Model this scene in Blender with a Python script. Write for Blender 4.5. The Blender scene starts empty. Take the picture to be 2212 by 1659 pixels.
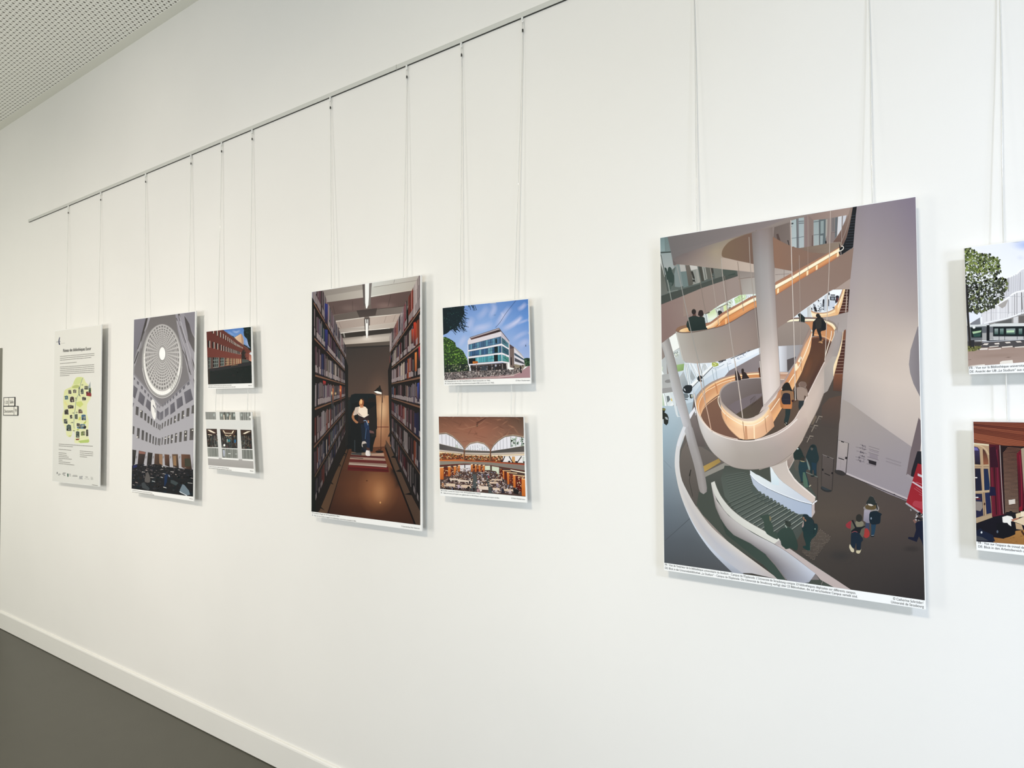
import bpy, bmesh, math, random
from mathutils import Vector, Matrix
from mathutils.geometry import tessellate_polygon

# ------------------------------------------------------------------ measures
# world: X along the picture wall, Y into the wall (wall face at Y=0), Z up
F = 1190.0; CX, CY = 1106.0, 829.5          # focal length / centre for a 2212x1659 frame
D = 1.62                                    # camera distance from the wall
HC = 1.622                                  # camera height
RX = (0.86254807, -0.02557344, -0.50532843)  # wall axes expressed in the camera frame
RY = (0.50580136, 0.01740872, 0.8624743)
RZ = (-0.01325931, -0.99952135, 0.02795094)
FRONT = -0.040                              # front face of the hung boards
TH = 0.006                                  # board thickness

def at(px, py, y=0.0):
    """point of the plane Y=y seen at a photo position"""
    a, b = px-CX, py-CY
    rx = RX[0]*a+RX[1]*b+RX[2]*F; ry = RY[0]*a+RY[1]*b+RY[2]*F; rz = RZ[0]*a+RZ[1]*b+RZ[2]*F
    t = (y+D)/ry
    return Vector((rx*t, y, HC+rz*t))

scene = bpy.context.scene
col = scene.collection

def s2l(c):
    return c/12.92 if c <= 0.04045 else ((c+0.055)/1.055)**2.4
def hx(h):
    if isinstance(h, (tuple, list)): return tuple(h)
    return tuple(s2l(int(h[i:i+2], 16)/255) for i in (0, 2, 4))
def mixc(a, b, t):
    return tuple(a[i]+(b[i]-a[i])*t for i in range(3))

# ------------------------------------------------------------------ materials
def new_mat(name):
    m = bpy.data.materials.new(name); m.use_nodes = True
    nt = m.node_tree; b = nt.nodes['Principled BSDF']
    return m, nt, b
def simple(name, c, rough=0.5, metal=0.0, spec=0.5, noise=0.0, nscale=20.0, bump=0.0, bscale=200.0):
    m, nt, b = new_mat(name)
    b.inputs['Roughness'].default_value = rough
    b.inputs['Metallic'].default_value = metal
    b.inputs['Specular IOR Level'].default_value = spec
    c = hx(c)
    b.inputs['Base Color'].default_value = (*c, 1)
    tc = nt.nodes.new('ShaderNodeTexCoord')
    if noise:
        n = nt.nodes.new('ShaderNodeTexNoise'); n.inputs['Scale'].default_value = nscale
        n.inputs['Detail'].default_value = 5
        nt.links.new(tc.outputs['Object'], n.inputs['Vector'])
        r = nt.nodes.new('ShaderNodeMix'); r.data_type = 'RGBA'
        r.inputs[6].default_value = (*[x*(1-noise) for x in c], 1)
        r.inputs[7].default_value = (*[min(1, x*(1+noise)) for x in c], 1)
        nt.links.new(n.outputs['Fac'], r.inputs[0]); nt.links.new(r.outputs[2], b.inputs['Base Color'])
    if bump:
        n = nt.nodes.new('ShaderNodeTexNoise'); n.inputs['Scale'].default_value = bscale
        n.inputs['Detail'].default_value = 3
        nt.links.new(tc.outputs['Object'], n.inputs['Vector'])
        bp = nt.nodes.new('ShaderNodeBump'); bp.inputs['Strength'].default_value = bump
        bp.inputs['Distance'].default_value = 0.002
        nt.links.new(n.outputs['Fac'], bp.inputs['Height']); nt.links.new(bp.outputs['Normal'], b.inputs['Normal'])
    return m
def print_mat():
    m, nt, b = new_mat('printed ink')
    a = nt.nodes.new('ShaderNodeAttribute'); a.attribute_name = 'Ink'
    nt.links.new(a.outputs['Color'], b.inputs['Base Color'])
    b.inputs['Roughness'].default_value = 0.5
    b.inputs['Specular IOR Level'].default_value = 0.12
    return m
M_INK = print_mat()
M_BOARD = simple('white foam board', 'f3f3f0', 0.6, spec=0.2)
M_TEXT = simple('black lettering', '262626', 0.6, spec=0.1)
M_TEXTG = simple('grey lettering', '6c6a66', 0.6, spec=0.1)

# ------------------------------------------------------------------ object helpers
def tag(o, label=None, cat=None, group=None, kind=None):
    if label: o['label'] = label
    if cat: o['category'] = cat
    if group: o['group'] = group
    if kind: o['kind'] = kind
    return o
def empty(name, loc):
    o = bpy.data.objects.new(name, None); o.location = loc; o.empty_display_size = 0.05
    col.objects.link(o); return o
def link_mesh(name, me, mat, parent=None, loc=None):
    o = bpy.data.objects.new(name, me); col.objects.link(o)
    if mat: me.materials.append(mat)
    if parent: o.parent = parent
    if loc is not None: o.location = loc
    return o
def bm_obj(name, bm, mat, parent=None, loc=None, smooth=False, bevel=0):
    if bevel:
        bmesh.ops.bevel(bm, geom=list(bm.edges), offset=bevel, segments=2, affect='EDGES', profile=0.6)
    me = bpy.data.meshes.new(name); bm.to_mesh(me); bm.free()
    if smooth:
        for p in me.polygons: p.use_smooth = True
    return link_mesh(name, me, mat, parent, loc)
def add_box(bm, x0, x1, y0, y1, z0, z1):
    v = [bm.verts.new(p) for p in ((x0,y0,z0),(x1,y0,z0),(x1,y1,z0),(x0,y1,z0),(x0,y0,z1),(x1,y0,z1),(x1,y1,z1),(x0,y1,z1))]
    for f in ((0,3,2,1),(4,5,6,7),(0,1,5,4),(1,2,6,5),(2,3,7,6),(3,0,4,7)): bm.faces.new([v[i] for i in f])
def add_tube(bm, pts, r, n=8, closed=False):
    pts = [Vector(p) for p in pts]; rings = []
    for i, p in enumerate(pts):
        if closed: d = pts[(i+1) % len(pts)]-pts[i-1]
        else: d = pts[min(i+1, len(pts)-1)]-pts[max(i-1, 0)]
        d.normalize()
        up = Vector((0, 1, 0)) if abs(d.y) < 0.9 else Vector((1, 0, 0))
        a = d.cross(up).normalized(); b = d.cross(a).normalized()
        rr = r[i] if isinstance(r, (list, tuple)) else r
        rings.append([bm.verts.new(p+a*math.cos(2*math.pi*k/n)*rr+b*math.sin(2*math.pi*k/n)*rr) for k in range(n)])
    m = len(rings)
    for i in range(m if closed else m-1):
        A, B = rings[i], rings[(i+1) % m]
        for k in range(n): bm.faces.new((A[k], A[(k+1) % n], B[(k+1) % n], B[k]))
    if not closed:
        bm.faces.new(rings[0]); bm.faces.new(list(reversed(rings[-1])))
def quad_slab(bm, q, y0, y1):
    """a board from four front corners (wall-plane vectors), from y0 (front) to y1"""
    f = [bm.verts.new((p[0], y0, p[1])) for p in q]; b = [bm.verts.new((p[0], y1, p[1])) for p in q]
    bm.faces.new(f); bm.faces.new(list(reversed(b)))
    for i in range(4):
        j = (i+1) % 4; bm.faces.new((f[j], f[i], b[i], b[j]))
    bmesh.ops.recalc_face_normals(bm, faces=bm.faces)

# ------------------------------------------------------------------ print painter
def smooth_pts(pts, closed, n=6):
    out = []; m = len(pts)
    rng = range(m if closed else m-1)
    for i in rng:
        if closed: p0, p1, p2, p3 = pts[i-1], pts[i], pts[(i+1) % m], pts[(i+2) % m]
        else: p0, p1, p2, p3 = pts[max(i-1, 0)], pts[i], pts[i+1], pts[min(i+2, m-1)]
        for k in range(n):
            t = k/n; t2 = t*t; t3 = t2*t
            out.append(tuple(0.5*((2*p1[a])+(-p0[a]+p2[a])*t+(2*p0[a]-5*p1[a]+4*p2[a]-p3[a])*t2+(-p0[a]+3*p1[a]-3*p2[a]+p3[a])*t3) for a in (0, 1)))
    if not closed: out.append(tuple(pts[-1]))
    return out
def resample(pts, n):
    L = [0.0]
    for i in range(1, len(pts)): L.append(L[-1]+math.dist(pts[i], pts[i-1]))
    out = []; j = 0
    for k in range(n):
        t = L[-1]*k/(n-1)
        while j < len(pts)-2 and L[j+1] < t: j += 1
        d = L[j+1]-L[j]; u = 0 if d < 1e-9 else (t-L[j])/d
        out.append(tuple(pts[j][a]+(pts[j+1][a]-pts[j][a])*u for a in (0, 1)))
    return out

STEP = 0.0000035
def bary(T, x, y):
    (x0, y0), (x1, y1), (x2, y2) = T[0][:2], T[1][:2], T[2][:2]
    d = (y1-y2)*(x0-x2)+(x2-x1)*(y0-y2)
    if abs(d) < 1e-12: return None
    a = ((y1-y2)*(x-x2)+(x2-x1)*(y-y2))/d; b = ((y2-y0)*(x-x2)+(x0-x2)*(y-y2))/d
    return (a, b, 1-a-b)

class Print:
    """flat artwork printed on a board: a mesh of inked patches in the board's own plane"""
    def __init__(self, quad_px, gain=1.04, y=FRONT):
        self.y = y; self.polys = []; self.pb = []; self.boxes = []; self.gain = gain
        self.x0 = self.y0 = 0.0; self.s = 1.0
        self.clip = [self.loc(p) for p in quad_px]
        a = sum(self.clip[i][0]*self.clip[(i+1) % 4][1]-self.clip[(i+1) % 4][0]*self.clip[i][1] for i in range(4))
        if a < 0: self.clip.reverse()
        xs = [p[0] for p in self.clip]; zs = [p[1] for p in self.clip]
        self.origin = Vector((sum(xs)/4, y, sum(zs)/4))
    def loc(self, p):
        w = at(p[0], p[1], self.y); return (w.x, w.z)
    def fr(self, x0, y0, s): self.x0, self.y0, self.s = x0, y0, s
    def L(self, p):
        return self.loc((self.x0+p[0]/self.s, self.y0+p[1]/self.s))
    def _clip(self, v):
        inside_all = True; C = self.clip
        for i in range(4):
            a, b = C[i], C[(i+1) % 4]; ex, ey = b[0]-a[0], b[1]-a[1]
            d = [ex*(q[1]-a[1])-ey*(q[0]-a[0]) for q in v]
            if min(d) >= 0: continue
            out = []
            for k in range(len(v)):
                p, q, dp, dq = v[k-1], v[k], d[k-1], d[k]
                if (dp < 0) != (dq < 0):
                    t = dp/(dp-dq); out.append(tuple(p[m]+(q[m]-p[m])*t for m in range(5)))
                if dq >= 0: out.append(q)
            v = out
            if len(v) < 3: return None
        return v
    def _layer(self, polys):
        xs = [q[0] for v in polys for q in v]; ys = [q[1] for v in polys for q in v]
        b = (min(xs)+1e-6, max(xs)-1e-6, min(ys)+1e-6, max(ys)-1e-6); l = 0
        for c in self.boxes:
            if c[4] >= l and b[0] < c[1] and b[1] > c[0] and b[2] < c[3] and b[3] > c[2]: l = c[4]+1
        self.boxes.append((*b, l)); return l
    def _emit(self, polys):
        polys = [w for w in (self._clip(v) for v in polys) if w]
        if not polys: return
        l = self._layer(polys)
        for v in polys: self.polys.append((l, v))
    def _c(self, c):
        c = hx(c); g = self.gain; return tuple(min(0.97, x/g) for x in c)
    def poly(self, pts, c, g=None, s=0):
        """filled outline; g=((x,y),(x,y),colour2) makes a linear fade"""
        if s: pts = smooth_pts(pts, True, s)
        P = [self.L(p) for p in pts]; c = self._c(c)
        if g:
            a = self.L(g[0]); b = self.L(g[1]); c2 = self._c(g[2]); dx, dy = b[0]-a[0], b[1]-a[1]; dd = dx*dx+dy*dy
            v = []
            for p in P:
                t = max(0, min(1, ((p[0]-a[0])*dx+(p[1]-a[1])*dy)/dd)); v.append((*p, *mixc(c, c2, t)))
        else: v = [(*p, *c) for p in P]
        self._emit([v])
    def polys_c(self, items):
        """many small patches laid down together: [(pts, colour)]"""
        self._emit([[(*self.L(p), *self._c(c)) for p in pts] for pts, c in items])
    def loft(self, rows, cols, n=24, s=1):
        """bands between successive polylines; each colour is one value or a list along the line"""
        R = []
        for r in rows:
            r = smooth_pts(r, False, 8) if (s and len(r) > 2) else r
            R.append([self.L(p) for p in resample(r, n)])
        CC = []
        for c in cols:
            if isinstance(c, list):
                cs = [self._c(x) for x in c]; m = len(cs)-1
                row = []
                for k in range(n):
                    t = k/(n-1)*m; i = min(int(t), m-1); row.append(mixc(cs[i], cs[i+1], t-i))
                CC.append(row)
            else: CC.append([self._c(c)]*n)
        q = []
        for j in range(len(R)-1):
            for k in range(n-1):
                q.append([(*R[j][k], *CC[j][k]), (*R[j][k+1], *CC[j][k+1]), (*R[j+1][k+1], *CC[j+1][k+1]), (*R[j+1][k], *CC[j+1][k])])
        self._emit(q)
    def line(self, pts, w, c, s=1, c2=None):
        if s and len(pts) > 2: pts = smooth_pts(pts, False, 6)
        A, B = [], []
        for i, p in enumerate(pts):
            q0, q1 = pts[max(i-1, 0)], pts[min(i+1, len(pts)-1)]
            dx, dy = q1[0]-q0[0], q1[1]-q0[1]; d = math.hypot(dx, dy) or 1
            nx, ny = -dy/d*w/2, dx/d*w/2
            A.append((p[0]+nx, p[1]+ny)); B.append((p[0]-nx, p[1]-ny))
        ca, cb = self._c(c), self._c(c2 or c); n = len(pts); q = []
        for k in range(n-1):
            u, v = mixc(ca, cb, k/(n-1)), mixc(ca, cb, (k+1)/(n-1))
            q.append([(*self.L(A[k]), *u), (*self.L(A[k+1]), *v), (*self.L(B[k+1]), *v), (*self.L(B[k]), *u)])
        self._emit(q)
    def ell(self, cx, cy, rx, ry, c, rot=0, n=20, g=None):
        ca, sa = math.cos(rot), math.sin(rot)
        self.poly([(cx+rx*math.cos(t)*ca-ry*math.sin(t)*sa, cy+rx*math.cos(t)*sa+ry*math.sin(t)*ca) for t in (2*math.pi*k/n for k in range(n))], c, g)
    def under(self, P):
        """ink colour already laid at a point of the print"""
        x, y = P
        for k in range(len(self.polys)-1, -1, -1):
            if k >= len(self.pb):
                for j in range(len(self.pb), len(self.polys)):
                    v = self.polys[j][1]; xs = [q[0] for q in v]; ys = [q[1] for q in v]; self.pb.append((min(xs), max(xs), min(ys), max(ys)))
            b = self.pb[k]
            if x < b[0] or x > b[1] or y < b[2] or y > b[3]: continue
            v = self.polys[k][1]; c = False; j = len(v)-1
            for i in range(len(v)):
                p, q = v[i], v[j]
                if (p[1] > y) != (q[1] > y) and x < (q[0]-p[0])*(y-p[1])/(q[1]-p[1])+p[0]: c = not c
                j = i
            if not c: continue
            # colours are linear over a patch: inverse-distance for small quads, affine otherwise
            if all(abs(v[0][m]-q[m]) < 1e-6 for q in v for m in (2, 3, 4)): return v[0][2:]
            A = v[0]; B = v[len(v)//3]; C = v[2*len(v)//3 if len(v) > 3 else 2]
            if len(v) == 4:
                # pick the triangle holding the point
                for T in ((v[0], v[1], v[2]), (v[0], v[2], v[3])):
                    w = bary(T, x, y)
                    if w and min(w) > -1e-6: return tuple(sum(w[i]*T[i][m] for i in range(3)) for m in (2, 3, 4))
            w = bary((A, B, C), x, y)
            if not w: return A[2:]
            return tuple(max(0.0, min(1.0, sum(w[i]*(A, B, C)[i][m] for i in range(3)))) for m in (2, 3, 4))
        return (0.5, 0.5, 0.5)
    def glow(self, cx, cy, rx, ry, cin, _=None, n=24, al=0.85):
        """soft round spot blending into whatever lies below"""
        a = self._c(cin); q = []
        steps = [(0.0, 1.0), (0.25, 0.88), (0.5, 0.55), (0.75, 0.18), (1.0, 0.0)]
        ring = []
        for r, m in steps:
            row = []
            for k in range(n):
                t = 2*math.pi*k/n; P = self.L((cx+rx*r*math.cos(t), cy+ry*r*math.sin(t)))
                row.append((*P, *mixc(self.under(P), a, m*al)))
            ring.append(row)
        for i in range(len(ring)-1):
            for k in range(n):
                k2 = (k+1) % n
                q.append([ring[i][k], ring[i+1][k], ring[i+1][k2], ring[i][k2]] if i else [ring[0][0], ring[1][k], ring[1][k2]])
        self._emit(q)
    def soft(self, pts, w, c, al=0.7, taper=True):
        """soft brush stroke blending into whatever lies below"""
        pts = resample(smooth_pts(pts, False, 6) if len(pts) > 2 else pts, 14)
        a = self._c(c); rows = []
        for o, m in ((-1, 0), (-0.5, 0.6), (0, 1), (0.5, 0.6), (1, 0)):
            row = []
            for i, p in enumerate(pts):
                q0, q1 = pts[max(i-1, 0)], pts[min(i+1, len(pts)-1)]
                dx, dy = q1[0]-q0[0], q1[1]-q0[1]; d = math.hypot(dx, dy) or 1
                e = math.sin(math.pi*(i+0.001)/(len(pts)-1)) if taper else 1
                P = self.L((p[0]-dy/d*o*w/2, p[1]+dx/d*o*w/2))
                row.append((*P, *mixc(self.under(P), a, m*al*max(0, e))))
            rows.append(row)
        q = []
        for A, B in zip(rows, rows[1:]):
            for k in range(len(A)-1): q.append([A[k], A[k+1], B[k+1], B[k]])
        self._emit(q)
    def dabs(self, region, n, size, cols, rnd, asp=1.0, chunks=4, ang=None):
        """a scatter of irregular spots inside an outline (leaves, crowds)"""
        xs = [p[0] for p in region]; ys = [p[1] for p in region]
        def inside(x, y):
            c = False; j = len(region)-1
            for i in range(len(region)):
                a, b = region[i], region[j]
                if (a[1] > y) != (b[1] > y) and x < (b[0]-a[0])*(y-a[1])/(b[1]-a[1])+a[0]: c = not c
                j = i
            return c
        for ch in range(chunks):
            items = []; tries = 0
            while len(items) < n//chunks and tries < n*20:
                tries += 1
                x = rnd.uniform(min(xs), max(xs)); y = rnd.uniform(min(ys), max(ys))
                if not inside(x, y): continue
                r = size*rnd.uniform(0.5, 1.3); k = rnd.choice((4, 5, 6)); a0 = rnd.uniform(0, 6.28) if ang is None else 0
                pts = []
                for i in range(k):
                    t = a0+2*math.pi*i/k; rr = r*rnd.uniform(0.6, 1.2)
                    ux, uy = rr*math.cos(t), rr*math.sin(t)*asp
                    if ang is not None:
                        ux, uy = ux*math.cos(ang)-uy*math.sin(ang), ux*math.sin(ang)+uy*math.cos(ang)
                    pts.append((x+ux, y+uy))
                items.append((pts, rnd.choice(cols)))
            if items:
                self._emit([[(*self.L(p), *self._c(c)) for p in pts] for pts, c in items])
    def build(self, name, parent):
        verts, faces, cols = [], [], []
        o = self.origin
        for l, v in self.polys:
            # thin patches are laid just above one another
            d = -(l+1)*STEP
            if len(v) > 4:
                tris = tessellate_polygon([[Vector((q[0], q[1], 0)) for q in v]])
            else: tris = [tuple(range(len(v)))]
            for t in tris:
                b = len(verts); idx = list(t)
                for i in idx:
                    q = v[i]; verts.append((q[0]-o.x, d, q[1]-o.z)); cols.extend((q[2], q[3], q[4], 1.0))
                A = [verts[b+i] for i in range(3)]
                nrm = (A[1][0]-A[0][0])*(A[2][2]-A[0][2])-(A[1][2]-A[0][2])*(A[2][0]-A[0][0])
                f = list(range(b, b+len(idx)))
                if nrm < 0: f.reverse()
                faces.append(f)
        me = bpy.data.meshes.new(name); me.from_pydata(verts, [], faces)
        ca = me.color_attributes.new('Ink', 'FLOAT_COLOR', 'POINT'); ca.data.foreach_set('color', cols)
        me.update()
        self.depth = (max(l for l, v in self.polys)+2)*STEP
        return link_mesh(name, me, M_INK, parent, o-parent.location)

def text_mesh(s, bold=0.0):
    cu = bpy.data.curves.new('lettering', 'FONT'); cu.body = s; cu.size = 1.0; cu.resolution_u = 3; cu.offset = bold
    ob = bpy.data.objects.new('lettering', cu); col.objects.link(ob)
    dg = bpy.context.evaluated_depsgraph_get(); dg.update()
    me = bpy.data.meshes.new_from_object(ob.evaluated_get(dg))
    bpy.data.objects.remove(ob); bpy.data.curves.remove(cu)
    return me
def lettering(name, lines, parent, mat, y, bold=0.0):
    """one mesh per line: (text, start px, end px, letter height in px); baseline runs start->end on plane y"""
    o = parent.location
    for s, a, b, h in lines:
        me0 = text_mesh(s, bold)
        A = at(*a, y); B = at(*b, y); H = at(a[0], a[1]-h, y)
        xs = [v.co.x for v in me0.vertices]; x0, x1 = min(xs), max(xs)
        ex = (B-A)/(x1-x0); ez = (H-A)/0.70
        verts = [tuple(A+ex*(v.co.x-x0)+ez*v.co.y-o) for v in me0.vertices]
        faces = [list(p.vertices) for p in me0.polygons]
        bpy.data.meshes.remove(me0)
        me = bpy.data.meshes.new(name); me.from_pydata(verts, [], faces); me.update()
        link_mesh('credit_line' if s.startswith('©') or s.startswith('Université de') else name, me, mat, parent)
def board(name, quad_px, label, cat='print', group=None):
    """a hung board: thing > board (with its print and lettering added later)"""
    q = [at(*p, FRONT) for p in quad_px]
    c = sum(q, Vector())/4
    zb = min(p.z for p in q)
    root = empty(name, (c.x, FRONT, zb)); tag(root, label, cat, group)
    bm = bmesh.new(); quad_slab(bm, [(p.x-c.x, p.z-zb) for p in q], 0.0, TH)
    bm_obj('board', bm, M_BOARD, root)
    # hanging blocks on the back, where the cords are clamped
    for sx in (-1, 1):
        w = (q[1].x-q[0].x)
        bm = bmesh.new(); h = q[0].z-zb
        add_box(bm, sx*w*0.33-0.012, sx*w*0.33+0.012, TH, -FRONT-0.001, h-0.075, h-0.035)
        bm_obj('spacer', bm, M_BOARD, root)
    return root
# ------------------------------------------------------------------ room
CEIL = 3.73
def wall_mat():
    m, nt, b = new_mat('painted wall')
    tc = nt.nodes.new('ShaderNodeTexCoord')
    n = nt.nodes.new('ShaderNodeTexNoise'); n.inputs['Scale'].default_value = 1.3; n.inputs['Detail'].default_value = 4
    nt.links.new(tc.outputs['Object'], n.inputs['Vector'])
    r = nt.nodes.new('ShaderNodeValToRGB')
    r.color_ramp.elements[0].position = 0.3; r.color_ramp.elements[0].color = (*hx('eceae4'), 1)
    r.color_ramp.elements[1].position = 0.7; r.color_ramp.elements[1].color = (*hx('f0eee8'), 1)
    nt.links.new(n.outputs['Fac'], r.inputs['Fac'])
    # small scuffs near the floor
    sc = nt.nodes.new('ShaderNodeTexNoise'); sc.inputs['Scale'].default_value = 9; sc.inputs['Detail'].default_value = 8
    mp = nt.nodes.new('ShaderNodeMapping'); mp.inputs['Scale'].default_value = (1, 1, 3.5); mp.inputs['Rotation'].default_value = (0, 0.7, 0)
    nt.links.new(tc.outputs['Object'], mp.inputs['Vector']); nt.links.new(mp.outputs['Vector'], sc.inputs['Vector'])
    r2 = nt.nodes.new('ShaderNodeValToRGB'); r2.color_ramp.elements[0].position = 0.76; r2.color_ramp.elements[1].position = 0.80
    nt.links.new(sc.outputs['Fac'], r2.inputs['Fac'])
    mx = nt.nodes.new('ShaderNodeMix'); mx.data_type = 'RGBA'; mx.inputs[7].default_value = (*hx('a9a69e'), 1)
    nt.links.new(r2.outputs['Color'], mx.inputs[0]); nt.links.new(r.outputs['Color'], mx.inputs[6])
    nt.links.new(mx.outputs[2], b.inputs['Base Color'])
    b.inputs['Roughness'].default_value = 0.6; b.inputs['Specular IOR Level'].default_value = 0.25
    n2 = nt.nodes.new('ShaderNodeTexNoise'); n2.inputs['Scale'].default_value = 260
    nt.links.new(tc.outputs['Object'], n2.inputs['Vector'])
    bp = nt.nodes.new('ShaderNodeBump'); bp.inputs['Strength'].default_value = 0.05; bp.inputs['Distance'].default_value = 0.001
    nt.links.new(n2.outputs['Fac'], bp.inputs['Height']); nt.links.new(bp.outputs['Normal'], b.inputs['Normal'])
    return m
M_WALL = wall_mat()
XL, XR = -8.2, 4.2
DX1 = at(5, 800).x; DTOP = at(5, 752).z          # door opening at the far left
bm = bmesh.new()
add_box(bm, DX1, XR, 0, 0.15, 0, CEIL)
add_box(bm, XL, DX1-1.04, 0, 0.15, 0, CEIL)
add_box(bm, DX1-1.04, DX1, 0, 0.15, DTOP, CEIL)
tag(bm_obj('wall_back', bm, M_WALL), kind='structure')

# floor: grey-green linoleum
m_floor = simple('linoleum', '545248', 0.42, spec=0.4, noise=0.07, nscale=7, bump=0.05, bscale=90)
bm = bmesh.new(); add_box(bm, XL, XR, -6.5, 0.15, -0.1, 0)
tag(bm_obj('floor', bm, m_floor), kind='structure')

# baseboard with a rounded top edge
zb = at(0, 1318).z
m_base = simple('baseboard paint', 'eae8e1', 0.4, spec=0.4, noise=0.03, nscale=4)
bm = bmesh.new()
prof = [(0, 0.004), (-0.012, 0.004), (-0.012, zb-0.010), (-0.010, zb-0.004), (-0.006, zb), (0, zb)]
xs = [DX1+0.02, XR]
rows = [[bm.verts.new((x, p[0], p[1])) for p in prof] for x in xs]
for i in range(len(prof)-1): bm.faces.new((rows[0][i], rows[1][i], rows[1][i+1], rows[0][i+1]))
bm.faces.new(rows[0]); bm.faces.new(list(reversed(rows[1])))
bmesh.ops.recalc_face_normals(bm, faces=bm.faces)
tag(bm_obj('baseboard_back', bm, m_base), kind='structure')
bm = bmesh.new(); add_box(bm, DX1+0.02, XR, -0.0095, 0, 0.0005, 0.004)
tag(bm_obj('trim_1', bm, simple('dark joint', '2c2a26', 0.8)), kind='structure')

# door frame and leaf
m_frame = simple('grey door frame', '8d8c80', 0.45, spec=0.4)
bm = bmesh.new(); add_box(bm, -0.05, 0.0, -0.014, 0.13, 0, DTOP); add_box(bm, -1.04, -0.99, -0.014, 0.13, 0, DTOP)
add_box(bm, -0.99, -0.05, -0.014, 0.13, DTOP-0.05, DTOP)
d = bm_obj('door_1', bm, m_frame, loc=(DX1, 0, 0), bevel=0.003); tag(d, kind='structure')
bm = bmesh.new(); add_box(bm, -0.99, -0.05, 0.05, 0.09, 0.008, DTOP-0.05)
bm_obj('door_leaf', bm, simple('grey door leaf', '75756b', 0.45), d)
bm = bmesh.new(); add_tube(bm, [(-0.90, 0.05, 1.03), (-0.90, -0.005, 1.03), (-0.89, -0.01, 1.03), (-0.78, -0.01, 1.03)], 0.009)
bm_obj('door_handle', bm, simple('brushed metal', 'b0b0ac', 0.3, 1.0), d, smooth=True)

# ceiling: smooth margin + perforated acoustic field
STRIP = 0.047
m_ceil = simple('ceiling margin', 'ecebe0', 0.8, spec=0.1)
bm = bmesh.new(); add_box(bm, XL, XR, -STRIP, 0.15, CEIL, CEIL+0.1)
tag(bm_obj('ceiling', bm, m_ceil), kind='structure')
def perf_mat():
    m, nt, b = new_mat('perforated plasterboard')
    N = nt.nodes; K = nt.links
    tc = N.new('ShaderNodeTexCoord'); sp = N.new('ShaderNodeSeparateXYZ'); K.new(tc.outputs['Object'], sp.inputs[0])
    def mth(op, a, bb=None, c=None):
        n = N.new('ShaderNodeMath'); n.operation = op
        for i, v in enumerate((a, bb, c)):
            if v is None: continue
            if isinstance(v, (int, float)): n.inputs[i].default_value = v
            else: K.new(v, n.inputs[i])
        return n.outputs[0]
    P, Q = 0.0430, 0.0188            # hole pitch along a row, row spacing
    ry = mth('MULTIPLY_ADD', sp.outputs[1], -1/Q, -0.055/Q+0.5)
    row = mth('FLOOR', ry)
    dy = mth('MULTIPLY', mth('SUBTRACT', mth('FRACT', ry), 0.5), Q)
    u = mth('MULTIPLY_ADD', row, 0.0279/P, mth('MULTIPLY_ADD', sp.outputs[0], 1/P, 3.0619/P+100))
    def dots(off, r):
        dx = mth('MULTIPLY', mth('SUBTRACT', mth('FRACT', mth('ADD', u, off)), 0.5), P)
        d = mth('SQRT', mth('ADD', mth('MULTIPLY', dx, dx), mth('MULTIPLY', dy, dy)))
        return mth('LESS_THAN', d, r)
    hole = mth('MAXIMUM', dots(0.5, 0.0056), mth('MULTIPLY', dots(0.0, 0.0042), 0.6))
    mx = N.new('ShaderNodeMix'); mx.data_type = 'RGBA'; K.new(hole, mx.inputs[0])
    mx.inputs[6].default_value = (*hx('fbfaf2'), 1); mx.inputs[7].default_value = (*hx('6a665a'), 1)
    K.new(mx.outputs[2], b.inputs['Base Color'])
    b.inputs['Roughness'].default_value = 0.85; b.inputs['Specular IOR Level'].default_value = 0.1
    return m
bm = bmesh.new(); add_box(bm, XL, XR, -6.5, -STRIP, CEIL+0.0005, CEIL+0.1)
o = bm_obj('ceiling', bm, perf_mat()); tag(o, kind='structure')

# ------------------------------------------------------------------ picture rail and cords
zr0 = at(1128.4, 36, -0.008).z; zr1 = at(1128.4, 24.5, -0.008).z
rx0 = at(61, 478, -0.008).x
m_rail = simple('satin aluminium rail', 'cfcfc7', 0.45, 0.0, 0.5)
m_slot = simple('rail slot', '34332b', 0.8)
rail = empty('picture_rail', (rx0, 0, zr0))
tag(rail, 'long slim pale grey picture rail fixed high across the white wall', 'picture rail')
RAILP = -0.0065
bm = bmesh.new(); add_box(bm, 0, XR-rx0, RAILP, 0, 0.0, zr1-zr0)
bm_obj('rail_profile', bm, m_rail, rail, bevel=0.0012)
bm = bmesh.new(); add_box(bm, 0.003, XR-rx0, RAILP+0.0012, -0.0002, -0.0006, 0.001)
bm_obj('rail_slot', bm, m_slot, rail)
bm = bmesh.new(); add_box(bm, -0.002, 0.001, RAILP-0.0004, 0, -0.001, zr1-zr0+0.0004)
bm_obj('end_cap', bm, m_rail, rail)
jx = at(855, 146, -0.008).x-rx0
bm = bmesh.new(); add_box(bm, jx, jx+0.0025, RAILP-0.0003, 0, -0.001, zr1-zr0+0.0003)
bm_obj('joint', bm, simple('rail joint', 'a3a39b', 0.5), rail)

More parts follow.
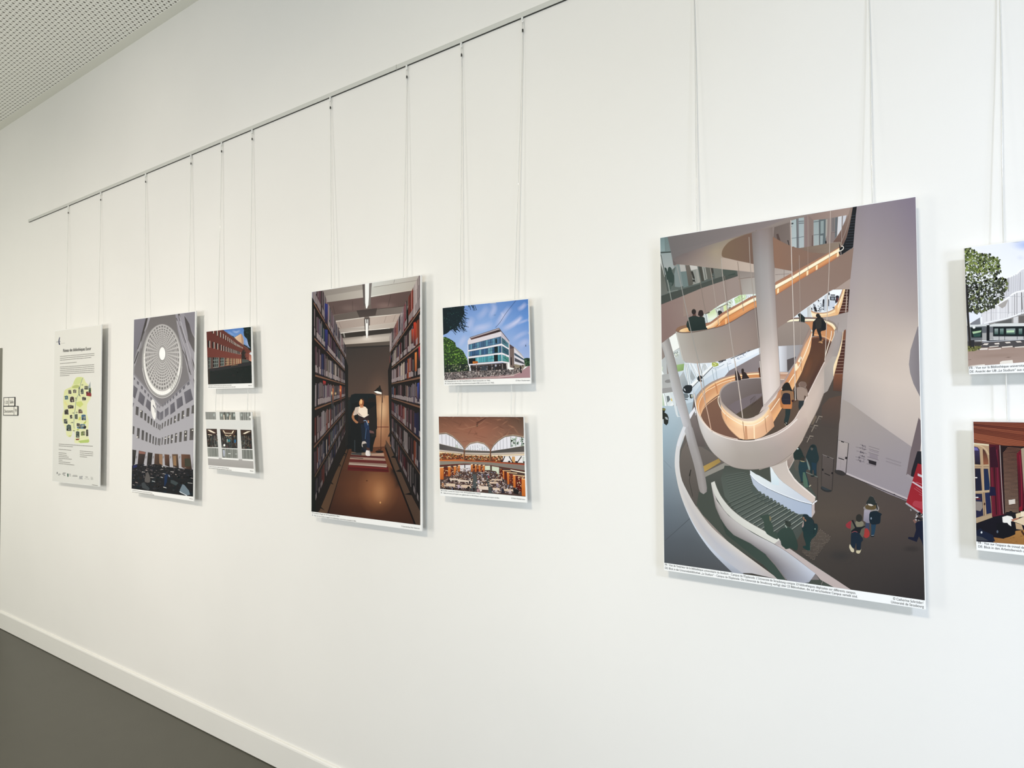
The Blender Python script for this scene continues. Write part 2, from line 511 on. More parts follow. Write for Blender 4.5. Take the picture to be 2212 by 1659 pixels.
m_hook = simple('white plastic hook', 'f0f0ea', 0.35)
m_crimp = simple('black crimp', '26261f', 0.4)
m_cord, nt, b = new_mat('clear nylon cord')
b.inputs['Base Color'].default_value = (*hx('f4f3ec'), 1); b.inputs['Roughness'].default_value = 0.12
b.inputs['Specular IOR Level'].default_value = 0.8; b.inputs['Transmission Weight'].default_value = 0.25
CR = 0.0012
def cord(px_top, px_list, label):
    """px_top: where it leaves the rail; px_list: further points down to the board"""
    x = at(px_top, 485.6-0.4162*px_top+20, -0.006).x if px_top < 1230 else at(px_top, 0, -0.006).x
    if px_top < 1230:
        # solve the rail position whose picture x is px_top
        lo, hi = -8.0, 4.0
        for _ in range(40):
            mid = (lo+hi)/2; dx, dy, dz = mid, D-0.006, zr0-HC
            cx = RX[0]*dx+RY[0]*dy+RZ[0]*dz; cz = RX[2]*dx+RY[2]*dy+RZ[2]*dz
            if CX+F*cx/cz < px_top: lo = mid
            else: hi = mid
        x = lo
    root = empty('hanging_cord', (x, -0.006, zr0)); tag(root, label, 'cord', 'clear nylon cords hanging from the picture rail')
    bm = bmesh.new()
    pts = [(0, 0.001, -0.001), (0, -0.001, -0.008), (0.001, -0.003, -0.016), (0.003, -0.004, -0.021), (0.0055, -0.003, -0.018), (0.0055, -0.001, -0.012)]
    add_tube(bm, [(p[0]*1.0-0.002, p[1], p[2]) for p in pts], [0.0035, 0.0036, 0.003, 0.0024, 0.002, 0.0016], 8)
    bm_obj('hook', bm, m_hook, root, smooth=True)
    bm = bmesh.new()
    loop = []
    for k in range(14):
        t = 2*math.pi*k/14
        loop.append((0.0042*math.sin(t)*(1.0 if math.cos(t) > 0 else 0.75)+0.001, -0.001, -0.031+0.013*math.cos(t)))
    add_tube(bm, loop, 0.0009, 6, closed=True)
    bm_obj('loop', bm, m_cord, root, smooth=True)
    bm = bmesh.new(); add_tube(bm, [(0.0, -0.001, -0.043), (0.0, -0.001, -0.053)], 0.0028, 8)
    bm_obj('crimp', bm, m_crimp, root, smooth=True)
    bm = bmesh.new(); prev = Vector((0.0008, -0.001, -0.044)); P = [prev]
    for i, (px, py, y) in enumerate(px_list):
        w = at(px, py, y)-Vector((x, -0.006, zr0)); P.append(w)
    # gentle sag between the points
    Q = []
    for a, b2 in zip(P, P[1:]):
        for k in range(10): Q.append(a.lerp(b2, k/10)+Vector((0.0006*math.sin(k*0.63), 0, 0)))
    Q.append(P[-1]); add_tube(bm, Q, CR, 8)
    bm_obj('cord', bm, m_cord, root, smooth=True)
BK = -0.031
cord(148, [(143, 710, BK), (142.5, 735, BK)], 'clear cord holding the left side of the white map poster')
cord(218, [(213, 706, BK), (212.5, 730, BK)], 'clear cord holding the right side of the white map poster')
cord(315, [(313.5, 690, BK), (313, 712, BK)], 'clear cord holding the left side of the domed hall print')
cord(413, [(408, 677, BK), (408, 702, BK)], 'clear cord holding the right side of the domed hall print')
cord(479, [(471, 716, BK), (466, 880, BK), (465.5, 905, BK)], 'clear cord along the left of the brick building print and the white facade print')
cord(545, [(540, 708, BK), (535, 880, BK), (534.5, 905, BK)], 'clear cord along the right of the brick building print and the white facade print')
cord(714, [(716, 628, BK), (716, 660, BK)], 'clear cord holding the left side of the book aisle print')
cord(879, [(871.5, 606, BK), (871, 640, BK)], 'clear cord holding the right side of the book aisle print')
cord(997, [(995, 662, BK), (989, 880, BK), (988, 920, BK)], 'clear cord along the left of the glass office and vaulted room prints')
cord(1129, [(1112, 650, BK), (1104, 880, BK), (1103, 920, BK)], 'clear cord along the right of the glass office and vaulted room prints')
cord(1499, [(1499, 2, -0.008), (1506, 506, BK), (1507, 560, BK)], 'clear cord holding the left side of the large spiral ramp print')
cord(1877, [(1877, 2, -0.008), (1885, 446, BK), (1886, 500, BK)], 'clear cord holding the right side of the large spiral ramp print')
cord(2160, [(2160, 2, -0.008), (2168, 530, BK), (2176, 900, BK), (2177, 940, BK)], 'clear cord above the tram print at the right edge')

# ------------------------------------------------------------------ room sign
sg = empty('room_sign', at(8, 897, -0.004)); sgo = sg.location
tag(sg, 'small white room sign with black outlines beside the grey door frame', 'sign')
m_sign = simple('white sign plate', 'efece2', 0.5); m_blk = simple('black outline', '23231f', 0.5)
def wq(a, b):  # px rectangle -> offsets
    p = at(*a, -0.004)-sgo; q = at(*b, -0.004)-sgo; return p.x, q.x, q.z, p.z
for k, (a, b, split) in enumerate((((8.2, 859.0), (31.5, 877.0), 18.8), ((7.6, 878.0), (38.0, 897.0), 30.5))):
    x0, x1, z0, z1 = wq(a, b)
    bm = bmesh.new(); add_box(bm, x0, x1, 0.0, 0.0039, z0, z1); pl = bm_obj('plate', bm, m_sign, sg)
    bm = bmesh.new(); w = 0.0075; zt = 0.0045
    add_box(bm, x0-w/2, x1+w/2, -0.0008, 0.003, z1-zt/2, z1+zt/2); add_box(bm, x0-w/2, x1+w/2, -0.0008, 0.003, z0-zt/2, z0+zt/2)
    add_box(bm, x0-w/2, x0+w/2, -0.0008, 0.003, z0, z1); add_box(bm, x1-w/2, x1+w/2, -0.0008, 0.003, z0, z1)
    xs_ = (at(split, 880, -0.004)-sgo).x; add_box(bm, xs_-w/3, xs_+w/3, -0.0008, 0.003, z0, z1)
    bm_obj('outline', bm, m_blk, sg)
lettering('sign_text', [('1.22', (10.3, 872), (17.2, 871.7), 6), ('Salle', (20.8, 871.5), (29.3, 871.2), 6.5),
                        ('Doctorants', (9.3, 891.5), (28.3, 891.0), 6.5), ('9', (32.6, 890.5), (35.6, 890.3), 7)], sg, M_TEXT, -0.0046)
rnd = random.Random(7)
# corners: TL TR BR BL of each board in the photo
B_POSTER = [(117.5, 714.5), (219, 701), (214.5, 1051), (112.5, 1040)]
B_DOME = [(289, 689.5), (423, 672), (418.5, 1083), (283.5, 1062)]
B_BRICK = [(445.3, 715.5), (543, 704.8), (547, 838), (449, 840.5)]
B_WIN = [(443.3, 889.4), (542.6, 889.8), (550, 1023.5), (450.3, 1011.5)]
B_LIB = [(673, 630), (909.5, 593.8), (911.5, 1147.5), (672.5, 1115)]
B_BLDG = [(955.3, 664.5), (1141.5, 644.8), (1147, 829), (959, 833)]
B_VAULT = [(947, 899), (1131.3, 900), (1138, 1086), (951, 1070.5)]
B_SPIRAL = [(1425.6, 513), (1978.3, 424.3), (2000.3, 1316.8), (1434.5, 1231.5)]
# the two boards cut by the right edge of the photo, completed to the size of the other small ones
_a, _b = at(2083, 535.5, FRONT), at(2093.5, 808.5, FRONT)
def px_of(x, y, z):
    dx, dy, dz = x, y+D, z-HC
    c = [RX[i]*dx+RY[i]*dy+RZ[i]*dz for i in range(3)]
    return (CX+F*c[0]/c[2], CY+F*c[1]/c[2])
SW = at(1141.5, 644.8, FRONT).x-at(955.3, 664.5, FRONT).x
t0 = at(2083, 535.5, FRONT); t3 = at(2093.5, 808.5, FRONT)
t1 = Vector((t0.x+SW, FRONT, t0.z+0.004)); t2 = Vector((t3.x+SW, FRONT, t3.z+0.002))
B_TRAM = [(2083, 535.5), px_of(*t1), px_of(*t2), (2093.5, 808.5)]
w0 = at(2101.5, 910, FRONT); w3 = at(2109.5, 1188, FRONT)
w1 = Vector((w0.x+SW, FRONT, w0.z-0.004)); w2 = Vector((w3.x+SW, FRONT, w3.z-0.008))
B_WORK = [(2101.5, 910), px_of(*w1), px_of(*w2), (2109.5, 1188)]
GAIN = 0.9
# ------------------------------------------------------------------ large print: spiral ramps in an atrium
R_SP = board('photo_print', B_SPIRAL, 'largest print, white spiral ramps glowing orange in a tall library atrium')
p = Print([(1426.3, 514), (1977.6, 425.6), (1997.7, 1297), (1435, 1215.5)])
# ---- base
p.poly([(1400, 400), (2030, 400), (2030, 1340), (1400, 1340)], '8f837c')
# ---- tall wall on the right
# ---- entrance floor at the bottom right
p.fr(1400, 860, 3.568)
FLOOR = [(1340, -60), (1488, -60), (1447, 545), (1520, 585), (1990, 780), (2130, 850), (2160, 1600), (1300, 1600), (900, 1300), (780, 900), (900, 500), (1100, 300)]
p.loft([[(700, -150), (1450, -150), (2140, -150)], [(700, 250), (1450, 250), (2140, 250)], [(700, 600), (1450, 600), (2140, 620)], [(700, 900), (1450, 900), (2140, 900)], [(700, 1200), (1450, 1200), (2140, 1200)], [(700, 1600), (1450, 1600), (2140, 1600)]],
       [['4a3f38', '4d423a', '4a4039'], ['463d38', '4a4039', '4a4039'], ['49443b', '4d443e', '4b423d'], ['4d463d', '54493f', '4b3f3b'], ['45413a', '423b36', '3f3835'], ['3a3733', '3b3531', '2c2829']], n=12, s=0)
p.fr(1400, 400, 3.568)
ys = [60, 350, 700, 1000, 1300, 1500, 1750, 2000, 2480]
def wrow(f, c): return [f(y) for y in ys], c
xl_ = lambda y: (1607-0.0743*(y-60), y)
rows_ = [[xl_(y) for y in ys[:-1]]+[(1444, 2190)], [(1705-0.05*(y-60), y) for y in ys[:-1]]+[(1600, 2262)], [(1880-0.015*(y-60), y) for y in ys[:-1]]+[(1850, 2378)], [(2115, y) for y in ys[:-1]]+[(2125, 2486)]]
p.loft(rows_, [['8a8086', '958a8b', 'a29796', 'aa9d9a', 'b5a8a1', 'bdb0a6', 'a89e99', '988e8c', '8f8689'], ['8b8188', '978c90', 'a59997', 'b0a39c', 'bfb0a6', 'c6b8ad', 'b5a9a2', 'a0969a', '9a8f93'],
        ['877c86', '92878b', 'a09492', 'b0a29c', 'c5b5a8', 'cfbfb2', 'c2b4aa', 'ada09f', '978c92'], ['7c7080', '877b85', '978b8d', 'a89a94', 'd0c0b2', 'cfbfb2', 'c2b3a8', 'a89b99', '8f868c']], n=60, s=0)
# curved dark edge at the right
p.fr(1400, 400, 3.568)
p.poly([(2078, 1090), (2050, 1180), (2022, 1270), (2010, 1380), (2020, 1450), (2045, 1530), (2100, 1640), (2120, 1640), (2120, 1080)], '8f8788', g=((2010, 1400), (2100, 1400), '7d7577'))

p.fr(1400, 860, 3.568)
p.poly([(1500, 10), (1560, 40), (1780, 200), (2110, 430), (2115, 828), (1990, 777), (1520, 585), (1449, 545), (1472, 200)], 'a4988f', g=((1560, 60), (1750, 650), '92898e'))
p.line([(1520, 577), (1990, 772), (2120, 826)], 12, 'b9adad', s=0)
p.line([(1520, 588), (1990, 784), (2120, 838)], 6, '3a322f', s=0)
# dark corner behind the banner
p.poly([(2085, 150), (2020, 420), (1990, 590), (2045, 608), (2085, 500), (2120, 200)], '6b5d5e')
p.poly([(2075, 410), (2030, 560), (2025, 602), (2070, 615), (2120, 560), (2120, 410)], '1d1a20')
p.line([(1994, 592), (2050, 630)], 22, '9a9092', s=0)
# glow on the floor at the foot of the stairs
p.poly([(1398, 0), (1488, -20), (1480, 150), (1465, 240), (1330, 220), (1340, 60)], '5a4438', g=((1420, 0), (1400, 240), '473e38'))

# ---- upper left glazing
p.fr(1420, 500, 9.217)
p.poly([(40, 100), (205, 90), (270, 410), (300, 560), (340, 680), (400, 690), (420, 1200), (40, 1300)], '6c7e7e', g=((100, 100), (200, 900), '8a9493'))
p.poly([(60, 110), (140, 110), (150, 395), (60, 400)], '738889', g=((60, 110), (140, 400), '8a9c9c'))
p.line([(55, 422), (275, 408)], 22, '39423f', s=0)
p.poly([(70, 440), (275, 425), (300, 570), (330, 700), (340, 860), (170, 900)], '96a09f', g=((200, 450), (200, 880), 'a7aaa8'))
p.poly([(60, 560), (140, 880), (370, 700), (640, 670), (870, 700), (1270, 745), (1600, 780), (1600, 890), (1310, 985), (880, 1130), (500, 1285), (60, 1470)], '5f6863', g=((100, 900), (1500, 800), '545a55'))
p.poly([(380, 650), (445, 655), (560, 670), (590, 1060), (440, 1110), (350, 1100), (335, 850)], '7f8a88')
p.poly([(440, 655), (545, 665), (575, 790), (465, 800)], 'b3b0aa')
p.poly([(465, 800), (575, 790), (640, 1080), (520, 1120)], '6d7c7a')
p.poly([(560, 670), (640, 680), (740, 1060), (620, 1085)], '6b635b', g=((580, 700), (720, 1000), '5a5851'))
p.poly([(640, 670), (795, 690), (805, 745), (670, 775)], 'c9c4bd')
p.poly([(672, 775), (765, 755), (845, 1020), (715, 1055)], '8f9089')
p.poly([(765, 750), (810, 745), (860, 1010), (800, 1025)], '9d9c94')
p.poly([(820, 690), (890, 700), (935, 985), (880, 995)], '47463f')
p.poly([(885, 700), (955, 705), (1000, 945), (935, 975)], '9b9b93')
p.poly([(920, 715), (935, 715), (980, 950), (960, 955)], '6a6b64')
p.poly([(955, 710), (1040, 715), (1090, 930), (1000, 960)], '605f57')
p.poly([(1060, 720), (1110, 725), (1120, 830), (1075, 840)], '3f3d38')
p.poly([(1110, 735), (1290, 750), (1330, 880), (1160, 960)], '6a6d66')
p.poly([(1290, 750), (1560, 780), (1590, 870), (1320, 900)], '4c544d')
p.poly([(1400, 870), (1540, 830), (1560, 860), (1400, 890)], '3a4640')
p.poly([(60, 1290), (250, 1225), (500, 1150), (860, 1045), (1250, 905), (1590, 850), (1600, 892), (1310, 985), (880, 1130), (500, 1287), (60, 1472)], '434843', g=((100, 1300), (1500, 880), '4a4f49'))
p.line([(200, 1210), (410, 1165)], 10, '8a9089', s=0)
p.line([(700, 1055), (830, 1020)], 10, '9c9d95', s=0)
# person at the window and a chair
p.poly([(140, 720), (185, 740), (200, 800), (215, 725), (250, 705), (285, 745), (290, 790), (320, 860), (335, 890), (330, 1010), (300, 1080), (250, 1090), (205, 1010), (170, 850)], '35443f', s=3)
p.poly([(235, 1010), (300, 1020), (270, 1150), (235, 1190)], '4d5a55')
p.poly([(665, 795), (705, 790), (745, 920), (740, 960), (705, 925), (690, 870)], '33322e')
p.poly([(700, 960), (745, 960), (760, 1030), (740, 1000), (705, 1000)], '2f302d')
p.line([(1085, 850), (1120, 850)], 9, '2c2c28', s=0); p.line([(1085, 900), (1120, 900)], 9, '2c2c28', s=0)
p.poly([(52, 480), (75, 500), (152, 870), (140, 920), (110, 800), (58, 600)], 'babcb6')
p.poly([(52, 600), (105, 760), (210, 1190), (200, 1230), (52, 1290)], '5d5e56', g=((60, 700), (160, 1200), '6b6e68'))
p.line([(70, 460), (210, 1190)], 12, '3b3f3c', s=0)
# ---- ceiling slab
p.poly([(200, 95), (810, -20), (1900, -190), (2600, -330), (4400, -600), (3240, -620), (2900, -480), (2500, -230), (2040, -30), (1900, 10), (1500, 130), (1130, 240), (850, 330), (560, 430), (400, 490), (300, 562), (270, 410)],
       '716c6b', g=((300, 300), (1700, 50), '8a7e7c'))
# ---- soffit
p.loft([[(300, 562), (400, 490), (560, 430), (850, 330), (1130, 240), (1500, 130), (1900, 8), (2050, -35)],
        [(310, 600), (420, 560), (600, 520), (880, 450), (1160, 400), (1480, 380), (1800, 350), (2050, 330)],
        [(330, 675), (372, 655), (640, 672), (870, 702), (1270, 748), (1600, 782), (1940, 818), (2050, 830)]],
       [['6e6866', '776b69', '857873', '8f8578', '958876', '7c6a5c', '8a7872'], ['766b69', '7f726e', '8e7f76', 'a3947f', 'a08c7c', '9a8678', '8e7c76'],
        ['6d6361', '8b7d75', '9e8f85', 'a5978a', 'b7a899', 'c1b0a0', 'c0b0a4']], n=36)
p.poly([(300, 562), (345, 600), (372, 655), (340, 678), (318, 668)], '69605e')
p.poly([(1920, 20), (1750, 70), (1600, 122), (1500, 165), (1430, 205), (1370, 260), (1320, 325), (1290, 390), (1280, 450), (1290, 495), (1330, 520), (1420, 540), (1600, 582), (1850, 632), (2000, 655), (2000, 10)],
       '79634f', g=((1300, 450), (1900, 300), '755c50'), s=2)
p.poly([(1345, 525), (1600, 588), (1850, 638), (1920, 650), (1935, 815), (1600, 782), (1290, 750), (1270, 620), (1290, 525)], 'b5a395', g=((1290, 640), (1900, 740), 'c3b1a3'))
# ---- first balustrade band
p.poly([(60, 1462), (290, 1370), (500, 1287), (880, 1130), (1310, 985), (1600, 890), (1970, 905), (2010, 1240), (1870, 1255), (1650, 1262), (1500, 1330), (1380, 1400), (1230, 1472), (1140, 1530), (1060, 1590), (930, 1645), (960, 1900), (420, 2000), (365, 2020), (230, 2115), (60, 2240)],
       '87706a', g=((100, 1800), (1100, 1300), '9c8a81'))
p.poly([(500, 1290), (880, 1135), (1310, 988), (1600, 895), (1650, 1262), (1380, 1400), (1100, 1560), (760, 1600), (520, 1700)], '988479', g=((600, 1500), (1600, 1100), '9a8a82'))
p.poly([(1590, 780), (1945, 815), (1965, 905), (1610, 945)], '8a7f78', g=((1700, 800), (1750, 930), '9a8f87'))
p.line([(1610, 945), (1960, 903)], 8, '7a6a62', s=0)
p.poly([(1650, 950), (1965, 912), (2000, 1245), (1700, 1262)], '9b9189', g=((1650, 1000), (1980, 1150), 'b5aea6'))
# ---- windows looking out to green
p.poly([(900, 1660), (1060, 1590), (1140, 1530), (1230, 1475), (1380, 1400), (1500, 1330), (1650, 1262), (1990, 1240), (1990, 1290), (1700, 1400), (1400, 1570), (1190, 1700), (1060, 1800), (990, 1820), (920, 1700)], 'dfe8de')
p.poly([(1060, 1600), (1140, 1535), (1190, 1650), (1150, 1730), (1020, 1760), (1000, 1640)], 'c9dba4', g=((1060, 1600), (1100, 1760), 'f2f5e8'))
p.poly([(1530, 1350), (1650, 1265), (1760, 1260), (1750, 1350), (1560, 1440)], 'a9cc7e', g=((1560, 1300), (1740, 1380), 'd5e3bd'))
p.dabs([(1530, 1350), (1650, 1265), (1760, 1260), (1750, 1350), (1560, 1440)], 24, 13, ['8db566', 'd9edc0', 'eef5e4'], rnd)
p.dabs([(1380, 1400), (1490, 1350), (1520, 1480), (1400, 1560)], 40, 12, ['8a9970', 'dfe6cc', 'aec07a', '6b6f5c', 'f2f3ea'], rnd)
p.poly([(1500, 1330), (1525, 1325), (1545, 1470), (1515, 1485)], 'eef2f6')
p.poly([(1770, 1262), (1880, 1255), (1880, 1295), (1790, 1330)], 'e9eef2')
for x in (1765, 1800, 1845): p.line([(x, 1262), (x+12, 1320)], 8, '8d938f', s=0)
p.poly([(1310, 1480), (1370, 1460), (1390, 1560), (1330, 1610)], 'd9e4a8')
p.poly([(1240, 1520), (1310, 1480), (1325, 1610), (1260, 1640)], 'b5b3b2')
p.line([(1230, 1478), (1365, 1408)], 12, 'f4f6ea', s=0); p.line([(1190, 1540), (1390, 1440)], 16, '7d7a66', s=0)
p.line([(1150, 1540), (1200, 1650)], 9, '9aa19a', s=0); p.line([(1205, 1520), (1235, 1640)], 8, 'a9aaa6', s=0)
p.poly([(940, 1640), (1030, 1595), (1050, 1605), (1035, 1625), (960, 1650)], '6f6a5e')
p.poly([(925, 1660), (975, 1645), (1000, 1810), (960, 1825)], 'c5cccc'); p.line([(965, 1650), (1000, 1815)], 8, '5f6663', s=0)
p.poly([(1205, 1600), (1215, 1580), (1245, 1572), (1280, 1588), (1295, 1620), (1230, 1670), (1208, 1650)], '2a2c2b')
# ---- first ramp: timber rail, light, orange panel
p.fr(1420, 640, 9.217)
p.poly([(365, 690), (385, 640), (450, 600), (520, 583), (600, 572), (640, 650), (650, 730), (480, 722), (410, 715)], '8b6851', s=2)
p.poly([(430, 700), (470, 662), (530, 638), (615, 618), (650, 700), (560, 712), (480, 712)], 'f3d6a6', g=((440, 700), (640, 640), 'e8b174'))
p.loft([[(2000, -22), (1870, 5), (1700, 100), (1500, 210), (1290, 330), (1190, 410), (1100, 485), (1040, 518), (965, 535)],
        [(2000, 5), (1870, 60), (1700, 150), (1500, 262), (1310, 370), (1210, 450), (1120, 515), (1050, 560), (965, 600)]],
       ['9e6f58', 'b07b5f'], n=40)
p.loft([[(2000, 5), (1870, 60), (1700, 150), (1500, 262), (1310, 370), (1210, 450), (1120, 515), (1050, 560), (965, 600)],
        [(2000, 50), (1870, 105), (1700, 195), (1500, 305), (1320, 405), (1230, 475), (1140, 545), (1060, 590), (975, 625)],
        [(2000, 80), (1870, 135), (1700, 230), (1500, 345), (1350, 425), (1270, 490), (1170, 590), (1080, 630), (1000, 652)]],
       [['fff3d0', 'fde6b4', 'fbd9a0', 'f7cfa0', 'f6e2c0'], ['fff8e4', 'fff2d4', 'fbdcae', 'f5c58c', 'fbe7c4'], ['f5cf95', 'f0bb7c', 'eeb073', 'e8a468', 'e9a768']], n=40)
p.loft([[(2000, 80), (1870, 135), (1700, 230), (1500, 345), (1350, 425), (1270, 490), (1170, 590), (1130, 628)],
        [(2000, 150), (1870, 215), (1700, 310), (1500, 430), (1350, 510), (1270, 550), (1190, 600), (1130, 632)],
        [(2000, 208), (1870, 270), (1700, 370), (1500, 490), (1350, 560), (1270, 590), (1190, 612), (1130, 634)]],
       [['d58a50', 'd98f58', 'd98d55', 'c97c48'], ['dd9a63', 'df9f69', 'dc9258', 'cf8149'], ['c88252', 'c98355', 'c47a4a', 'b97449']], n=40)
p.poly([(1345, 455), (1385, 440), (1385, 550), (1350, 560)], 'f0b982')
p.poly([(1215, 470), (1255, 450), (1250, 560), (1215, 590)], 'f3bd84')
p.line([(2000, 78), (1870, 135), (1700, 230), (1500, 345), (1350, 430), (1270, 500), (1200, 580), (1130, 628)], 9, '8a6440')
p.line([(2000, 214), (1870, 275), (1700, 375), (1500, 495), (1300, 590), (1130, 634), (1000, 660), (800, 700), (650, 722), (480, 724), (400, 712), (366, 688)], 14, '6f5b50')
# ---- big pale balustrade, left
p.loft([[(366, 700), (420, 722), (520, 735), (660, 728), (820, 705), (1000, 668), (1300, 598), (1500, 505), (1700, 385), (1870, 285), (2010, 215)],
        [(440, 1000), (520, 1020), (620, 1030), (740, 1030), (880, 1010), (1040, 985), (1300, 940), (1500, 870), (1700, 760), (1870, 680), (2040, 600)],
        [(500, 1262), (560, 1308), (660, 1330), (780, 1337), (920, 1330), (1060, 1318), (1250, 1285), (1450, 1225), (1700, 1118), (1870, 1050), (2080, 1018)]],
       [['b7b1a8', 'a59c92', '9c9389', '988a83', '95867f', '8c7d78', '84756f'], ['b3ada5', 'a79d93', '9d9388', '9c8f84', '9a897f', '95847b', '8d7c73'],
        ['b8b0a8', 'b0a69d', 'a79b90', 'a29286', '9f8d82', '98877d', '8b7a70']], n=44)
p.loft([[(366, 700), (440, 1010), (500, 1262)], [(400, 716), (475, 1020), (540, 1295)]], ['cfcbc3', 'aaa298'], n=14)
p.poly([(1940, 240), (2005, 215), (2080, 1018), (2020, 1022)], '7c6c66', g=((1940, 500), (2050, 500), '6e615d'))
# couple looking down
p.poly([(578, 570), (590, 505), (612, 480), (618, 430), (650, 408), (696, 395), (710, 372), (760, 370), (776, 392), (820, 410), (862, 402), (880, 412), (912, 408), (942, 432), (950, 490), (962, 570), (975, 622), (998, 640), (990, 655), (830, 680), (660, 698), (628, 690), (612, 640), (585, 610)],
       '26332f', g=((700, 420), (780, 680), '1d2a27'))
p.ell(726, 308, 44, 54, '2d2624'); p.poly([(696, 330), (764, 330), (768, 390), (712, 392)], '5c4038')
p.ell(724, 312, 42, 50, '2a2422')
p.poly([(812, 380), (812, 345), (822, 305), (842, 280), (870, 274), (898, 284), (910, 312), (920, 350), (922, 382), (900, 388), (884, 412), (850, 405), (826, 385)], '29201f', s=2)
p.ell(1240, 318, 40, 32, '2b2c2c'); p.poly([(1205, 320), (1285, 330), (1240, 365), (1212, 380)], '2b2c2c')

# ---- lower left: daylight floor, windows, furniture
p.poly([(232, 826), (368, 730), (440, 1022), (310, 1106)], 'f3f4ee')
p.poly([(310, 1108), (440, 1030), (470, 1150), (500, 1265), (560, 1312), (560, 1345), (380, 1366)], 'c9cfcd', g=((350, 1100), (480, 1340), 'b9bfbd'))
p.dabs([(330, 1130), (440, 1080), (470, 1180), (350, 1240)], 24, 18, ['dfe3cf', 'b8bfae', 'e8ebea', '9aa39a'], rnd)
p.poly([(380, 1366), (540, 1342), (520, 1480), (405, 1500)], '9dbb7d', g=((400, 1380), (500, 1480), '7f9a5c'))
p.poly([(405, 1500), (520, 1475), (560, 1659), (560, 1950), (440, 1700)], 'c9bdb2', g=((450, 1500), (500, 1800), 'a5a8aa'))
p.fr(1420, 780, 9.217)
p.poly([(405, 215), (520, 190), (540, 30), (640, 36), (780, 48), (1060, 32), (1250, 0), (1500, -80), (2060, -275), (2080, -145), (1430, 192), (1350, 312), (1050, 432), (880, 560), (785, 680), (745, 800), (740, 920), (640, 1150), (600, 950), (520, 640), (440, 330)],
       'c3d0d8', g=((700, 800), (1500, 0), 'eef1f5'))
p.poly([(880, 560), (1050, 432), (1350, 312), (1430, 192), (2080, -145), (2075, -200), (1500, 60), (1180, 200), (900, 400), (750, 620), (700, 820), (640, 1000), (650, 1120), (740, 920), (745, 800), (785, 680)], 'a9b9c4', g=((700, 900), (1500, 100), 'dfe6ee'))
p.poly([(440, 320), (520, 200), (620, 480), (510, 560)], 'b5b9ba', g=((440, 320), (600, 500), '8f989d'))
# window mullions
for a, b, w, c in (((560, 50), (620, 470), 22, 'f0f2f0'), ((590, 45), (665, 480), 14, 'dfe4e4'), ((640, 45), (800, 330), 26, 'eceeee'), ((700, 50), (800, 250), 20, 'f2f4f4'),
                   ((870, 60), (850, 250), 30, 'f0f2f3'), ((930, 50), (900, 220), 22, 'e8eaec'), ((960, 50), (1010, 150), 18, 'f4f5f6')):
    p.line([a, b], w, c, s=0)
for a, b in (((555, 50), (610, 470)), ((580, 50), (640, 480)), ((610, 50), (690, 480)), ((660, 50), (790, 340)), ((830, 60), (845, 260)), ((910, 60), (885, 240)), ((945, 50), (1000, 150))):
    p.line([a, b], 6, '7e868a', s=0)
p.poly([(660, 160), (760, 330), (700, 400), (660, 330)], 'a7adb0'); p.poly([(900, 60), (950, 60), (980, 160), (920, 200)], 'c6caca')
p.poly([(660, 470), (1095, 60), (1115, 95), (690, 520)], 'f1f2f1'); p.line([(692, 528), (1110, 110)], 14, '4e5356', s=0)
p.poly([(1085, 30), (1150, 20), (1220, 45), (1215, 90), (1140, 115), (1090, 95)], 'a3ad4e'); p.dabs([(1085, 30), (1220, 45), (1215, 90), (1100, 105)], 16, 14, ['dfe29a', '5d6a2a', 'c9cf6a'], rnd)
p.line([(1215, 15), (1370, -25)], 20, '26222b', s=0); p.line([(1230, 40), (1310, 5)], 14, '2c2830', s=0)
p.line([(1100, 150), (1250, 110), (1330, 60)], 10, '8fa0ae'); p.line([(1130, 165), (1230, 150)], 8, 'b5c3ce', s=0)
p.line([(1460, -50), (1640, -120), (1850, -210)], 14, '3a3540'); p.dabs([(1560, -40), (1800, -190), (1760, -110), (1600, -20)], 24, 14, ['dfe5ee', '9aa3b5', 'c2cbd8'], rnd)
p.poly([(1390, -40), (1450, -60), (1475, 40), (1415, 60)], 'e3e7ee'); p.line([(1410, 62), (1475, 42)], 8, '8d95a5', s=0)
for x0, y0, x1, y1 in ((1090, 170, 1130, 380), (1160, 150, 1200, 420), (1390, 30, 1440, 320)): p.line([(x0, y0), (x1, y1)], 9, '8a9aa2', s=0)
# chairs
p.poly([(508, 540), (560, 485), (640, 478), (690, 490), (695, 560), (680, 600), (640, 640), (560, 640), (512, 600)], '22272a', s=2)
p.poly([(515, 640), (600, 650), (630, 700), (600, 740), (540, 750)], '6d7679'); p.poly([(640, 660), (700, 660), (715, 720), (690, 745), (650, 740)], '1f2326')
p.poly([(668, 672), (700, 668), (705, 720), (680, 728)], 'c9cbb5'); p.line([(550, 760), (610, 770)], 14, '1f2326', s=0)
p.poly([(520, 545), (550, 550), (565, 600), (540, 590)], 'b5babd'); p.line([(640, 650), (715, 630)], 8, 'e4e8ec', s=0)
p.poly([(795, 335), (815, 300), (850, 285), (885, 300), (893, 345), (870, 360), (895, 405), (845, 410), (800, 375)], '20262a', s=2)
